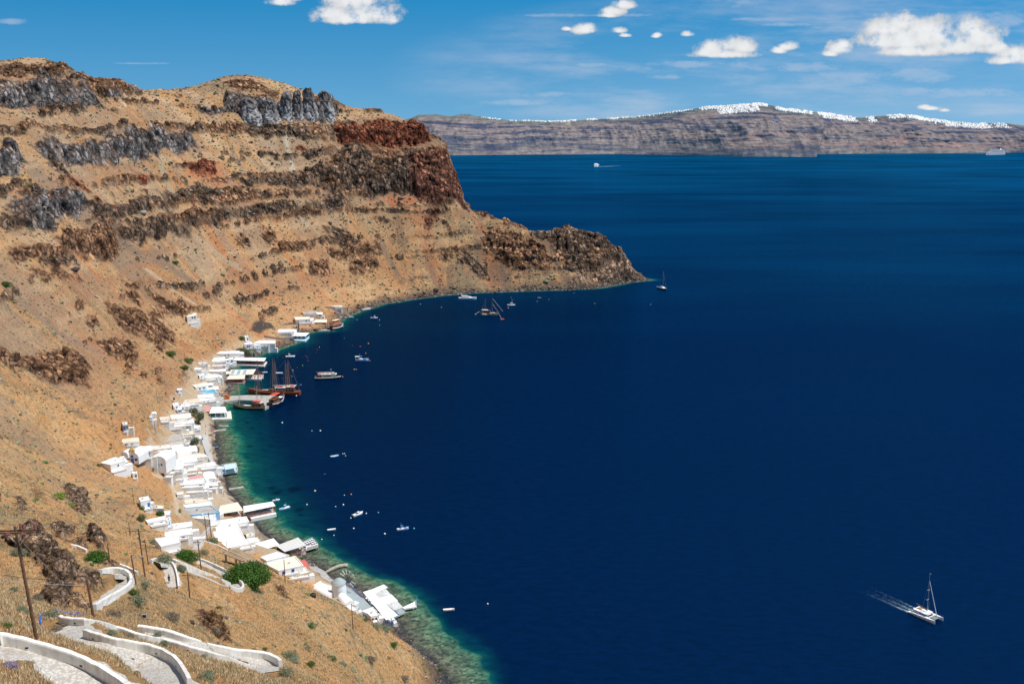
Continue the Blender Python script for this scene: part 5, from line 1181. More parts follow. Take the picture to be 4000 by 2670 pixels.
# solar panels
for k in range(3):
    x0 = 800+k*90; q = [P(*q3(*p), 4.95) for p in ((x0+8,566),(x0+58,562),(x0+42,624),(x0-22,630))]; c = Vector(q[0]).lerp(Vector(q[2]), .5)
    sp2 = empty('roof_panel', c); tag(sp2, 'light blue panel lying on the taverna roof, %s of the three' % ('left', 'middle', 'right')[k], 'panel', 'blue panels on the taverna roof')
    ql = [(p[0]-c.x, p[1]-c.y) for p in q]; MB().prism([(x*.9, y*.9) for x, y in ql], .04, .10).build('sheet', mat('pale_blue_sheet', (.28, .50, .66), .5, vary=.35, scale=1.5), sp2); MB().prism(ql, -.02, .035).build('frame', CANVW, sp2)
# quays
def slab(label, conv, pts, z, mt, name='quay', cat='quay', kind=None, z0=-2.5):
    q = [P(*conv(pts[i], pts[i+1]), z)[:2] for i in range(0, len(pts), 2)]; o = MB().prism([(x-q[0][0], y-q[0][1]) for x, y in q], z0, z).build(name, mt, bevel=0); o.location = (q[0][0], q[0][1], 0); tag(o, label, cat, None, kind); return o
slab('broad concrete quay reaching out between the moored sailing ships', q3, (600,960,700,985,800,960,1040,948,1440,955,1560,990,1480,1060,1310,1150,1300,1075,1150,1030,900,1020,690,1048,560,1140,420,1140,470,1050), 1.5, CONC)
slab('narrow concrete landing beside the orange topped tour boat', n3, (790,625,980,650,1195,660,1195,702,1000,706,940,690), 1.0, CONC)
slab('low concrete landing stage at the bay head', n3, (1670,330,1740,312,1850,335,1840,352,1720,368,1690,350), .9, CONC)
slab('thin jetty plank beside the ruin', n3, (1225,485,1450,482,1450,492,1225,495), .8, CONC, name='jetty', cat='jetty')
slab('lone old concrete groyne lying off the pebble beach', v3, (1960,1172,2180,1140,2188,1158,1970,1192), .6, CONC, name='groyne', cat='groyne')
slab('short broken groyne close under the tamarisk beach', v3, (1760,300,1915,284,1925,300,1765,318), .5, CONC, name='groyne', cat='groyne')
slab('stubby rock groyne below the blue trimmed taverna', v3, (1815,228,1960,232,1972,248,1820,242), .4, CONC, name='groyne', cat='groyne')
slab('paved beach lane running along the pebble shore', v3, (1540,290,1610,240,1640,330,1660,450,1700,640,1745,800,1850,840,1850,975,1800,985,1780,840,1700,790,1640,690,1590,560,1560,440,1530,330), 2.6, PAVE, name='beach_lane', cat='path', kind='structure', z0=0)
slab('paved terrace of the lower beach', w3, (1395,360,1475,375,1500,520,1560,590,1540,650,1600,650,1570,560,1420,520), 2.4, PAVE, name='beach_terrace', cat='path', kind='structure', z0=0) if False else None
slab('grey concrete steps and platform between the boulders and the windmill', m3_, (410,230,520,235,640,300,700,370,770,440,690,470,600,400,560,330,480,300,400,290), 2.2, CONC, name='concrete_platform', cat='platform')
slab('tilted pale concrete slab lying at the slope foot', m3_, (1600,1290,1710,1245,1830,1390,1700,1360,1610,1340), 1.2, CONC, name='concrete_slab', cat='slab')
# blue terrace on the beach
dk3, dq3 = deck('light blue beach terrace with white rails jutting over the pebbles', v3, (1850,845,2072,812,2102,925,1862,962), 1.5, mat('pale_blue_deck', (.45, .62, .68), .8, vary=.2), legs=True)
o3 = dk3.location
for a, b_ in ((0, 1), (1, 2), (2, 3)): railing(dk3, (dq3[a][0]-o3.x, dq3[a][1]-o3.y), (dq3[b_][0]-o3.x, dq3[b_][1]-o3.y), 1.5, WH, 1.1)
m = MB(); cq = [P(*v3(*p), 4.2) for p in ((1900,820),(2065,795),(2085,862),(1915,890))]
for i in range(4):
    a, b_ = Vector(cq[i])-o3, Vector(cq[(i+1) % 4])-o3; m.tube(a, b_, .12); m.tube(a, (a.x, a.y, 1.5), .1)
m.build('awning_frame', WH, dk3); MB().prism([(p[0]-o3.x, p[1]-o3.y) for p in cq], 3.95, 4.05).build('awning', mat('pale_blue_cloth', (.50, .66, .70), .8), dk3)
# ------------------------------------------------------------------ windmill and its terraces
def windmill():
    X, Y, z = P(*m3_(862, 690), 3.5); root = empty('windmill', (X, Y, 3.3)); tag(root, 'round white windmill with grey cone cap and furled sail wheel', 'windmill')
    MB().lathe((0, 0, 0), [(3.0, -3), (2.85, 0), (2.7, 5.9), (2.8, 6.0), (2.8, 6.15)], 32).build('tower', mat('mill_whitewash', (.74, .77, .78), .8, vary=.06, scale=.6), root, smooth=False)
    MB().lathe((0, 0, 0), [(2.92, 6.15), (2.4, 6.8), (1.2, 7.75), (.03, 8.3)], 32).build('cap', mat('grey_cone_cap', (.33, .38, .39), .8, vary=.12), root)
    d = MB().box((2.9, -.3, 6.2), (.2, .6, .8), 0).build('window', BLUE, root)
    hub = Vector((2.9, 3.4, 6.2)); ax = Vector((.5, .85, .1)).normalized(); s_ = MB().tube((.8, .6, 6.3), hub+ax*.3, .16); s_.build('axle', WOODP, root)
    u = ax.cross(Vector((0, 0, 1))).normalized(); v = u.cross(ax).normalized(); sp3 = MB(); tips = []
    for k in range(12):
        t = 2*math.pi*k/12+.1; d_ = u*math.cos(t)+v*math.sin(t); tip = hub+d_*3.9; tips.append(tip); sp3.tube(hub, tip, .055, n=4)
    wl = sp3.build('sail_wheel', mat('dark_spar_wood', (.05, .04, .035), .8), root)
    MB().path(tips+[tips[0]], .025, 3).build('rim_rope', CANVW, wl)
    for k in range(12):
        if k in (3, 4, 5, 1, 11, 2, 10):
            a = hub.lerp(tips[k], .45); b_ = tips[k]; nx = (tips[(k+1) % 12]-tips[k])*.28
            MB().poly([a, b_, b_+nx+ax*.02, a+ax*.03, b_+ax*.03, b_+nx+ax*.05], [(0, 1, 2), (3, 5, 4), (0, 2, 5, 3), (1, 0, 3, 4), (2, 1, 4, 5)]).build('sail', CANVW, wl)
            MB().tube(a, b_, .1, .12, 5).build('furled_sail', CANVW, wl)
windmill()
slab('grey blue roof terrace at the foot of the windmill', m3_, (965,520,1215,700,1355,850,1200,905,1080,790,960,650), 4.2, GREYB, name='roof_terrace', cat='terrace', z0=0)
house('low white walled yard left of the windmill', m3_, (440,548,590,462,752,530,750,600), 2.0, rm=WH2, z=5.0)
house('white barrel vaulted house at the left foot of the windmill', m3_, (480,590,560,540,775,640,700,712), 2.2, roof='vault', rise=1.3, z=5.2)
house('domed white vault in front of the windmill terrace', m3_, (840,720,940,665,1082,770,930,838), 2.6, roof='vault', rise=1.6, z=5.4)
house('tall narrow white outhouse with vent holes below the terrace', m3_, (932,848,1040,818,1138,882,992,915), 3.6, z=7.5, op=[('f', .3, 'U', WH2)])
house('stepped white block between terrace and long white roof', m3_, (1215,905,1360,850,1420,910,1320,965), 2.8, z=5.6)
house('small white stair turret beside the dark glazed room', m3_, (1282,935,1400,902,1450,965,1335,985), 3.6, z=6.6)
tv = pavilion('white flat roofed taverna with blue posts below the windmill', m3_, (1215,620,1330,585,1738,965,1560,1035), (1250,700,1400,640,1735,1070,1545,1112), 1.6, 5.2, WH, BLUE, None, WH, slope=.05, backwall=False, tabm=CANVW, chairm=BLUE)
c_ = tv.location; wq_ = [P(*m3_(*p), 1.6) for p in ((1400,905),(1545,1110),(1700,1060))]
fr = MB().poly([(wq_[0][0]-c_.x, wq_[0][1]-c_.y, 1.6), (wq_[1][0]-c_.x, wq_[1][1]-c_.y+.25, 1.6), (wq_[1][0]-c_.x, wq_[1][1]-c_.y+.25, 4.9), (wq_[0][0]-c_.x, wq_[0][1]-c_.y, 4.9)], [(0, 1, 2, 3)]).build('glazed_side', SHADE, tv)
railing(tv, (wq_[2][0]-c_.x-3, wq_[2][1]-c_.y-.9), (wq_[2][0]-c_.x, wq_[2][1]-c_.y), 1.6, BLUE)
dk4, dq4 = deck('lower white sea platform with open pergola beams below the windmill', m3_, (1240,600,1530,560,1850,915,1700,990), 1.3, GREYB, name='sea_platform', cat='platform', legs=False)  # platform coloured darker to paint in the shade under the pergola
o4 = dk4.location; m = MB(); A4 = [Vector(P(*m3_(*p), 4.4))-o4 for p in ((1380,640),(1545,572),(1800,838),(1680,880))]
for k in range(26):
    t = k/25; a = A4[0].lerp(A4[3], t); b_ = A4[1].lerp(A4[2], t); d = (b_-a)*.06; m.tube(a, b_+d, .13, n=4)
m.build('pergola_beams', WH, dk4); m = MB()
for a, b_ in ((A4[0], A4[3]), (A4[1], A4[2])):
    m.tube(a-Vector((0, 0, .15)), b_-Vector((0, 0, .15)), .15)
    for k in range(6): p = a.lerp(b_, k/5); m.tube(p, (p.x, p.y, 1.3), .13)
m.build('pergola_frame', WH, dk4)
q = [P(*m3_(*p), 4.8) for p in ((1330,580),(1525,500),(1585,542),(1380,640))]; MB().prism([(p[0]-o4.x, p[1]-o4.y) for p in q], 4.6, 4.8).build('flat_canopy', WH, dk4)
q = [P(*m3_(*p), 4.8) for p in ((1470,700),(1640,640),(1740,740),(1560,790))]; MB().prism([(p[0]-o4.x, p[1]-o4.y) for p in q], 4.5, 4.62).build('flat_canopy', CANVW, dk4)
A, B_, C2, D_ = [Vector(p) for p in dq4]
for i in range(2):
    for j in range(6): u, v = (i+.9)/2.4, (j+.9)/7; p = A.lerp(B_, u).lerp(D_.lerp(C2, u), v); TABLES.append(((p.x, p.y, 1.3), CANVW, BLUE))
jt, jq = deck('white sea jetty with blue handrail beyond the windmill taverna', m3_, (1800,845,1960,770,2010,735,2020,820,1970,838,1830,862), 1.5, WH, name='bathing_jetty', cat='jetty', th=.6)
oj = jt.location; railing(jt, (jq[2][0]-oj.x, jq[2][1]-oj.y), (jq[3][0]-oj.x, jq[3][1]-oj.y), 1.5, BLUE)
for (a, b_), lbl in ((((1010,540),(1215,700)), 'blue lattice railing along the seaward edge of the windmill terrace'), (((1165,945),(1385,1090)), 'blue lattice railing beside the green bush below the stair turret')):
    z = 4.2 if a[1] < 800 else 4.0; p0, p1 = P(*m3_(*a), z), P(*m3_(*b_), z); rt = empty('terrace_railing', p0); tag(rt, lbl, 'railing'); railing(rt, (0, 0), (p1[0]-p0[0], p1[1]-p0[1]), 0, BLUE, .9, 'rails', .9)
# black water tank, log breakwater, red awning, containers
X, Y, z = on(*m3_(470, 690)); t = empty('water_tank', (X, Y, z)); tag(t, 'squat black water tank on the slope left of the windmill', 'water tank'); MB().lathe((0, 0, 0), [(.75, -.3), (.8, 0), (.8, .9), (.6, 1.05), (.2, 1.1)], 18).build('drum', BLACK, t); MB().lathe((0, 0, 1.1), [(.2, 0), (.2, .12)], 12).build('lid', BLACK, t)
X, Y, z = on(*q3(-75, 1070)); t = empty('water_tank', (X, Y, z+2.2)); tag(t, 'black water tank on the roof of a small white cube by the slope', 'water tank'); MB().lathe((0, 0, 0), [(.6, 0), (.6, 1.0), (.2, 1.1)], 14).build('drum', BLACK, t)
m = MB(); lp = [Vector(P(*m3_(*p), z)) for p, z in (((655,330),.9), ((740,280),1.0), ((850,232),1.0), ((940,215),.8), ((990,220),.6))]
m.loft([[(p.x+.0, p.y+.9*math.cos(t)*1.0, p.z+.8*math.sin(t)) for t in [2*math.pi*k/10 for k in range(10)]] for p in lp]); o = m.build('log_breakwater', mat('bleached_log', (.42, .37, .30), .9, vary=.3), smooth=True); tag(o, 'long bleached curved breakwater by the windmill rocks', 'breakwater')
q = [P(*w3(*p), 5.0) for p in ((2015,872),(2082,857),(2132,918),(2045,938))]; c = q[0]; aw = empty('red_awning', c); tag(aw, 'red striped awning at the seaward end of the cream roof', 'awning')
MB().prism([(p[0]-c[0], p[1]-c[1]) for p in q], [0, -.1, -.8, -.7], [.08, -.02, -.72, -.62]).build('cloth', mat('red_striped_cloth', (.55, .12, .11), .8, vary=.2), aw)
for p in (q[2], q[3]): MB().box((p[0]-c[0], p[1]-c[1], -2.3), (.12, .12, 3.2)).build('post', METAL, aw)
# orange harbour crane hut, flag panel, bins, bright boats ashore
X, Y, z = P(*q3(735, 1010), 1.5); k = empty('harbour_crane', (X, Y, 1.5)); tag(k, 'orange wooden boat hoist standing on the quay', 'hoist')
MB().box((0, 0, 1.0), (3.2, 2.0, 2.0)).build('body', ORANGE, k)
MB().box((0, 0, 2.3), (4.2, .6, .4)).box((-.2, 0, 2.8), (1.6, 1.4, .6)).build('head', ORANGE, k)
for x in (-1, 0, 1): MB().box((x, -1.06, 1.0), (.12, .12, 1.9)).build('rib', mat('dark_orange', (.5, .12, .02), .6), k)
pq = [P(*q3(*p), z_) for p, z_ in (((605,530),8.4), ((685,478),10.6), ((690,495),10.0), ((610,548),7.6))]; c = pq[0]
f_ = empty('flag_panel', c); tag(f_, 'blue white and red flag panel propped on a white roof', 'flag')
for nm, t0, t1, mt in (('upper_band', 0, .36, LBLUE), ('middle_band', .36, .62, CANVW), ('lower_band', .62, 1, REDP)):
    vs_ = [Vector(pq[0]).lerp(Vector(pq[3]), t0), Vector(pq[1]).lerp(Vector(pq[2]), t0), Vector(pq[1]).lerp(Vector(pq[2]), t1), Vector(pq[0]).lerp(Vector(pq[3]), t1)]
    vs_ = [v-Vector(c) for v in vs_]; MB().poly(vs_+[v+Vector((0, .12, 0)) for v in vs_], [(0, 1, 2, 3), (7, 6, 5, 4), (0, 4, 5, 1), (3, 2, 6, 7)]).build(nm, mt, f_)
for (px, py), lbl in ((w3(1408, 530), 'blue wheeled bin on the paved lane by the lower beach'), (v3(1572, 450), 'blue barrel standing by the upper beach lane'), (m3_(832, 695), 'blue drum in front of the windmill')):
    X, Y, z = on(px, py); z = max(z, 2.2 if py < 2200 else 3.4); b2 = empty('blue_bin', (X, Y, z)); tag(b2, lbl, 'bin'); MB().box((0, 0, .55), (.7, .7, 1.1), taper=1.1).build('body', BLUE, b2); MB().box((0, 0, 1.14), (.82, .82, .1)).build('lid', BLUE, b2)
X, Y, z = on(*n3(975, 380)); gs = empty('green_sail', (X, Y, z)); tag(gs, 'upright green cloth sail on a short pole by the white kiosk', 'sail'); MB().tube((0, 0, 0), (0, 0, 4.2), .06).build('pole', METAL, gs); MB().poly([(0, 0, 4), (-1.6, .1, 3.2), (-1.7, .1, .4), (0, 0, .4), (0, .08, 4), (-1.6, .18, 3.2), (-1.7, .18, .4), (0, .08, .4)], [(0, 1, 2, 3), (7, 6, 5, 4), (0, 4, 5, 1), (1, 5, 6, 2), (2, 6, 7, 3)]).build('cloth', GREEN, gs)
X, Y, z = on(*n3(690, 700)); st = empty('chimney_stack', (X, Y, z-.5)); tag(st, 'lone dark stone chimney stack above the stilted taverna', 'chimney'); MB().box((0, 0, 3.6), (1.3, 1.3, 7.2), taper=.75).build('shaft', STONE, st); MB().box((0, 0, 7.25), (1.15, 1.15, .25)).build('cap', STONE, st)
# parked red van by the landing
X, Y, z = on(*n3(873, 625)); z = max(z, 1.2); cv = empty('parked_car', (X, Y, z), R(-60)); tag(cv, 'small red car parked by the far landing', 'car')
MB().loft([[(-1.9, -.8, .35), (-1.9, .8, .35), (-1.9, .8, 1.0), (-1.9, -.8, 1.0)], [(-1.5, -.85, .3), (-1.5, .85, .3), (-1.4, .72, 1.45), (-1.4, -.72, 1.45)], [(.4, -.85, .3), (.4, .85, .3), (.3, .7, 1.5), (.3, -.7, 1.5)], [(1.0, -.85, .3), (1.0, .85, .3), (1.0, .8, .95), (1.0, -.8, .95)], [(1.95, -.75, .35), (1.95, .75, .35), (1.95, .7, .8), (1.95, -.7, .8)]]).build('body', RED_R, cv)
MB().box((.62, 0, 1.22), (.12, 1.3, .42)).build('windscreen', GLASS, cv)
for x in (-1.2, 1.25):
    for y in (-.8, .8): MB().tube((x, y-.1, .32), (x, y+.1, .32), .32, n=12).build('wheel', BLACK, cv)
random.shuffle(TABLES)
for a in TABLES[:148]: table_set(*a)
# ------------------------------------------------------------------ paths, walls, poles
print("paths")
COB, nt, b = nmat('cobbled_path'); L = nt.links
tc = nd(nt, 'ShaderNodeTexCoord'); vo = inp(nd(nt, 'ShaderNodeTexVoronoi'), Scale=4.5); vo.feature = 'F1'; L.new(tc.outputs['Object'], vo.inputs['Vector'])
nn = inp(nd(nt, 'ShaderNodeTexNoise'), Scale=.8, Detail=6.0); L.new(tc.outputs['Object'], nn.inputs['Vector'])
r_ = nd(nt, 'ShaderNodeValToRGB'); r_.color_ramp.elements[0].position = .2; r_.color_ramp.elements[0].color = (.56, .53, .48, 1); r_.color_ramp.elements[1].position = .7; r_.color_ramp.elements[1].color = (.36, .34, .31, 1); L.new(vo.outputs['Distance'], r_.inputs[0])
mx = nd(nt, 'ShaderNodeMix'); mx.data_type = 'RGBA'; mr = nd(nt, 'ShaderNodeMapRange'); mr.inputs['From Min'].default_value = .52; mr.inputs['From Max'].default_value = .72; mr.inputs['To Max'].default_value = .7; L.new(nn.outputs['Fac'], mr.inputs['Value'])
L.new(mr.outputs[0], mx.inputs['Factor']); L.new(r_.outputs[0], mx.inputs['A']); mx.inputs['B'].default_value = (.33, .24, .16, 1); L.new(mx.outputs['Result'], b.inputs['Base Color']); b.inputs['Roughness'].default_value = .9
bp = inp(nd(nt, 'ShaderNodeBump'), Strength=.7, Distance=.05); bp.invert = True; L.new(vo.outputs['Distance'], bp.inputs['Height']); L.new(bp.outputs['Normal'], b.inputs['Normal'])
for gi, w_ in PATHS_W:
    V_ = []; n = len(gi)
    for i in range(n):
        d = gi[min(n-1, i+1)]-gi[max(0, i-1)]; d = d[:2]/(np.linalg.norm(d[:2])+1e-9); nx = np.array([-d[1], d[0]])
        wv_ = .12*math.sin(i*1.3)+.1*math.sin(i*.6+2)
        for k in (-1.25, -1, -.5, 0, .5, 1, 1.25): p = gi[i, :2]+nx*(w_/2*k+wv_*(abs(k) > .9)); V_.append((p[0], p[1], max(gi[i, 2], 0)+(.06+.03*(1-abs(k)) if abs(k) < 1.1 else -.7)))
    V_ = np.array(V_); Fq = [(i*7+k, i*7+k+1, i*7+k+8, i*7+k+7) for i in range(n-1) for k in range(6)]
    o = mesh_obj('footpath', V_, Fq, [COB]); tag(o, kind='structure')
    # pale drain lines across the path
WPL, nt, b = nmat('limewashed_wall'); L = nt.links
tc = nd(nt, 'ShaderNodeTexCoord'); nn = inp(nd(nt, 'ShaderNodeTexNoise'), Scale=.7, Detail=8.0, Roughness=.7); L.new(tc.outputs['Object'], nn.inputs['Vector'])
mp = nd(nt, 'ShaderNodeMapping'); mp.inputs['Scale'].default_value = (3, 3, .4); L.new(tc.outputs['Object'], mp.inputs[0]); n2 = inp(nd(nt, 'ShaderNodeTexNoise'), Scale=1.0, Detail=5.0); L.new(mp.outputs[0], n2.inputs['Vector'])
ma = nd(nt, 'ShaderNodeMath', operation='MULTIPLY'); L.new(nn.outputs['Fac'], ma.inputs[0]); L.new(n2.outputs['Fac'], ma.inputs[1])
r_ = nd(nt, 'ShaderNodeValToRGB'); r_.color_ramp.elements[0].position = .2; r_.color_ramp.elements[0].color = (.76, .74, .69, 1); r_.color_ramp.elements[1].position = .42; r_.color_ramp.elements[1].color = (.52, .46, .38, 1); L.new(ma.outputs[0], r_.inputs[0])
L.new(r_.outputs[0], b.inputs['Base Color']); b.inputs['Roughness'].default_value = .9
bp = inp(nd(nt, 'ShaderNodeBump'), Strength=.4, Distance=.05); L.new(nn.outputs['Fac'], bp.inputs['Height']); L.new(bp.outputs['Normal'], b.inputs['Normal'])
def parapet(label, pts, h=.95, th=.5, holes=()):
    g = np.array([on(*p) for p in pts]); t = np.arange(len(g)); ti = np.linspace(0, len(g)-1, len(g)*6)
    gi = np.stack([np.interp(ti, t, g[:, k]) for k in range(3)], 1)
    for _ in range(6): gi[1:-1] = (gi[:-2]+gi[1:-1]*2+gi[2:])/4
    o_ = gi[0].copy(); rt = empty('parapet_wall', tuple(o_)); tag(rt, label, 'wall', 'white parapet walls along the footpath'); rings = []; n = len(gi)
    for i in range(n):
        d = gi[min(n-1, i+1)]-gi[max(0, i-1)]; d = d[:2]/(np.linalg.norm(d[:2])+1e-9); nx, ny = -d[1]*th/2, d[0]*th/2; x, y, z = gi[i]-o_
        hh = h*.84+.02*math.sin(i*.9)+random.uniform(-.015, .015); e = .82
        rings.append([(x-nx, y-ny, z-1.2), (x+nx, y+ny, z-1.2), (x+nx, y+ny, z+hh-.1), (x+nx*e, y+ny*e, z+hh), (x-nx*e, y-ny*e, z+hh), (x-nx, y-ny, z+hh-.1)])
    MB().loft(rings).build('wall', WPL, rt, smooth=False)
    for f in holes:
        i = int(f*(n-1)); d = gi[min(n-1, i+1)]-gi[max(0, i-1)]; d = d[:2]/(np.linalg.norm(d[:2])+1e-9); x, y, z = gi[i]-o_
        s_ = -1 if (d[0]*gi[i][1]-d[1]*gi[i][0]) > 0 else 1; MB().box((x+s_*-d[1]*(th/2-.02), y+s_*d[0]*(th/2-.02), z+.3), (.2, .1, .1), math.atan2(d[1], d[0])).build('drain_hole', SHADE, rt)
    return rt
parapet('nearest white parapet wall running across the bottom left corner', z0([(-150,700),(0,725),(250,775),(450,825),(760,920),(1000,995),(1200,1090),(1420,1210),(1650,1370),(1800,1480)]), 1.0, .38, (.3, .62, .85))
parapet('long white parapet wall of the second bend with a rounded left end', z0([(790,440),(850,462),(960,470),(1200,485),(1500,555),(1750,650),(2000,705)])+z4([(1300,1252),(1450,1300),(1650,1355),(1800,1395),(1975,1440)]), .9, .38, (.2, .75))
parapet('curved white parapet wall in the middle of the second bend', z0([(1115,640),(1250,682),(1500,755),(1850,808),(2100,875),(2240,955)])+z4([(1400,1420),(1460,1500),(1510,1600)]), 1.0, .36, (.12, .5, .8))
parapet('thin white parapet wall curving round the lowest hairpin at bottom centre', z4([(1100,1155),(1300,1180),(1500,1245),(1700,1305),(1900,1345),(2110,1362),(2190,1395),(2235,1430)]), 1.0, .5)
parapet('white wall wrapping the left hairpin above the blue pipes', z4([(800,700),(840,688),(905,680),(985,690),(1035,720),(1050,770),(1030,815),(960,862),(880,905),(800,955),(755,985)]), 1.1, .5)
parapet('short white wall fragment above the dark bush', z4([(568,482),(620,492),(690,525)]), .8, .4)
parapet('straight white wall piece between dark rock and wooden pole', z4([(955,640),(1010,660),(1060,685),(1098,710)]), .9, .4)
parapet('long white wall leading down to the great fig tree', w3l([(272,905),(300,885),(370,878),(490,882),(600,912),(740,972),(900,1035),(1050,1102),(1200,1165)]), 1.0, .45)
parapet('rounded white wall at the hairpin beside the great fig tree', w3l([(1200,1200),(1270,1232),(1340,1230),(1362,1190),(1345,1150),(1305,1128)]), 1.0, .45)
parapet('white wall on the seaward side of the upper return path', w3l([(800,862),(900,888),(1000,930),(1090,975),(1160,1010)]), .9, .4)
parapet('white kerb wall of the short path spur', w3l([(450,912),(520,912),(558,975),(585,1080),(598,1200)]), .8, .35)
parapet('white wall below the lattice pole tower', w3l([(890,650),(960,665),(1050,700),(1170,760)]), .8, .4)
STAIN = mat('dark_insulator', (.25, .07, .06), .4)
def top_height(base, px, py):
    a, b_, c_ = ray(px, py); t = math.hypot(base[0], base[1])/math.hypot(a, b_); return CAM_H+c_*t-base[2]
POLES = [((147,2502),(96,2055),.125,'tall near wooden power pole with crossarm and red insulators',2),((568,2257),(553,2064),.15,'wooden pole with a long crossarm above the left hairpin',1),((367,2411),(350,2262),.15,'short wooden pole right behind the second bend wall',0),
 ((532,2281),(520,2167),.12,'wooden pole at the right end of the left hairpin with a lamp arm',3),((580,2202),(571,2106),.11,'slim dark pole just behind the crossarm pole',0),((429,2180),(423,2121),.1,'small pole beside the dark bush under the cliff',0),((230,2099),(222,2037),.1,'small pole on the rocky spur at left',0),
 ((787,2227),(779,2108),.12,'wooden pole standing by the path wall below the lane',1),((742,2337),(739,2234),.12,'wooden pole with small crossarm on the grassy slope',1),((509,2092),(506,2040),.1,'thin pole on the rubble slope',0),((525,1969),(521,1910),.09,'thin pole on the brown slope inland of the blue door hut',0),
 ((578,1972),(571,1908),.1,'pole standing in front of the blue door hut',0),((886,2136),(885,2106),.08,'short pole beside the brown shelter roof',0),((1114,2272),(1113,2184),.12,'lone pole in front of the cream flat roof',0),((1379,2457),(1376,2357),.12,'lone pole on the slope below the windmill vaults',0),
 (v3(868,370),v3(864,170),.1,'thin street pole below the tiny shrine',3),(v3(604,540),v3(590,400),.1,'pole rising behind the chapel',0),(v3(818,830),v3(812,680),.08,'pole in the courtyard between the two vaulted fronts',0),(v3(586,1070),v3(572,890),.09,'pole beside the blue gate hut',0),
 (v3(915,240),v3(905,130),.08,'short pole beside the cottage with light blue door',0),(v3(1460,890),v3(1458,690),.08,'pole among the white roofs of mid village',0),(q3(95,440),q3(83,270),.12,'pole in the green bushes above the village',0),(q3(515,930),q3(512,750),.1,'pole among the roofs by the stone beach',0),
 ((670,1468),(668,1437),.09,'small pole on the bare slope above the village',0),((616,1575),(614,1521),.1,'thin pole above the lone white cube',0),((880,1262),(879,1240),.09,'tiny far pole beside the dark gravel heap',0),((679,1570),(678,1548),.08,'tiny pole beside the lone white cube',0),
 (n3(740,440),n3(738,350),.1,'far pole left of the green sail',0),(n3(1240,470),n3(1235,360),.1,'far pole in front of the ruin at the bay head',0)]
tops = []
for (bx, tx, r_, lbl, kind) in POLES:
    bp_ = on(*bx); h_ = max(3, min(13, top_height(bp_, *tx))); lean = ((tx[0]-bx[0])/F*bp_[1])*.9
    rt = empty('utility_pole', (bp_[0], bp_[1], bp_[2]-.5)); tag(rt, lbl, 'pole', 'wooden poles on the slope'); tp = (lean, 0, h_+.5); tops.append((bp_[0]+lean, bp_[1], bp_[2]+h_))
    MB().tube((0, 0, 0), tp, r_*1.15, r_*.8, 8).build('shaft', WOODP, rt)
    if kind in (1, 2):
        ln = 1.6 if kind == 1 else 1.5; z_ = tp[2]-.4
        for dy_ in ((-.2, .2) if kind == 2 else (-.16,)):
            MB().box((lean-.15, dy_, z_), (ln*2 if bx[0] < 700 else 1.6, .09, .1), .06).build('crossarm', WOODP, rt)
        br = MB(); br.tube((lean-.7, -.2, z_), (lean*.95, 0, z_-.9), .04).tube((lean+.6, -.2, z_), (lean*.95, 0, z_-.9), .04); br.build('brace', CREAM, rt)
        if kind == 2:
            for x in (-1.4, -.5, .6): 
                i_ = MB().lathe((0, 0, 0), [(.05, 0), (.11, .05), (.06, .1), (.11, .15), (.06, .2), (.11, .25), (.04, .3)], 10).build('insulator', STAIN, rt); i_.location = (lean+x, -.35, z_-.05); i_.rotation_euler = (0, R(90), 0)
            for x in (.35, 1.35): i_ = MB().lathe((0, 0, 0), [(.05, 0), (.11, .08), (.06, .16), (.11, .24), (.06, .32), (.11, .4), (.04, .5)], 10).build('insulator', STAIN, rt); i_.location = (lean+x, .1, z_+.1)
    if kind == 3:
        MB().path([(lean, 0, tp[2]-.6), (lean+.8, 0, tp[2]-.1), (lean+1.6, 0, tp[2]-.2)], .04).build('lamp_arm', METAL, rt); MB().box((lean+1.7, 0, tp[2]-.25), (.5, .25, .15)).build('lamp_head', METAL, rt)
# lattice of two poles with rungs
p1, p2 = on(*w3(935, 640)), on(*w3(985, 650)); h1 = top_height(p1, *w3(912, 345)); rt = empty('pole_tower', (p1[0], p1[1], p1[2]-.5)); tag(rt, 'twin wooden pole tower with crossed rungs beside the lane', 'pole tower')
d = Vector((p2[0]-p1[0], p2[1]-p1[1], 0)); 
for s_, hh in ((0, h1), (1, h1*.93)): MB().tube(d*s_, d*s_+Vector((-.6, 0, hh+.5)), .2, .14, 8).build('shaft', WOODP, rt)
rg = MB()
for k in range(7): z_ = 1+k*h1/7.5; a = d*0+Vector((-.6*z_/h1, 0, z_)); b2 = d+Vector((-.6*z_/h1, 0, z_+(.9 if k % 2 else 0))); rg.tube(a, b2, .09)
rg.build('rung', WOODP, rt); MB().box((d.x*.3-.6, 0, h1+.3), (2.6, .12, .14)).box((d.x*.5-.6, 0, h1-.9), (2.0, .12, .14)).build('crossarm', WOODP, rt)
# wires
def wire(a, b_, sag, lbl, r_=.022, mt=None):
    a, b_ = Vector(a), Vector(b_); pts = [a.lerp(b_, k/14)-Vector((0, 0, 4*sag*(k/14)*(1-k/14))) for k in range(15)]
    o = MB().path([p-a for p in pts], r_, 4).build('overhead_wire', mt or BLACK); o.location = a; tag(o, lbl, 'wire', 'wires strung between the poles')
T = {l[3]: t for l, t in zip(POLES, tops)}
tn, tc_, tb = tops[0], tops[1], tops[2]
wire(PY(-120, 2222, 98), (tb[0], tb[1], tb[2]-.3), .3, 'dark upper wire entering from the left edge to the short pole'); wire(PY(-120, 2244, 97), (tb[0], tb[1], tb[2]-.7), .3, 'pale lower wire entering from the left edge to the short pole', mt=METAL)
wire((tn[0]+.2, tn[1], tn[2]-.9), (on(352, 2402)[0], on(352, 2402)[1], on(352, 2402)[2]+.9), .1, 'pale guy wire from the tall near pole down to the second bend', mt=METAL)
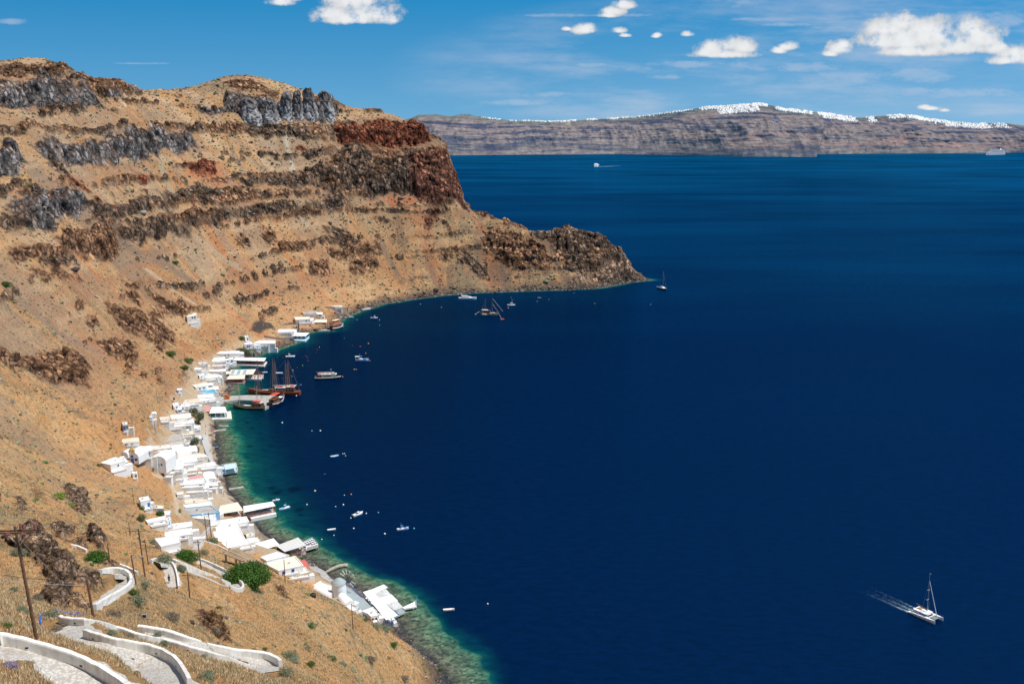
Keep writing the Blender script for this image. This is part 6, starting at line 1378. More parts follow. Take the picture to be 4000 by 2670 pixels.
wire(tb, tops[3], 2.0, 'slack wire from the short pole to the lamp pole'); wire(tops[3], tops[7], 1.5, 'wire from the lamp pole to the pole by the path wall'); wire(tc_, (p1[0]-.6, p1[1], p1[2]+h1), 3.0, 'long wire from the crossarm pole to the twin pole tower'); wire(tc_, tops[9], 1.0, 'wire from the crossarm pole up to the rubble slope pole'); wire(tops[9], tops[11], 1, 'thin wire towards the blue door hut')
# blue pipes, sign
for i, (l, lbl) in enumerate([([(430,990),(480,1000),(560,1018),(620,1028)], 'upper blue water pipe lying among rocks behind the wall'), ([(585,998),(620,1010),(680,1035)], 'short blue pipe beside the folded dark rock'), ([(320,1105),(318,1050),(335,1025)], 'bent blue pipe end beside the grey bush')]):
    g = [Vector(on(*z4([p])[0]))+Vector((0, 0, .15)) for p in l]; o = MB().path([p-g[0] for p in g], .09, 6).build('blue_pipe', mat('blue_plastic', (.01, .12, .55), .4)); o.location = g[0]; tag(o, lbl, 'pipe', 'blue plastic pipes by the path')
X, Y, z = on(*z4([(1153,1080)])[0]); sg = empty('small_sign', (X, Y, z)); tag(sg, 'tiny green framed square sign standing in the dry grass', 'sign'); MB().box((0, 0, .5), (.05, .05, 1)).build('post', METAL, sg); MB().box((0, -.05, 1.05), (.75, .04, .6)).build('frame', CANVW, sg); MB().box((0, -.08, 1.05), (.5, .04, .38)).build('panel', DKGR, sg)
# ------------------------------------------------------------------ vegetation and loose rock
print("plants")
def leafmat(name, rgb, rgb2):
    if name in _mc: return _mc[name]
    m, nt, b = nmat(name); L = nt.links; tc = nd(nt, 'ShaderNodeTexCoord'); g = nd(nt, 'ShaderNodeNewGeometry')
    n = inp(nd(nt, 'ShaderNodeTexNoise'), Scale=1.4, Detail=4.0); L.new(tc.outputs['Object'], n.inputs['Vector'])
    ad = nd(nt, 'ShaderNodeMath', operation='MULTIPLY_ADD'); ad.inputs[1].default_value = .55; L.new(g.outputs['Random Per Island'], ad.inputs[0]); L.new(n.outputs['Fac'], ad.inputs[2])
    mr = nd(nt, 'ShaderNodeMapRange'); mr.inputs['From Min'].default_value = .45; mr.inputs['From Max'].default_value = 1.0; L.new(ad.outputs[0], mr.inputs['Value'])
    mx = nd(nt, 'ShaderNodeMix'); mx.data_type = 'RGBA'; mx.inputs['A'].default_value = (*rgb, 1); mx.inputs['B'].default_value = (*rgb2, 1); L.new(mr.outputs[0], mx.inputs['Factor']); L.new(mx.outputs['Result'], b.inputs['Base Color'])
    b.inputs['Roughness'].default_value = .7; b.inputs['Specular IOR Level'].default_value = .2; _mc[name] = m; return m
FIG = leafmat('fig_leaves', (.018, .055, .008), (.075, .17, .022)); TAM = leafmat('tamarisk_leaves', (.05, .065, .03), (.17, .18, .08)); SAGE = leafmat('sage_leaves', (.11, .13, .07), (.30, .32, .20))
GRNB = leafmat('green_bush_leaves', (.035, .07, .015), (.13, .20, .045)); DRYB = leafmat('dry_bush_twigs', (.13, .10, .075), (.34, .28, .20)); CACT = leafmat('cactus_pads', (.07, .14, .02), (.26, .36, .05)); LILAC = leafmat('lilac_flowers', (.16, .12, .16), (.42, .34, .5))
_r = np.random.RandomState(3)
def leaf_cloud(n, rx, ry, rz, size, lobes=7, thin=1.0, up=0., zmin=0.):
    """leaf sized faces through a lumpy crown"""
    lc = _r.normal(size=(lobes, 3)); lc /= np.linalg.norm(lc, axis=1)[:, None]; lc[:, 2] = np.abs(lc[:, 2])*.9; lc *= .52; lr = _r.uniform(.38, .62, lobes)
    k = _r.randint(0, lobes, n); d = _r.normal(size=(n, 3)); d /= np.linalg.norm(d, axis=1)[:, None]; rad = _r.uniform(.55, 1.08, n)**.5
    c = lc[k]+d*(lr[k]*rad)[:, None]; c[:, 2] = c[:, 2]+.35; ok = c[:, 2] > zmin; c = c[ok]; d = d[ok]; n = len(c)
    c = c*np.array([rx, ry, rz])
    t1 = _r.normal(size=(n, 3)); t1[:, 2] += up; t1 /= np.linalg.norm(t1, axis=1)[:, None]; nn_ = d+_r.normal(size=(n, 3))*.5; t2 = np.cross(nn_, t1); t2 /= np.linalg.norm(t2, axis=1)[:, None]+1e-9
    s = size*_r.uniform(.6, 1.3, n)[:, None]; a = t1*s; b2 = t2*s*.5*thin
    V_ = np.stack([c-a, c+b2, c+a, c-b2], 1).reshape(-1, 3); return V_, np.arange(n*4).reshape(n, 4)
def plant(name, label, cat, px, py, wpx, mt, hr=.7, n=900, leaf=.16, group=None, trunk=False, up=0., thin=1.0, sink=.1, lobes=7):
    X, Y, z = on(px, py); wd = wpx/F*math.hypot(Y, 180-z)/2
    rt = empty(name, (X, Y, z-sink)); tag(rt, label, cat, group); th = 0
    if trunk:
        th = wd*.55; m = MB(); m.tube((0, 0, -.4), (.1*wd, 0, th*.8), .11*wd, .07*wd, 8)
        for k in range(6): a = k*1.05; m.tube((.1*wd*.6, 0, th*.6), (math.cos(a)*wd*.55, math.sin(a)*wd*.55, th+wd*.35), .05*wd, .02*wd, 6)
        m.build('trunk', WOODP, rt)
    V_, F_ = leaf_cloud(n, wd*1.05, wd*1.05, wd*hr*1.15, leaf*wd, lobes=lobes, up=up, thin=thin, zmin=-.3 if trunk else 0.)
    V_[:, 2] += th; mesh_obj('crown' if trunk else 'foliage', V_, F_, [mt], rt)
    return rt
def fig(label, px, py, wpx, asp, n, rz_=0., hr=.62):
    X, Y, z = on(px, py); wd = wpx/F*math.hypot(Y, 180-z)/2; rt = empty('fig_tree', (X, Y, z-.2), rz_); tag(rt, label, 'tree'); m = MB(); th = wd*.22
    m.tube((0, 0, -.3), (0, 0, th), .07*wd, .055*wd, 8)
    for k in range(9): a = k*.7; r2 = .62*wd; m.tube((0, 0, th*.7), (math.cos(a)*r2, math.sin(a)*r2*asp, th+wd*.28), .035*wd, .012*wd, 6)
    m.build('trunk', WOODP, rt); V_, F_ = leaf_cloud(n, wd*1.12, wd*1.12*asp, wd*hr, .032*wd, lobes=26, thin=1.5); V_[:, 2] += th*.4; mesh_obj('crown', V_, F_, [FIG], rt)
fig('great dark green fig tree spreading beside the reed roofed shelter', 965, 2283, 178, 1.05, 16000, R(20), .72); fig('round dark green fig tree behind the path bend', 728, 2188, 96, .9, 8000)
PL = [('bush','dark green bush growing over the short white wall fragment',375,2195,104,FIG,.62,5000,.05),('cactus_patch','bright green prickly pear patch trailing down the rock',235,1945,60,CACT,.5,900,.1),('cactus_patch','lower end of the prickly pear patch on the rock edge',275,1975,40,CACT,.4,500,.1),
 ('tamarisk_tree','upper grey green tamarisk beside the red roofed shelter',v3(1440,95)[0],v3(1440,95)[1],34,TAM,1.0,2500,.075),('tamarisk_tree','larger tamarisk crown below the upper one at the beach lane',v3(1515,205)[0],v3(1515,205)[1],52,TAM,1.0,3500,.06),('tamarisk_tree','tamarisk between the white roofs and the beach steps',v3(1465,560)[0],v3(1465,560)[1],38,TAM,1.1,2500,.075),('tamarisk_tree','slim low tree under the mid village tamarisk',v3(1510,640)[0],v3(1510,640)[1],18,GRNB,1.4,900,.1),
 ('round_bush','light green tree left of the long white shed',w3(158,395)[0],w3(158,395)[1],38,TAM,.95,1800,.08),('round_bush','small bright bush above the light green tree',w3(165,272)[0],w3(165,272)[1],24,GRNB,.9,900,.1),('round_bush','left of two dark round trees behind the long white shed',w3(375,345)[0],w3(375,345)[1],34,FIG,.8,1600,.08),('round_bush','right of two dark round trees behind the long white shed',w3(460,345)[0],w3(460,345)[1],22,FIG,.9,1200,.09),('round_bush','narrow green tree at the end of the dirt path',w3(615,305)[0],w3(615,305)[1],17,GRNB,1.6,700,.1),
 ('round_bush','dark bush beside the small far white hut',q3(950,100)[0],q3(950,100)[1],26,GRNB,.8,900,.1),('round_bush','pale bush growing at the seaward end of the wide cove house',q3(1405,240)[0],q3(1405,240)[1],26,TAM,.8,1100,.09),('spreading_bush','broad grey green thicket beside the first cove taverna',q3(1040,330)[0],q3(1040,330)[1],70,TAM,.55,3500,.045),('spreading_bush','second half of the grey green thicket nearer the white block',q3(950,290)[0],q3(950,290)[1],44,TAM,.5,1800,.06),
 ('round_bush','green thicket above the village, left clump',z3([(1490,985)])[0][0],z3([(1490,985)])[0][1],48,GRNB,.6,1800,.07),('round_bush','green thicket above the village, right clump by the pole',z3([(1650,1040)])[0][0],z3([(1650,1040)])[0][1],50,GRNB,.5,1600,.07),('round_bush','dark green thicket at the inland edge of the roofs',z3([(1610,1105)])[0][0],z3([(1610,1105)])[0][1],34,FIG,.8,1500,.08),
 ('round_bush','green bush at the left frame edge on the high slope',24,1125,50,FIG,.7,2500,.06),('round_bush','small green bush on the slope under the rock bands',683,1030,32,FIG,.55,1200,.08),('round_bush','oleander with pink tinge in the chapel courtyard',v3(820,910)[0],v3(820,910)[1],20,DRYB,1.2,800,.1),('round_bush','brownish shrub in front of the chapel',v3(665,775)[0],v3(665,775)[1],19,DRYB,.7,700,.1),
 ('round_bush','green bush between stair turret and blue railing',m3_(1240,1050)[0],m3_(1240,1050)[1],24,GRNB,.7,1200,.08),('spreading_bush','grey green thicket on the shore slope below the taverna',m3_(1400,1150)[0],m3_(1400,1150)[1],66,SAGE,.4,3500,.04),('spreading_bush','wide sage thicket above the tilted slab',m3_(1560,1200)[0],m3_(1560,1200)[1],80,SAGE,.35,4000,.035),('round_bush','vivid green clump right of the tilted slab',m3_(1680,1420)[0],m3_(1680,1420)[1],34,GRNB,.6,1500,.06),
 ('round_bush','small green tree beside the pale grey sheet roof',w3(1922,820)[0],w3(1922,820)[1],20,GRNB,1.0,800,.1),('round_bush','bush in the raised bed beside the blue bin',w3(1367,590)[0],w3(1367,590)[1],20,GRNB,.7,800,.1),('round_bush','bush at the rocks behind the red awning',w3(2040,850)[0],w3(2040,850)[1],22,GRNB,.5,800,.1),('round_bush','cactus clump at the left of the lone landward house',v3(30,840)[0],v3(30,840)[1],22,GRNB,.8,900,.1)]
for (nm, lbl, px, py, wpx, mt, hr, n, lf) in PL: plant(nm, lbl, 'tree' if 'tree' in nm else 'bush', px, py, wpx, mt, hr, n, lf, trunk='tamarisk' in nm)
FG = [(170,985,70,SAGE,'pale spiky sage bush beside the near boulder'),(400,1025,78,SAGE,'grey sage bush left of the blue pipes'),(150,530,80,SAGE,'grey bush clinging to the rock behind the tall pole'),(300,900,70,DRYB,'brown grey bush under the dark rock face'),(110,820,50,SAGE,'small sage bush on the slope left of the tall pole'),
 (1095,930,95,SAGE,'large sage bush on the slope right of the left hairpin'),(1150,790,60,SAGE,'sage bush at the foot of the crossarm pole'),(1060,850,60,GRNB,'greener bush above the large sage bush'),(1370,1050,80,DRYB,'grey dry bush in the middle of the grassy slope'),(900,1030,80,DRYB,'low dry bush in front of the hairpin wall'),
 (890,1165,55,SAGE,'sage bush behind the curved parapet start'),(1030,1190,50,DRYB,'dry bush between the two long parapets'),(1200,1215,60,SAGE,'sage bush beside the second parapet'),(1310,1255,60,SAGE,'dark sage bush touching the curved parapet'),(1250,1172,45,SAGE,'small bush behind the long parapet top'),
 (1820,1420,36,SAGE,'small bush at the end of the long parapet'),(1620,1345,40,SAGE,'sage tuft above the long parapet'),(1640,1530,90,SAGE,'sage bush at the bottom edge right of the curved parapet'),(1740,960,36,GRNB,'small yellow green bush on the open slope'),(1710,1150,60,DRYB,'brown bush on the little rock ledge'),
 (1290,600,90,SAGE,'grey bush beside the lower terrace house'),(1620,530,50,SAGE,'grey round bush left of the white wall below the tower'),(1440,650,50,SAGE,'grey green bush between path spur and long wall'),(1430,640,40,SAGE,'olive bush in front of the small fig tree'),(80,1430,80,LILAC,'bush with pale lilac flowers at bottom left'),(60,1110,60,GRNB,'greenish grass clump behind the nearest parapet'),
 (240,920,50,DRYB,'dry twiggy bush at the rock foot'),(450,1130,60,DRYB,'brown grass bush behind the tall pole'),(1220,440,45,SAGE,'round bush above the two terrace houses'),(1690,440,60,SAGE,'bush at the foot of the twin pole tower')]
for (x, y, wpx, mt, lbl) in FG: px, py = z4([(x, y)])[0]; plant('sage_bush', lbl, 'bush', px, py+8, wpx/2.036*1.6, mt, .8, 3000, .075, 'sage and dry bushes on the near slope', up=1.2, thin=.7, lobes=12)
def m2n(x, y): return (900+x/2.036, 1900+y/2.036)
for (x, y, wpx, mt, lbl) in [(640,1110,60,GRNB,'green patch of bush on the open slope below the windmill'),(460,1355,90,SAGE,'wide sage bush just beyond the lowest hairpin'),(630,1415,60,GRNB,'rounded green cushion on the slope at bottom centre'),(800,1370,60,GRNB,'second green cushion to its right'),(430,1480,80,SAGE,'sage bush at the bottom edge below the hairpin'),(900,1415,40,SAGE,'small sage clump on the lower right slope'),
    (180,1305,50,SAGE,'sage clump above the lowest hairpin wall'),(270,1285,40,GRNB,'yellow green tuft near the hairpin wall'),(1380,1530,60,DRYB,'dry brush near the bottom slope edge'),(1290,1260,50,GRNB,'green tuft near the slope edge above the slab'),(920,1130,26,GRNB,'small dark bush beside the dark cleft'),(1670,1450,36,GRNB,'green tuft on the last cliff edge'),(1110,1370,60,DRYB,'pale dry brush patch in mid slope')]:
    px, py = m2n(x, y); plant('sage_bush', lbl, 'bush', px, py+6, wpx/2.036*1.5, mt, .6, 2600, .07, 'sage and dry bushes on the near slope', up=1.0, thin=.7, lobes=12)
# --- uncountable ground cover
ico_v = []; 
def ico(sub):
    bm = bmesh.new(); bmesh.ops.create_icosphere(bm, subdivisions=sub, radius=1); v = np.array([x.co[:] for x in bm.verts]); f = np.array([[x.index for x in fc.verts] for fc in bm.faces]); bm.free(); return v, f
I1, J1 = ico(1); I2, J2 = ico(2)
def ground_at(az, r): x, y = np.sin(az)*r, np.cos(az)*r; return x, y, Hf(x, y)
def lookup(A, az, r):
    i = np.clip(np.searchsorted(aa, az), 0, len(aa)-1); j = np.clip(np.searchsorted(rr, r), 0, len(rr)-1); return A[j, i]
def scatter_mesh(name, x, y, z, s, flat, cols, material, I, J, rough=.35, kind='stuff', label=None, cat=None):
    n = len(x); k = len(I); b_ = I[None]*(1+_r.normal(size=(n, k, 1))*rough*.5)+_r.normal(size=(n, k, 3))*rough*.25
    a = _r.uniform(0, 6.28, n); ca, sa_ = np.cos(a)[:, None], np.sin(a)[:, None]; el = _r.uniform(.7, 1.4, n)[:, None]
    X = (b_[..., 0]*ca*el-b_[..., 1]*sa_)*s[:, None]+x[:, None]; Yy = (b_[..., 0]*sa_*el+b_[..., 1]*ca)*s[:, None]+y[:, None]; Z = (b_[..., 2]*flat[:, None])*s[:, None]+z[:, None]
    V_ = np.stack([X, Yy, Z], -1).reshape(-1, 3); F_ = (J[None]+np.arange(n)[:, None, None]*k).reshape(-1, 3)
    o = mesh_obj(name, V_, F_, [material]); set_col(o, 'ground', np.repeat(cols, k, 0)*(1+_r.normal(size=(n*k, 1))*.15)); tag(o, label, cat, None, kind); return o
def attr_mat(name, rough=.9):
    m, nt, b = nmat(name); a = nd(nt, 'ShaderNodeAttribute'); a.attribute_name = 'ground'; tc = nd(nt, 'ShaderNodeTexCoord'); n = inp(nd(nt, 'ShaderNodeTexNoise'), Scale=4.0, Detail=4.0); nt.links.new(tc.outputs['Object'], n.inputs['Vector'])
    mr = nd(nt, 'ShaderNodeMapRange'); mr.inputs['From Min'].default_value = .3; mr.inputs['From Max'].default_value = .7; mr.inputs['To Min'].default_value = .65; mr.inputs['To Max'].default_value = 1.35; nt.links.new(n.outputs['Fac'], mr.inputs['Value'])
    v = nd(nt, 'ShaderNodeVectorMath', operation='SCALE'); nt.links.new(a.outputs['Color'], v.inputs[0]); nt.links.new(mr.outputs[0], v.inputs['Scale']); nt.links.new(v.outputs[0], b.inputs['Base Color']); b.inputs['Roughness'].default_value = rough; b.inputs['Specular IOR Level'].default_value = .1; return m
SC_M = attr_mat('scattered_cover')
def cand(n, r0, r1, pw=1.0):
    az = np.radians(_r.uniform(-29.5, 9, n)); r = r0+(r1-r0)*_r.rand(n)**pw; g = lookup(TZ, az, r); sd = lookup(SD, az, r); pd_ = lookup(PATHD, az, r); vd_ = lookup(VD, az, r)
    ok = (g > .8) & (sd > 4) & (pd_ > .6) & (vd_ < -.5); return az[ok], r[ok], sd[ok]
az, r, sdv = cand(85000, 150, 1290, .75)
x, y, z = ground_at(az, r); rkv = lookup(ROCK, az, r); dens = fbm(x, y, z*0, 35, 3); ok = (rkv < .6) & (_r.rand(len(x)) < .30+.5*ss(-.1, .6, dens)+.35*ss(1000, 1150, r)); x, y, z, r = x[ok], y[ok], z[ok], r[ok]; n = len(x)
s = np.exp(_r.normal(-.55, .42, n))*np.interp(r, [150, 400, 1200], [.42, .66, 1.3]); t = _r.rand(n, 1); pal = np.array([(.17, .185, .10), (.22, .215, .13), (.10, .15, .055), (.20, .13, .075), (.28, .27, .18), (.15, .14, .095)])[_r.randint(0, 6, n)]
scatter_mesh('low_scrub', x, y, z, s, np.full(n, .55), pal*(.75+.5*t), SC_M, I1, J1, .5)
print('scrub', n)
az, r, sdv = cand(70000, 120, 1290, .8); x, y, z = ground_at(az, r); rkv = lookup(ROCK, az, r); near_rock = np.maximum(lookup(ROCK, az, r+6), lookup(ROCK, az, r+14)); dens = fbm(x+300, y, z*0, 22, 3)
ok = _r.rand(len(x)) < .05+.45*near_rock+.35*ss(.15, .6, dens)+.5*(1-ss(4, 14, sdv)); x, y, z, r = x[ok], y[ok], z[ok], r[ok]; n = len(x)
s = np.exp(_r.normal(-.9, .55, n))*np.interp(r, [120, 400, 1200], [.38, .62, 1.4]); pal = np.array([(.17, .14, .12), (.11, .085, .07), (.26, .23, .20), (.14, .09, .07), (.07, .055, .05)])[_r.randint(0, 5, n)]
scatter_mesh('loose_rock', x, y, z, s, np.full(n, .7), pal, SC_M, I1, J1, .45)
print('rocks', n)
# shoreline boulders
sh_ = np.array(SHORE[4:-6]); seg = np.diff(sh_, axis=0); Ls = np.hypot(seg[:, 0], seg[:, 1]); cum_ = np.concatenate([[0], np.cumsum(Ls)]); u = _r.uniform(0, cum_[-1], 7000)
x = np.interp(u, cum_, sh_[:, 0])+_r.normal(0, 2.2, 7000); y = np.interp(u, cum_, sh_[:, 1])+_r.normal(0, 2.2, 7000); ysel = ~((y > 415) & (y < 640) & (_r.rand(7000) < .93)); x, y = x[ysel], y[ysel]; z = np.maximum(Hf(x, y), -.4); n = len(x)
scatter_mesh('shore_boulder', x, y, z, np.exp(_r.normal(-.5, .5, n))*np.interp(y, [300, 600, 1200], [.55, .7, 1.25]), np.full(n, .7), np.array([(.10, .08, .07), (.16, .13, .11), (.07, .055, .05), (.20, .16, .14)])[_r.randint(0, 4, n)], SC_M, I1, J1, .4)
# dry grass on the near slope
def grass(n, r0, r1, hgt, wid, name):
    az, r, sdv = cand(n, r0, r1, 1.25); x, y, z = ground_at(az, r); rkv = lookup(ROCK, az, r); dens = fbm(x, y, z*0, 5, 2); ok = (rkv < .5) & (_r.rand(len(x)) < (.75+.6*dens)*(1-ss(r1*.55, r1, r)*(r1 > 200))); x, y, z, r = x[ok], y[ok], z[ok], r[ok]; m = len(x)
    nb_ = 5; hh = (hgt*_r.uniform(.5, 1.35, (m, nb_)))*(1+.5*fbm(x, y, z*0+9, 7, 2))[:, None]*np.interp(r, [r0, r1], [.8, 1.25])[:, None]; ww = wid*np.interp(r, [r0, r1], [.7, 1.6])[:, None]
    a = _r.uniform(0, 6.28, (m, nb_)); ox = x[:, None]+_r.normal(0, .12, (m, nb_)); oy = y[:, None]+_r.normal(0, .12, (m, nb_)); lx = _r.normal(.12, .25, (m, nb_))*hh; ly = _r.normal(0, .25, (m, nb_))*hh
    dx, dy = np.cos(a)*ww, np.sin(a)*ww; zz_ = z[:, None]-.05+0*a
    V_ = np.stack([np.stack([ox-dx, oy-dy, zz_], -1), np.stack([ox+dx, oy+dy, zz_], -1), np.stack([ox+lx, oy+ly, zz_+hh], -1)], 2).reshape(-1, 3)
    F_ = np.arange(len(V_)).reshape(-1, 3); o = mesh_obj(name, V_, F_, [SC_M])
    c0 = np.array([(.64, .42, .20), (.74, .56, .32), (.58, .33, .15), (.70, .54, .36), (.44, .40, .23)])[_r.randint(0, 5, m)]; k2 = ss(-.2, .5, fbm(x+50, y, z*0, 14, 3))[:, None]; c0 = c0*(1-k2*.55)+np.array((.55, .50, .33))*k2*.55
    cc = np.repeat(c0, nb_*3, 0)*_r.uniform(.75, 1.25, (m*nb_*3, 1)); set_col(o, 'ground', cc); tag(o, kind='stuff'); print(name, m); return o
grass(150000, 34, 150, .30, .035, 'dry_grass'); grass(110000, 150, 420, .38, .07, 'dry_grass_far')
# named boulders on the slope
for (x, y, wpx, lbl) in [(62,1020,50,'dark rounded boulder at the left edge behind the sage bush'),(505,1105,38,'brown boulder at the left end of the second bend'),(1790,1045,45,'flat grey rock lying on the open slope'),(1055,1375,28,'brown boulder beside the middle path'),(1285,850,26,'dark upright rock on the grassy slope'),(1250,902,18,'small round dark stone left of the upright rock'),(1300,935,20,'small brown stone below the upright rock'),(1205,690,30,'long pale flat stone beside the crossarm pole')]:
    px, py = z4([(x, y)])[0]; X, Y, z = on(px, py); wd = wpx/2.036/F*math.hypot(Y, 180-z)/2*1.1; v = I2*(1+_r.normal(size=(len(I2), 1))*.1)*np.array([wd, wd*.8, wd*.7]); o = mesh_obj('boulder', v, J2, [mat('boulder_rock', (.13, .095, .08), .95, vary=.35, scale=2, bump=.1)]); o.location = (X, Y, z+wd*.2); tag(o, lbl, 'boulder', 'boulders on the near slope')
# rock spires on the skyline
SPM, nt, b = nmat('spire_rock'); a_ = nd(nt, 'ShaderNodeAttribute'); a_.attribute_name = 'ground'; nt.links.new(a_.outputs['Color'], b.inputs['Base Color']); b.inputs['Roughness'].default_value = .95
def spire(label, bx, by, tx, ty, wpx, Yd):
    p = on(bx, by); p = (p[0], p[1]+5, p[2]-9); Yd = p[1]; t = PY(tx, ty, Yd); h = t[2]-p[2]; w_ = wpx/F*Yd/2; nr, nc = 44, 40; V_ = []
    for i in range(nr):
        f = i/(nr-1); rad = w_*(1-.42*f**1.5)*(1 if f < .86 else max(.08, 1-((f-.86)/.14)**2)**.5)
        for k in range(nc): a = 2*math.pi*k/nc; V_.append((rad*math.cos(a)+(t[0]-p[0])*f, rad*math.sin(a)*.9, h*f*1.0))
    V_ = np.array(V_); x, y, z = V_.T; x2, y2, z2 = x+p[0], y+p[1], z*.6; A1, A2, AC = worley(x2/4, y2/4, z2/6); rd = fbm(x2, y2, z2, 6, 4, .55, True); cr = 1-ss(0, .2, A2-A1)
    n_ = V_-np.stack([(t[0]-p[0])*z/h, y*0, z], 1); n_ /= np.linalg.norm(n_, axis=1)[:, None]+1e-6; dd = (rd*.9+(AC-.75)*2.0-cr*1.3)*min(1, w_/6)
    V_ = V_+n_*dd[:, None]; V_[:, 2] += (AC-.7)*1.8*(z/h)
    F_ = [(i*nc+k, i*nc+(k+1) % nc, (i+1)*nc+(k+1) % nc, (i+1)*nc+k) for i in range(nr-1) for k in range(nc)]+[tuple(range((nr-1)*nc, nr*nc))]
    lum = np.clip(.85+rd*.35-cr*.6+(AC-.75)*.5, .25, 1.6); pale = ss(.75, .2, z/h+fbm(x2, y2, z2, 8, 2)*.4)
    cc = (np.array((.13, .115, .11))[None]*(1-pale[:, None])+np.array((.36, .34, .33))[None]*pale[:, None])*lum[:, None]
    o = mesh_obj('rock_spire', V_, F_, [SPM]); o.location = (p[0], p[1], p[2]-1); set_col(o, 'ground', cc); tag(o, label, 'rock', 'grey rock spires on the skyline')
def z1p(x, y): return z1([(x, y)])[0]
for lbl, b0, t0, wpx in [('rightmost rock spire, rounded and leaning right at the cliff end',(2140,520),(2125,335),62),('tallest rock spire second from the right',(2030,520),(2020,320),52),('pointed rock spire third from the right',(1945,520),(1945,335),36),('low jagged rock spire fourth from the right',(1870,520),(1872,345),46),('broad pale rock buttress at the left end of the spires',(1640,525),(1620,380),90),('pale buttress between the broad one and the jagged spire',(1760,525),(1750,390),80)]:
    bx, by = z1p(*b0); tx, ty = z1p(*t0); spire(lbl, bx, by+4, tx, ty, wpx, 1176)
# ------------------------------------------------------------------ boats
print("boats")
def hull_parts(root, L_, B_, H_, mat_h, mat_deck, mat_rail=None, mat_band=None, sheer=.35, transom=.75, draft=.5, bow_rise=.4, full=.55):
    """lofted hull, x forward, waterline z=0"""
    ns = 15; rings = []; gun = []
    def half(t): return B_/2*min(transom+(1-transom)*min(t/.35, 1)**.8, max(0, 1-max(0, (t-full)/(1-full))**2.1)+.001)
    def top(t): return H_*(1+sheer*(2*t-1)**2*.5+bow_rise*max(0, t-.5)**2*2)
    for i in range(ns):
        t = i/(ns-1); x = -L_/2+L_*t; b = max(.02, half(t)); zt = top(t); dr = draft*(1-.7*max(0, t-.6)/.4)
        rings.append([(x+.06*L_*max(0, t-.7)*(k), s_*b*w, z) for s_, k, w, z in ((-1, 1, 1, zt), (-1, .6, .93, zt*.45), (-1, .2, .8, 0.0), (-1, 0, .45, -dr*.7), (1, 0, .0, -dr), (1, 0, .45, -dr*.7), (1, .2, .8, 0.0), (1, .6, .93, zt*.45), (1, 1, 1, zt))])
        gun.append((x+.06*L_*max(0, t-.7), b, zt))
    MB().loft(rings).build('hull', mat_h, root, smooth=False)
    dk = MB(); pts = [(x, -b*.93, z-.12*H_-.02) for x, b, z in gun]; pts2 = [(x, b*.93, z-.12*H_-.02) for x, b, z in gun]
    dk.poly(pts+pts2, [(i, i+1, ns+i+1, ns+i) for i in range(ns-1)]); m = dk.build('deck', mat_deck, root)
    rw = max(.05, B_*.025); rl = MB()
    for s_ in (-1, 1): rl.path([(x, s_*b, z+.02) for x, b, z in gun], rw, 5)
    rl.build('gunwale', mat_rail or mat_h, root)
    if mat_band:
        bd = MB()
        for s_ in (-1, 1): bd.path([(x, s_*(b*.985+.02), z-H_*.22) for x, b, z in gun], rw*1.1, 4)
        bd.build('rubbing_band', mat_band, root)
    return top, half
def rig(root, x, h, r_=.12, z=1., mt=None, name='mast', spreader=True):
    mt = mt or WOODR; m = MB().tube((x, 0, z), (x, 0, z+h), r_, r_*.6, 8).build(name, mt, root)
    if spreader: 
        for f in (.45, .72): MB().box((x, 0, z+h*f), (.1, h*.11, .1)).build('spreader', mt, m)
    return m
def lines(root, segs, r_=.035, mt=None, name='rigging'):
    m = MB()
    for a, b_ in segs: m.tube(a, b_, r_, n=4)
    return m.build(name, mt or METAL, root)
def place(name, label, stern, bow, cat, group='boats afloat in the bay'):
    s_, b_ = Vector(P(*stern)), Vector(P(*bow)); c = s_.lerp(b_, .5); d = b_-s_; rt = empty(name, (c.x, c.y, 0), math.atan2(d.y, d.x)); tag(rt, label, cat, group); return rt, d.length
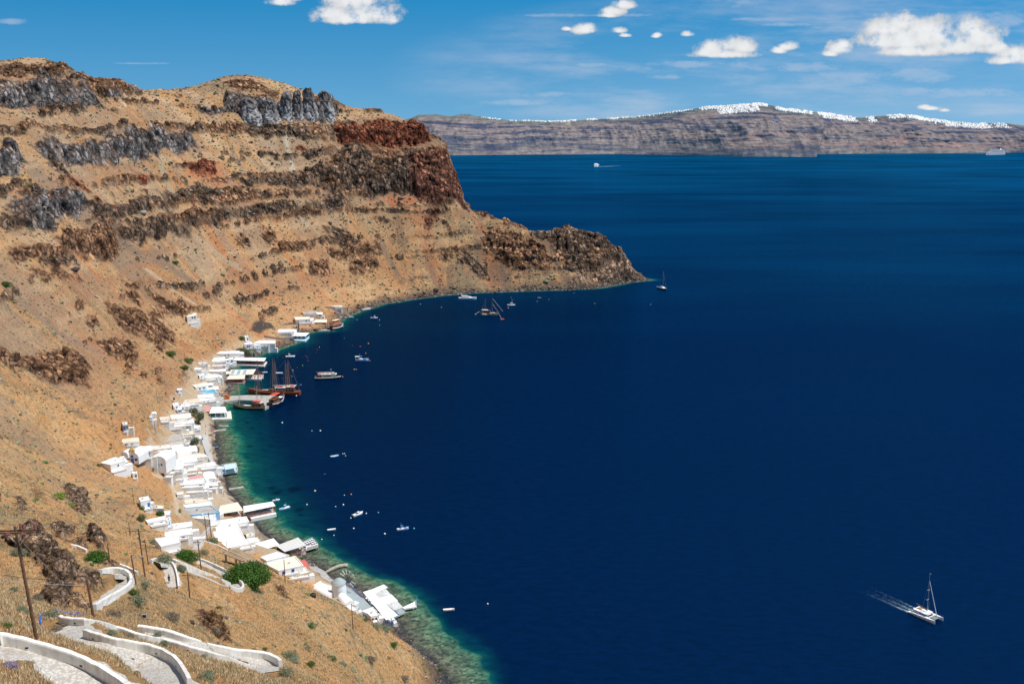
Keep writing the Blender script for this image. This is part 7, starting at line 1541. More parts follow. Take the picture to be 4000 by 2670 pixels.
def small_boat(label, stern, bow, kind, hull_m=None, accent=None, deckm=None, name='small_boat', cat='boat'):
    rt, L_ = place(name, label, stern, bow, cat); B_ = L_*.34; H_ = max(.5, L_*.12); hm = hull_m or WBOAT; top, half = hull_parts(rt, L_, B_, H_, hm, deckm or CREAMH, accent or WBOAT, accent)
    if kind == 'skiff':
        for x in (-.22, .02, .24): MB().box((x*L_, 0, H_*.95), (L_*.07, B_*.86, .06)).build('thwart', CREAMH, rt)
        MB().box((0, 0, H_*.45), (L_*.6, B_*.55, .08)).build('floorboards', SHADE, rt)
    if kind in ('caique', 'canopy'):
        MB().box((-.08*L_, 0, H_*1.9), (L_*.17, B_*.5, H_*2.0), taper=.9).build('wheelhouse', WBOAT, rt); w_ = MB().box((-.08*L_, 0, H_*2.3), (L_*.175, B_*.48, H_*.5)).build('window', GLASS, rt)
        MB().box((-.08*L_, 0, H_*2.95), (L_*.2, B_*.56, .08)).build('cabin_roof', accent or WBOAT, rt); MB().box((.2*L_, 0, H_*1.15), (L_*.22, B_*.5, H_*.4)).build('hatch', accent or BLUE, rt)
        rig(rt, -.16*L_, L_*.35, .05, H_*2, WBOAT, spreader=False); MB().tube((.5*L_, 0, H_*1.2), (.5*L_, 0, H_*2.2), .07).build('stem_post', accent or WBOAT, rt)
    if kind == 'canopy':
        MB().box((-.33*L_, 0, H_*2.7), (L_*.36, B_*.8, .1)).build('canopy', CANV, rt); lines(rt, [((x*L_, y*B_, H_), (x*L_, y*B_, H_*2.7)) for x in (-.48, -.18) for y in (-.35, .35)], .05, WBOAT, 'canopy_post')
    if kind == 'motor':
        MB().box((.05*L_, 0, H_*1.55), (L_*.3, B_*.6, H_*1.1), taper=.75).build('cabin', WBOAT, rt); MB().box((.0*L_, 0, H_*1.75), (L_*.26, B_*.58, H_*.35)).build('window', GLASS, rt); MB().box((-.52*L_, 0, H_*.8), (L_*.07, .4, H_*1.4)).build('outboard_motor', BLACK, rt)
        MB().box((-.28*L_, 0, H_*.98), (L_*.3, B_*.6, .06)).build('cockpit_floor', CONC, rt)
    if kind == 'fisher':
        MB().box((0, 0, H_*1.7), (L_*.34, B_*.6, H_*1.5), taper=.75).build('cabin', WBOAT, rt); MB().box((.02*L_, 0, H_*2.0), (L_*.3, B_*.6, H_*.4)).build('window', GLASS, rt); MB().box((-.06*L_, 0, H_*2.9), (L_*.34, B_*.6, .1)).build('hard_top', WBOAT, rt)
        lines(rt, [((-.05*L_, y*.3*B_, H_*2.8), (-.35*L_*k, y*B_*(.6+.5*k), H_*2.8+L_*.5)) for y in (-1, 1) for k in (1, .4)], .04, METAL, 'outrigger')
    return rt, L_
def w9(x, y): return (1750+x/2.61, 1030+y/2.61)
def s9(x, y): return (1150+x/2.413, 1500+y/2.413)
small_boat('white fishing boat with tall outriggers beside the two masted gulet', (2012,1193), (1981,1194), 'fisher')
small_boat('white tender lying alongside the hull of the two masted gulet', (1883,1229), (1902,1230), 'motor')
small_boat('tiny faded red dinghy drifting alone off the headland rocks', w9(915,349), w9(952,350), 'skiff', PINK_R)
small_boat('little white fishing boat moored off the bay head', n3(1960,508), n3(1846,508), 'caique')
small_boat('low white skiff beside the thin jetty at the bay head', n3(1500,492), n3(1573,492), 'skiff')
small_boat('blue and white caique with cream canopy and wheelhouse', n3(1600,1188), n3(1812,1184), 'canopy', WBOAT, BLUE)
small_boat('white open boat with small cuddy north of the tall ships', n3(478,1135), n3(626,1128), 'caique', WBOAT, WBOAT)
small_boat('cream speedboat tied to the crowded terrace', n3(185,1380), n3(98,1388), 'motor')
small_boat('long white inflatable drifting behind the ship masts', n3(316,1396), n3(430,1394), 'skiff', WBOAT, WBOAT, CONC)
small_boat('white speedboat behind the long white roofed taverna', m2n(335,118), m2n(392,106), 'motor')
small_boat('white caique with light blue rails off the long taverna', m2n(470,166), m2n(388,190), 'caique', WBOAT, LBLUE)
small_boat('white cabin boat pointing away towards open water', m2n(975,240), m2n(1052,210), 'motor')
small_boat('empty white rowing boat in the green shallows', m2n(772,350), m2n(837,340), 'skiff')
small_boat('fishing caique with red buoys piled on deck and blue bow', m2n(1326,348), m2n(1418,332), 'caique', WBOAT, BLUE)
small_boat('white wooden rowing boat with dark thwarts off the pebble shelf', m2n(1692,986), m2n(1783,978), 'skiff', WBOAT, WOOD)
small_boat('slim light blue rowing boat in mid cove', s9(340,688), s9(416,676), 'skiff', LBLUE, WBOAT)
small_boat('white boat with green keel lying inside the quay arm', q3(1048,1042), q3(926,1052), 'skiff', WBOAT, DKGR)
small_boat('small white boat hauled against the crowded terrace end', q3(1290,700), q3(1245,712), 'skiff')
def r_obj(): pass
# red buoys on the fishing caique handled as deck cargo
# --- motor yacht
rt, L_ = place('motor_yacht', 'large white motor yacht with raked flybridge near the headland', (1792,1168), (1861,1168), 'motor yacht'); B_ = L_*.27; hull_parts(rt, L_, B_, L_*.085, WBOAT, WBOAT, WBOAT, None, .2, .9, .8, .8)
MB().loft([[(x*L_, -w_*B_, z*L_), (x*L_, w_*B_, z*L_), (x2*L_, w_*.85*B_, z2*L_), (x2*L_, -w_*.85*B_, z2*L_)] for x, w_, z, x2, z2 in ((-.36, .4, .08, -.34, .165), (.02, .42, .08, .0, .17), (.3, .25, .1, .14, .15))]).build('superstructure', WBOAT, rt)
MB().box((-.12*L_, 0, .13*L_), (.44*L_, B_*.80, .028*L_)).build('window_band', GLASS, rt); MB().box((-.16*L_, 0, .185*L_), (.3*L_, B_*.66, .035*L_), taper=.9).build('flybridge', WBOAT, rt)
MB().tube((-.26*L_, -.3*B_, .17*L_), (-.36*L_, -.3*B_, .27*L_), .16).tube((-.26*L_, .3*B_, .17*L_), (-.36*L_, .3*B_, .27*L_), .16).tube((-.36*L_, -.32*B_, .27*L_), (-.36*L_, .32*B_, .27*L_), .2).build('radar_arch', WBOAT, rt)
for k in range(5): MB().box(((-.3+k*.13)*L_, -B_*.475, .05*L_), (.06*L_, .1, .018*L_)).build('porthole', WOODR, rt)
# --- two masted gulet
rt, L_ = place('wooden_gulet', 'two masted varnished gulet anchored under the headland', w9(338,513), w9(512,523), 'sailing ship'); B_ = L_*.27; H_ = L_*.085; hull_parts(rt, L_, B_, H_, CREAMH, WOOD, WOOD, WOOD, .8, .8, .9, 1.0)
cb_ = MB().box((-.14*L_, 0, H_*1.8), (L_*.34, B_*.6, H_*1.1), taper=.92).build('deckhouse', WOOD, rt); MB().box((-.14*L_, 0, H_*1.95), (L_*.345, B_*.58, H_*.4)).build('window_band', GLASS, cb_)
MB().box((-.28*L_, 0, H_*3.0), (L_*.34, B_*.86, .12)).build('awning', CANV, rt); MB().box((.0, 0, H_*2.7), (L_*.14, B_*.6, .12)).build('blue_cover', BLUE, rt); MB().box((.2*L_, 0, H_*1.5), (L_*.14, B_*.4, .3)).build('sun_bed', CANV, rt)
lines(rt, [((x*L_, y*B_, H_), (x*L_, y*B_, H_*3.0)) for x in (-.43, -.13) for y in (-.4, .4)], .07, WOOD, 'awning_post')
MB().tube((.46*L_, 0, H_*1.5), (.78*L_, 0, H_*2.6), .17, .1).build('bowsprit', WOODR, rt)
mh = 63/F*math.hypot(rt.location.y, 180)*1.0
rig(rt, -.22*L_, mh*.98, .17, H_, WOODR); rig(rt, .17*L_, mh*.95, .17, H_, WOODR); lines(rt, [((.17*L_, 0, H_+mh*.93), (.78*L_, 0, H_*2.6)), ((.17*L_, 0, H_+mh*.6), (.5*L_, 0, H_*1.9))], .09, CANV, 'furled_sail')
lines(rt, [((x*L_, 0, H_+mh*.95), (x2*L_, y*B_*.48, H_)) for x, x2 in ((-.22, -.3), (.17, .1)) for y in (-1, 1)]+[((-.22*L_, 0, H_+mh*.95), (-.5*L_, 0, H_*1.6))], .04)
MB().tube((-.5*L_, 0, H_*1.4), (-.56*L_, 0, H_*3.4), .05).build('flagstaff', WOODR, rt)
X, Y, _ = P(1962, 1247); o = empty('mooring_raft', (X, Y, 0), .4); tag(o, 'rusty orange mooring raft off the bow of the gulet', 'raft'); MB().box((0, 0, .3), (4.4, 2.0, .8), taper=.85).build('float', mat('rusty_orange', (.42, .13, .04), .8, vary=.3), o); MB().tube((0, 0, .6), (0, 0, 1.3), .12).build('mooring_post', BLACK, o)
a = Vector(P(1946, 1220, 2)); b_ = Vector(P(1960, 1245, .6)); o = MB().tube((0, 0, 0), b_-a, .09).build('mooring_line', CANV); o.location = a; tag(o, 'pale mooring line from gulet bow to the rusty raft', 'rope')
a = Vector(P(1873, 1216, 1.5)); b_ = Vector(P(1857, 1227, .2)); o = MB().tube((0, 0, 0), b_-a, .09).build('mooring_line', CANV); o.location = a; tag(o, 'pale stern line of the gulet', 'rope')
# --- sailing yacht off the point
rt, L_ = place('sailing_yacht', 'white sailing yacht with bare mast off the tip of the headland', w9(2146,246), w9(2222,272), 'sailing yacht'); L_ *= 1.0; B_ = L_*.3; H_ = L_*.09; hull_parts(rt, L_, B_, H_, NAVY, WBOAT, WBOAT, WBOAT, .3, .8, .8, .5)
MB().box((.02*L_, 0, H_*1.3), (L_*.4, B_*.5, H_*.6), taper=.8).build('coachroof', WBOAT, rt); mh = 66/F*math.hypot(rt.location.y, 180); rig(rt, .1*L_, mh, .16, H_, METAL); MB().tube((.1*L_, 0, H_*2.5), (-.32*L_, 0, H_*2.4), .22).build('boom', NAVY, rt)
lines(rt, [((.1*L_, 0, H_+mh), (.49*L_, 0, H_*1.5)), ((.1*L_, 0, H_+mh), (-.5*L_, 0, H_*1.2))], .05)
for x in (-.4, -.3): MB().lathe((x*L_, -B_*.5, H_*.6), [(.05, -.4), (.22, -.25), (.22, .25), (.05, .4)], 8).build('fender', WBOAT, rt)
# --- tour boat, ferry
rt, L_ = place('wooden_tour_boat', 'two deck wooden tour boat with orange upper deck at the far landing', n3(1200,712), n3(1402,655), 'tour boat'); B_ = L_*.3; H_ = L_*.12; hull_parts(rt, L_, B_, H_, NAVY, WOOD, CANVW, CANVW, .6, .85, .8, .8)
MB().box((-.12*L_, 0, H_*1.7), (L_*.6, B_*.72, H_*1.1)).build('lower_cabin', WOOD, rt); MB().box((-.12*L_, 0, H_*2.3), (L_*.68, B_*.92, .14)).build('upper_deck', CANVW, rt); MB().box((-.12*L_, 0, H_*2.75), (L_*.6, B_*.86, H_*.75)).build('upper_rail', mat('bright_varnish', (.55, .17, .04), .5, vary=.25), rt)
MB().box((-.05*L_, 0, H_*3.9), (L_*.5, B_*.7, .1)).build('awning', CANV, rt); lines(rt, [((x*L_, y*B_, H_*2.3), (x*L_, y*B_, H_*3.9)) for x in (-.28, .18) for y in (-.33, .33)], .07, WOOD, 'awning_post'); MB().box((.3*L_, 0, H_*1.5), (L_*.14, B_*.6, H_*.8)).build('blue_foredeck_cover', BLUE, rt)
for x, h in ((-.18, 9), (.12, 11)): rig(rt, x*L_, h, .12, H_*2, WOODR)
for k in range(4): MB().lathe(((-.3+k*.2)*L_, -B_*.52, H_*.9), [(.05, -.45), (.28, -.25), (.28, .25), (.05, .45)], 8).build('fender', WBOAT, rt)
rt, L_ = place('passenger_ferry', 'cream passenger boat with dark hull and red seats on its roof deck', n3(945,1484), n3(1362,1474), 'passenger boat'); B_ = L_*.26; H_ = L_*.065; hull_parts(rt, L_, B_, H_, NAVY, CREAMH, CREAM, CREAMH, .2, .92, .7, .9)
CRB = mat('cream_boat_paint', (.78, .73, .62), .4, vary=.06); cb_ = MB().box((-.02*L_, 0, H_*2.0), (L_*.66, B_*.82, H_*1.7), taper=.97).build('saloon', CRB, rt)
for k in range(8):
    for s_ in (-1, 1): MB().box(((-.13+k*.036)*L_, s_*B_*.40, H_*2.1), (.026*L_, .12, H_*.75)).build('window', GLASS, rt)
MB().box((-.28*L_, 0, H_*2.0), (.12*L_, B_*.84, H_*.9)).build('open_aft_deck', SHADE, rt); MB().box((.0, 0, H_*2.95), (L_*.72, B_*.9, .15)).build('roof_deck', CRB, rt); MB().box((-.3*L_, 0, H_*3.25), (.1*L_, B_*.7, H_*.5)).build('red_seats', REDP, rt)
for k in range(5): MB().box(((-.16+k*.08)*L_, 0, H_*3.2), (.02*L_, B_*.7, H_*.35)).build('bench', CRB if k % 2 else REDP, rt)
MB().box((.22*L_, 0, H_*3.3), (.14*L_, B_*.6, H_*.9), taper=.7).build('wheelhouse', CRB, rt); MB().box((.235*L_, 0, H_*3.3), (.13*L_, B_*.58, H_*.4)).build('windscreen', GLASS, rt)
for s_ in (-1, 1): railing(rt, (-.36*L_, s_*B_*.42), (.14*L_, s_*B_*.42), H_*3.0, WBOAT, .9, 'rail', 1.2)
rig(rt, .14*L_, 3.2, .07, H_*3.6, WBOAT, spreader=False); MB().box((.14*L_, 0, H_*3.6+2.6), (.9, .35, .25)).build('radar', WBOAT, rt); lines(rt, [((-.37*L_, 0, H_*3), (-.39*L_, 0, H_*4.4))], .05, METAL, 'flagstaff'); MB().box((-.405*L_, 0, H_*4.1), (.03*L_, .04, .7)).build('flag', LBLUE, rt)
# --- big schooner
def ship(name, label, stern, bow, hm, band, deckm, masts, hfac, H_f=.075, sprit=.17, beam=.2, canopies=(), cabins=(), mastmat=None, ladders=(), sheer=.7):
    rt, L_ = place(name, label, stern, bow, 'sailing ship'); B_ = L_*beam; H_ = L_*H_f; top, half = hull_parts(rt, L_, B_, H_, hm, deckm, WOOD, band, sheer, .72, 1.0, 1.2, .5)
    dist = math.hypot(rt.location.y, 180)
    MB().tube((.46*L_, 0, H_*1.6), ((.5+sprit)*L_, 0, H_*2.5), .2, .1, 8).build('bowsprit', mastmat or WOODR, rt)
    tops_ = []
    for f, hpx, r_ in masts:
        h = hpx/F*dist*1.02; rig(rt, f*L_, h, r_, H_*.8, mastmat or WOODR); tops_.append((f*L_, h+H_*.8))
    segs = []
    for (x, h) in tops_:
        for s_ in (-1, 1):
            for dx in (-.06, .0, .06): segs.append(((x, 0, h*.96), (x+dx*L_, s_*B_*.46, H_)))
    for (x, h), (x2, h2) in zip(tops_[:-1], tops_[1:]): segs.append(((x, 0, h), (x2, 0, h2*.55)))
    segs.append(((tops_[-1][0], 0, tops_[-1][1]), ((.5+sprit)*L_, 0, H_*2.5))); segs.append(((tops_[0][0], 0, tops_[0][1]), (-.5*L_, 0, H_*1.5)))
    lines(rt, segs, .045, mat('rope_line', (.32, .28, .22), .9))
    for i in ladders:
        x, h = tops_[i]; m = MB()
        for k in range(16): z = H_+h*.62*k/16; w_ = .9*(1-k/18); m.tube((x-w_, -B_*.46*(1-k/17), z), (x+w_, -B_*.46*(1-k/17), z), .05, n=4)
        m.build('ratline', mat('rope_line', (.32, .28, .22), .9), rt)
    for f, ln, wd, z, mt_, nm in canopies:
        MB().box((f*L_, 0, H_*z), (ln*L_, wd*B_, .12)).build(nm, mt_, rt)
    for f, ln, wd, hh, mt_ in cabins:
        c_ = MB().box((f*L_, 0, H_*(1+hh/2)), (ln*L_, wd*B_, H_*hh), taper=.94).build('deckhouse', mt_, rt); MB().box((f*L_, 0, H_*(1+hh*.6)), (ln*L_*.98, wd*B_*1.0, H_*hh*.35)).build('window_band', GLASS, c_)
    for k in range(5):
        f = -.4+k*.17; MB().lathe((f*L_, -half(f+.5)*1.04-.1, H_*.8), [(.05, -.5), (.3, -.3), (.3, .3), (.05, .5)], 8).build('fender', WBOAT if k % 2 else BLACK, rt)
    return rt, L_, B_, H_
rt, L_, B_, H_ = ship('tall_schooner', 'big red brown three masted schooner with ratlines behind the quay', q3(1850,948), q3(1060,925), WOODR, WOOD, mat('deck_planks', (.40, .24, .13), .8, vary=.25, scale=2), [(-.29,128,.3),(-.245,126,.26),(0.0,132,.3),(-.04,128,.26),(.3,125,.28)], 1, .055, .14, .17,
   [(-.13,.2,.75,2.6,CANVW,'white_awning'),(-.33,.16,.75,3.0,CANV,'aft_awning'),(-.36,.07,.5,3.3,REDP,'orange_boat_cover'),(-.12,.12,.4,3.0,REDP,'red_sail_cover'),(.15,.14,.4,1.5,CANV,'deck_cover')], [(-.3,.2,.6,1.2,WOOD),(.05,.1,.4,.8,WOOD)], None, (1, 3))
for k in range(6): MB().box(((.12+k*.03)*L_, 0, H_*1.15), (.015*L_, B_*.6, .25)).build('deck_bench', ORANGE if k % 2 else WOOD, rt)
lines(rt, [((-.45*L_, 0, H_*1.5), (-.5*L_, 0, H_*4))], .06, WOODR, 'flagstaff'); MB().box((-.52*L_, 0, H_*3.6), (.04*L_, .05, 1.3)).build('flag', LBLUE, rt)
for x, z in ((-.1, 3.1), (-.3, 3.3)): MB().tube((x*L_+.12*L_, 0, H_*z), (x*L_-.14*L_, 0, H_*(z+.15)), .3).build('furled_sail', CANV, rt)
rt, L_, B_, H_ = ship('dark_sailing_boat', 'navy hulled sailing boat with orange red canopy at the quay end', q3(1385,1150), q3(1600,1035), NAVY, CANVW, mat('deck_planks', (.40, .24, .13), .8), [(-.1,62,.16)], 1, .13, .1, .3, [(-.1,.36,.7,3.0,REDP,'orange_canopy'),(.25,.2,.5,1.5,CANVW,'foredeck_cover')], [(-.18,.4,.6,1.1,WOOD)], WOODR)
rt, L_, B_, H_ = ship('cream_sailing_caique', 'cream and dark green caique with crowded deck and long orange bowsprit inside the quay', q3(1300,1178), q3(835,1152), DKGR, CREAMH, mat('pale_deck', (.58, .48, .36), .8, vary=.3), [(-.28,84,.18),(.3,92,.2)], 1, .085, .32, .24, [(-.28,.24,.7,3.2,REDP,'orange_canopy'),(-.36,.16,.75,2.8,CANVW,'white_awning'),(.05,.2,.4,1.4,CANV,'deck_cushions')], [(-.28,.3,.6,1.3,WOOD)], mat('buff_mast_paint', (.62, .50, .36), .6))
MB().path([(-.5*L_, -B_*.47, H_*1.25), (0, -B_*.53, H_*1.05), (.35*L_, -B_*.36, H_*1.35)], .12).build('cream_bulwark', CREAMH, rt)
# --- catamaran under way
def cat_(): 
    f0 = lambda x, y: (3380+x/5.2275, 2180+y/5.2275)
    n0_, n1_ = Vector(P(*f0(890,1092))), Vector(P(*f0(1430,1338))); e1 = Vector(P(*f0(1618,1296))); ax = (n1_-n0_); L_ = ax.length; ax.normalize(); side = (e1-n1_); wd = abs(side.dot(Vector((-ax.y, ax.x, 0)))); c = n0_.lerp(n1_, .5)+Vector((-ax.y, ax.x, 0))*wd/2*(1 if side.dot(Vector((-ax.y, ax.x, 0))) > 0 else -1)
    rt = empty('catamaran', (c.x, c.y, 0), math.atan2(ax.y, ax.x)); tag(rt, 'white cruising catamaran under way alone in the dark water at lower right', 'catamaran'); wd = min(max(wd, L_*.42), L_*.6)
    for s_ in (-1, 1):
        rings = []
        for i in range(13):
            t = i/12; x = -L_/2+L_*t; b = L_*.055*(1-.9*max(0, (t-.45)/.55)**2.2)*(.8+.2*min(1, t*4)); zt = L_*.095*(.72+.5*t) if t > .12 else L_*.05
            rings.append([(x, s_*wd/2-b, zt), (x, s_*wd/2-b*.95, zt*.4), (x, s_*wd/2-b*.5, -.3), (x, s_*wd/2, -.5), (x, s_*wd/2+b*.5, -.3), (x, s_*wd/2+b*.95, zt*.4), (x, s_*wd/2+b, zt)])
        h = MB().loft(rings).build('hull', WBOAT, rt)
        for k in range(4): MB().box(((-.2+k*.17)*L_, s_*wd/2-L_*.056, L_*.055), (.035*L_, .08, .013*L_)).build('porthole', GLASS, h)
        for k in (.12, .3): MB().box((k*L_, s_*wd/2, L_*.1+.03), (.03*L_, .025*L_, .05)).build('deck_hatch', GLASS, h)
    MB().box((-.1*L_, 0, L_*.075), (.62*L_, wd*.85, L_*.035)).build('bridge_deck', WBOAT, rt)
    MB().loft([[(x*L_, -w_*wd, L_*.09), (x*L_, w_*wd, L_*.09), (x2*L_, w_*.9*wd, z*L_), (x2*L_, -w_*.9*wd, z*L_)] for x, w_, x2, z in ((-.18, .40, -.18, .165), (.08, .40, .06, .16), (.2, .26, .14, .145))]).build('saloon', WBOAT, rt)
    MB().loft([[(x*L_, -w_*wd, L_*.113), (x*L_, w_*wd, L_*.113), (x2*L_, w_*wd, z*L_), (x2*L_, -w_*wd, z*L_)] for x, w_, x2, z in ((-.15, .405, -.15, .142), (.07, .40, .06, .142), (.195, .265, .165, .138))]).build('window_band', SHADE, rt)
    MB().box((-.12*L_, 0, L_*.172), (.5*L_, wd*.86, L_*.012)).build('coach_roof', WBOAT, rt); MB().box((-.25*L_, wd*.1, L_*.182), (.14*L_, wd*.4, L_*.01)).build('flybridge_floor', mat('teak_deck', (.42, .2, .1), .7), rt)
    MB().box((-.36*L_, 0, L_*.08), (.16*L_, wd*.6, L_*.02)).build('cockpit', SHADE, rt); MB().box((.31*L_, 0, L_*.088), (.2*L_, wd*.52, .05)).build('trampoline', mat('grey_netting', (.22, .23, .22), .9, vary=.3, scale=8), rt)
    MB().tube((.42*L_, -wd*.5, L_*.11), (.42*L_, wd*.5, L_*.11), .1).build('cross_beam', METAL, rt)
    mb = Vector((.04*L_, 0, L_*.17)); dist = math.hypot(c.y, 180); mh = L_*1.35
    m = MB().tube(mb, mb+Vector((-.02*L_, 0, mh)), .13, .07, 8).build('mast', METAL, rt)
    for f in (.33, .58): MB().tube(mb+Vector((-.3, -.7, mh*f)), mb+Vector((0, 0, mh*f)), .05).tube(mb+Vector((0, 0, mh*f)), mb+Vector((-.3, .7, mh*f)), .05).build('spreader', WBOAT, m)
    MB().box(mb+Vector((0, 0, mh)), (.5, .12, .12)).build('masthead', WBOAT, m)
    MB().tube(mb+Vector((0, 0, mh*.8)), (.42*L_, 0, L_*.13), .09, .13, 6).build('furled_jib', CANVW, rt)
    MB().tube(mb+Vector((0, 0, .9)), mb+Vector((-.42*L_, 0, 1.5)), .26, .2, 8).build('boom', mat('brown_sail_bag', (.14, .08, .05), .8), rt)
    lines(rt, [(mb+Vector((0, 0, mh*.82)), (-.05*L_, s_*wd*.5, L_*.12)) for s_ in (-1, 1)], .025)
    for s_ in (-1, 1):
        for k in range(5): MB().tube(((.1+k*.09)*L_, s_*wd*.54, L_*.11), ((.1+k*.09)*L_, s_*wd*.54, L_*.11+.8), .03, n=4).build('stanchion', METAL, rt)
    return rt, L_, wd, ax, c
cr_, cL, cW, cax, cc_ = cat_()
# wakes: flecks of foam on the surface
FOAM = mat('foam', (.40, .62, .68), .6, vary=.3, scale=.8); FOAMW = mat('bright_foam', (.85, .88, .9), .6)
def wake(label, origin, ax, length, widths, n, size, mt, name='wake'):
    V_ = []; F_ = []; side = Vector((-ax.y, ax.x, 0))
    for k in range(n):
        t = random.random()**1.6; w_ = random.choice(widths); p = origin-ax*length*t+side*(w_*(1+t*.35)+random.gauss(0, .18+.5*t)); s_ = size*random.uniform(.3, 1)*(1-.75*t); a = random.uniform(-.3, .3)
        d1 = (ax*math.cos(a)+side*math.sin(a))*s_*2.2; d2 = side*s_*.4; b_ = len(V_); V_ += [tuple(p-d1+Vector((0, 0, .05))), tuple(p+d2+Vector((0, 0, .05))), tuple(p+d1+Vector((0, 0, .05))), tuple(p-d2+Vector((0, 0, .05)))]; F_.append((b_, b_+1, b_+2, b_+3))
    o = mesh_obj(name, np.array(V_), F_, [mt]); tag(o, label, 'wake', None, 'stuff'); return o
wake('thin broken foam streaks trailing behind the catamaran', cc_-cax*cL*.5, cax, cL*1.9, (-cW*.5, -cW*.4, cW*.5, cW*.1, -cW*.1), 520, .2, FOAM); wake('bright foam right behind the catamaran hulls', cc_-cax*cL*.48, cax, cL*.7, (-cW*.5, cW*.5, -cW*.45, 0), 130, .2, FOAMW)
rt, L_ = place('speedboat', 'tiny white speedboat racing left across the far channel', (2334,650), (2321,652), 'speedboat', None); hull_parts(rt, L_, L_*.3, L_*.12, WBOAT, WBOAT); MB().box((0, 0, L_*.16), (L_*.4, L_*.2, L_*.1), taper=.7).build('cabin', WBOAT, rt)
s0 = Vector(P(2330, 651.5)); s1 = Vector(P(2425, 647.5)); d = (s1-s0); sd2 = Vector((-d.y, d.x, 0)).normalized(); o = mesh_obj('speedboat_wake', np.array([s0-sd2*5, s0+sd2*5, s0+d*.5+sd2*7, s0+d*.5-sd2*5, s0+d+sd2*1.5, s0+d-sd2*1.5])+np.array([0, 0, .1]), [(0, 1, 2, 3), (3, 2, 4, 5)], [FOAM]); tag(o, 'long straight pale wake behind the far speedboat', 'wake', None, 'stuff')
# cruise ship
a, b_ = Vector(P(3850, 606)), Vector(P(3921, 604)); rt = empty('cruise_ship', tuple(a.lerp(b_, .5)), math.atan2(b_.y-a.y, b_.x-a.x)); tag(rt, 'white cruise ship lying under the distant town at right', 'cruise ship'); L_ = (b_-a).length
MB().loft([[(x*L_, -w_, z1_), (x*L_, w_, z1_), (x*L_, w_*.8, 0), (x*L_, -w_*.8, 0)] for x, w_, z1_ in ((-.5, 3, 17), (-.4, 11, 15), (.3, 12, 15), (.5, 11, 15))]).build('hull', WBOAT, rt)
for k, (x0, x1_) in enumerate([(-.36, .46), (-.33, .45), (-.3, .44), (-.25, .42)]): l_ = MB().box(((x0+x1_)/2*L_, 0, 17+k*5), ((x1_-x0)*L_, 21-k, 4.6)).build('deck_level', WBOAT, rt); MB().box(((x0+x1_)/2*L_, -10.6+k*.5, 17+k*5), ((x1_-x0)*L_*.96, .6, 1.6)).build('window_band', mat('blue_grey_glass', (.12, .18, .26), .3), l_)
MB().box((.28*L_, 0, 41), (.08*L_, 8, 12), taper=.7).build('funnel', CANVW, rt); MB().tube((-.2*L_, 0, 36), (-.2*L_, 0, 52), 1.2).build('mast', WBOAT, rt)
# ------------------------------------------------------------------ buoys
BC = {'w': WBOAT, 'r': mat('red_buoy', (.62, .05, .03), .5), 'o': mat('orange_buoy', (.85, .26, .04), .5), 'y': mat('yellow_buoy', (.80, .60, .12), .5), 'c': mat('cyan_buoy', (.10, .50, .55), .5), 'b': mat('blue_buoy', (.05, .18, .60), .5), 'k': mat('cream_buoy', (.80, .70, .42), .5)}
BN = {'w': 'white', 'r': 'red', 'o': 'orange', 'y': 'yellow', 'c': 'pale turquoise', 'b': 'blue', 'k': 'cream'}
bl = [(n3(x, y), c_, s_) for x, y, c_, s_ in [(1023,975,'w',1),(990,1012,'r',1.2),(805,1112,'r',1),(825,1143,'r',1),(838,1192,'r',1),(750,1270,'y',1.1),(665,1303,'r',.9),(593,1343,'y',1),(598,1363,'o',1),(435,1140,'r',.8),(437,1402,'r',1),(578,1442,'y',1),(420,1478,'r',.9),(1420,833,'c',1),(1678,965,'r',1.9),(1810,917,'o',1.9),(1770,1073,'o',1.5),(1832,1193,'o',1.5),(1582,1332,'y',1.3),(1612,1334,'o',1.4),(1395,1452,'o',1.5),(1628,533,'w',1),(1988,535,'w',1.2),(1996,622,'w',1),(1555,945,'r',.8),(967,1062,'r',.7)]]
bl += [(s9(x, y), c_, s_) for x, y, c_, s_ in [(165,441,'w',1),(244,441,'w',1.6),(455,657,'w',1),(472,655,'w',1),(482,676,'w',.9),(280,849,'b',.8),(290,847,'b',.8),(194,1007,'k',1.6),(471,1047,'w',.9),(535,1040,'o',1.3),(118,1136,'k',1.3),(388,1154,'w',.9),(461,1137,'w',1.3),(677,1219,'w',1.1),(791,1211,'c',1.2),(532,1262,'w',1),(559,1360,'w',1.2),(373,1425,'w',.9),(258,1463,'w',1),(852,1411,'w',1.4),(1127,1361,'c',1.3)]]
bl += [((1905,2358),'k',1.1),(q3(1575,1375),'w',1.6),(w9(278,516),'w',1.3),(w9(613,452),'o',2.2),(w9(909,384),'w',1.2),(w9(1028,367),'r',1.8),(w9(1284,300),'w',1),(w9(1495,407),'o',1.6),(w9(2065,415),'w',1.1),(w9(643,346),'o',1.2),((1642,1188),'w',1.2),((1724,1201),'o',1.6),(q3(1792,963),'w',1.5)]
_bp = {}
for (px, py), c_, s_ in bl:
    X, Y, _ = P(px, py); big = s_ > 1.25; k = (c_, big); base_r = .35*s_
    if k not in _bp:
        o = MB().lathe((0, 0, 0), [(.02, -.5), (.6, -.35), (.95, 0), (.9, .35), (.5, .75), (.16, .95), (.16, 1.15), (.02, 1.2)], 12).build('mooring_buoy', BC[c_], smooth=True); _bp[k] = o
        tag(o, ('large ' if big else 'small ')+BN[c_]+' mooring buoy floating in the cove', 'buoy', ('large ' if big else 'small ')+BN[c_]+' mooring buoys')
    else: o = _bp[k].copy(); C.objects.link(o)
    o.location = (X, Y, .1); o.scale = (base_r, base_r, base_r)
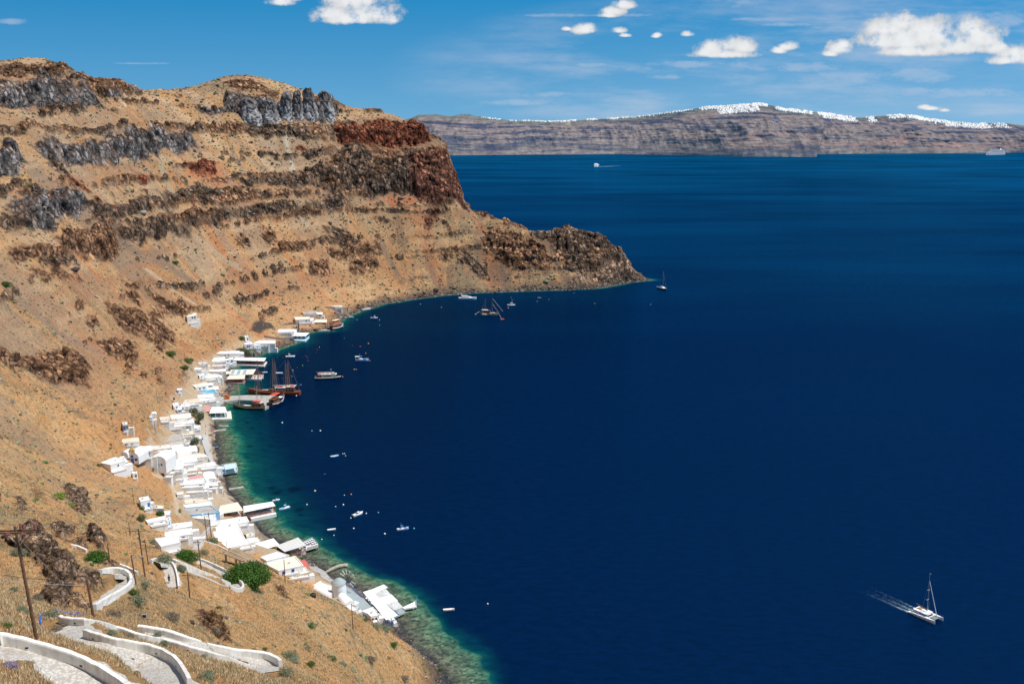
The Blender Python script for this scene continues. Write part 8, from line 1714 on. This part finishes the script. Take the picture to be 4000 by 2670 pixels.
# ------------------------------------------------------------------ people
print("people")
def skin_mesh(verts, edges, rad, sub=1):
    me = bpy.data.meshes.new('tmp'); me.from_pydata(verts, edges, []); o = bpy.data.objects.new('tmp', me); C.objects.link(o)
    md = o.modifiers.new('s', 'SKIN'); md.use_smooth_shade = True; s2 = o.modifiers.new('u', 'SUBSURF'); s2.levels = sub; s2.render_levels = sub
    for i, r_ in enumerate(rad): me.skin_vertices[0].data[i].radius = (r_, r_)
    me.skin_vertices[0].data[0].use_root = True
    bpy.context.view_layer.update(); dg = bpy.context.evaluated_depsgraph_get(); m2 = bpy.data.meshes.new_from_object(o.evaluated_get(dg)); bpy.data.objects.remove(o); return m2
def person_mesh(stride=.14, sit=False):
    v = [(0,0,.95),(0,.01,1.15),(0,0,1.38),(0,0,1.5),(0,.02,1.58),(0,.0,1.68), (.19,0,1.40),(.23,.02,1.13),(.22,-.12,.9),(.22,-.17,.82), (-.19,0,1.40),(-.23,0,1.13),(-.22,.10,.9),(-.22,.14,.82), (.1,-.01,.9),(.11,-stride*.7,.5),(.11,-stride*.6,.1),(.11,-stride-.14,.04), (-.1,0,.9),(-.11,stride*.5,.5),(-.11,stride*1.3,.12),(-.11,stride,.04), (0,-.03,1.74)]
    e = [(0,1),(1,2),(2,3),(3,4),(4,5),(2,6),(6,7),(7,8),(8,9),(2,10),(10,11),(11,12),(12,13),(0,14),(14,15),(15,16),(16,17),(0,18),(18,19),(19,20),(20,21),(5,22)]
    r_ = [.14,.12,.15,.055,.085,.1,.06,.045,.035,.04,.06,.045,.035,.04,.09,.06,.042,.045,.09,.06,.042,.045,.07]
    return skin_mesh(v, e, r_, 2)
PMs = [person_mesh(.14), person_mesh(.03)]
def person(label, pos, rz, pm, shirt, short, hair):
    X, Y, z = pos; rt = empty('person', (X, Y, z), rz); tag(rt, label, 'person')
    b = bpy.data.objects.new('body', PMs[pm]); C.objects.link(b); b.parent = rt
    if not PMs[pm].materials: PMs[pm].materials.append(SKIN)
    MB().lathe((0, 0, 0), [(.17, .92), (.175, 1.1), (.2, 1.3), (.19, 1.42), (.09, 1.5)], 12, 1, .72).build('shirt', shirt, rt, smooth=True)
    MB().lathe((0, 0, 0), [(.19, .55), (.18, .75), (.175, .96)], 12, 1, .75).build('shorts', short, rt, smooth=True)
    MB().lathe((0, .02, 0), [(.105, 1.64), (.125, 1.72), (.1, 1.82), (.02, 1.85)], 10).build('hair', hair, rt, smooth=True)
PINKC = mat('pink_cloth', (.6, .25, .25), .8)
for lbl, pt, zz_, sh, so in [('person in dark clothes walking up the short path spur', w3(486,1135), None, BLACK, NAVY),('person in pink shirt walking beside the wall to the fig tree', w3(1035,938), None, PINKC, CANVW),('person in blue standing on the pebbles by the beach lane', w3(1125,110), 2.0, BLUE, CANVW),('person standing by the seafront terrace benches', w3(1505,606), 2.0, PINKC, BLACK),('person in dark top at the corner of the seafront terrace', w3(1545,650), 2.0, BLACK, CONC),
    ('person in white standing on the grey platform before the windmill', w3(2196,955), None, CANVW, CONC),('person in dark clothes on the upper beach lane', v3(1623,380), 2.6, BLACK, NAVY),('person in black standing in mid beach', v3(1687,635), 2.6, BLACK, BLACK),('person near the larger tamarisk shadow', v3(1622,270), 2.6, REDP, BLACK),('person standing beside the long beach wall', v3(1643,705), 2.6, WOOD, BLACK),('person with bare shoulders left of the lone groyne', v3(1836,1125), 2.2, SKIN, NAVY),('person carrying nothing on the lower pebble beach', v3(1888,1280), 2.2, LBLUE, NAVY),('person in orange on the quay beside the ships', q3(1255,1000), 1.5, ORANGE, NAVY),('person in white on the quay beside the ships', q3(1280,992), 1.5, CANVW, BLUE)]:
    p = P(*pt, zz_) if zz_ else on(*pt); person(lbl, (p[0], p[1], (max(zz_, float(Hf(p[0], p[1]))) if zz_ else p[2]+.08)), random.uniform(0, 6), random.randint(0, 1), sh, so, mat('dark_hair', (.04, .025, .015), .7))
# kayaks on the pebbles, car on shore
for lbl, pt, rz, mt_ in [('red kayak pulled up on the pebbles by the tamarisks', v3(1715,318), .6, REDP),('white kayak lying beside the red one', v3(1735,330), .8, CANVW),('pale blue kayak further down the pebbles', v3(1765,560), .2, LBLUE),('orange kayak lying on the slope above the concrete platform', w3(1990,1072), .1, ORANGE)]:
    p = on(*pt); k = empty('kayak', (p[0], p[1], p[2]+.15), rz); tag(k, lbl, 'kayak'); MB().loft([[(x, y*b, z) for y, z in ((-1, .15), (-.6, -.08), (.6, -.08), (1, .15), (.5, .25), (-.5, .25))] for x, b in ((-1.8, .03), (-1.1, .27), (0, .36), (1.1, .27), (1.8, .03))]).build('hull', mt_, k, smooth=True); MB().lathe((-.1, 0, .22), [(.3, 0), (.3, .06), (.24, .07)], 12, 1.3, .8).build('cockpit', BLACK, k)
# ------------------------------------------------------------------ distant towns
print("towns")
TW = attr_mat('town_walls', .9); TW.node_tree.nodes['Principled BSDF'].inputs['Emission Color'].default_value = (.5, .6, .75, 1); TW.node_tree.nodes['Principled BSDF'].inputs['Emission Strength'].default_value = .14; rT = np.random.RandomState(21)  # faint glow added to keep the shaded far walls bright
nI_ = IV.shape[0]-2
def town(label, spans, name='distant_town'):
    bx = []; cl = []
    for (p0, p1, depth, cnt, pw) in spans:
        for _ in range(cnt):
            j = int((rT.uniform(p0, p1)-1420)/2.4)
            if perlin(np.array([j*.045+p0]), np.array([.5]), np.array([1.7]))[0] < -.32+rT.rand()*.2: continue
            dd = rT.rand()**pw*depth; i = nI_; zt = IV[nI_, j, 2]
            while i > 0 and IV[i, j, 2] > zt-dd: i -= 1
            c = IV[i, j]; s_ = rT.uniform(4.5, 12, 3)*np.array([1.3, 1, .75]); bx.append((c+np.array([rT.normal(0, 3), rT.normal(0, 4)-2, 1.5]), s_)); cl.append(np.array((.86, .85, .82))*rT.uniform(.8, 1.0) if rT.rand() > .1 else np.array((.60, .48, .38)))
    base_ = np.array([(-1,-1,-1),(1,-1,-1),(1,1,-1),(-1,1,-1),(-1,-1,1),(1,-1,1),(1,1,1),(-1,1,1)])*.5; fq = np.array([(3,2,1,0),(4,5,6,7),(0,1,5,4),(1,2,6,5),(2,3,7,6),(3,0,4,7)])
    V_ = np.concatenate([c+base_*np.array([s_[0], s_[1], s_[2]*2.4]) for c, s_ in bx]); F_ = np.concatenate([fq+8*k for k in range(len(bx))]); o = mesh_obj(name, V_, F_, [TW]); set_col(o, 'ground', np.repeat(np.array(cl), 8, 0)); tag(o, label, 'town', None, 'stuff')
town('white town crowding the highest ridge of the island across', [(2700,3090,22,760,1.4),(2790,2960,62,520,.8),(2600,2700,8,40,1)])
town('white town spilling down the saddle right of the highest ridge', [(3080,3240,24,300,1.2),(3200,3400,44,520,.9),(3380,3620,30,560,1.1)])
town('white town along the right hand end of the far cliff', [(3560,3700,24,220,1.2),(3640,3940,42,900,.9)])
town('thin line of white houses on the low far ridge', [(1880,1960,5,24,1),(1990,2240,6,120,1),(2140,2330,8,110,1),(2290,2460,6,110,1),(2440,2600,6,40,1)])
for px, py, lbl in [(1806,449,'lone white building group on the far left headland ridge'),(1921,494,'white building halfway down the far left cliff'),(3008,474,'small white chapel below the highest far town'),(1877,458,'white cube on the shoulder of the far left ridge')]:
    j = int((px-1420)/2.4); a, b_, c_ = ray(px, py); k = int(np.argmin([abs((IV[i, j, 2]-CAM_H)/math.hypot(IV[i, j, 0], IV[i, j, 1])-c_/math.hypot(a, b_)) for i in range(nI_+1)])); p = IV[k, j]
    rt = empty('distant_house', (p[0], p[1]-6, p[2])); tag(rt, lbl, 'house'); MB().box((0, 0, 3), (20, 9, 10)).box((17, 0, 1), (14, 9, 7)).build('wall', WH, rt)
hb = empty('distant_harbour', P(3800, 601)); tag(hb, 'row of pale quay buildings at the foot of the far right cliff', 'harbour')
for k in range(9): MB().box((-60+k*22, random.uniform(-5, 10), 5), (14, 10, random.uniform(6, 12))).build('building', WH2, hb)
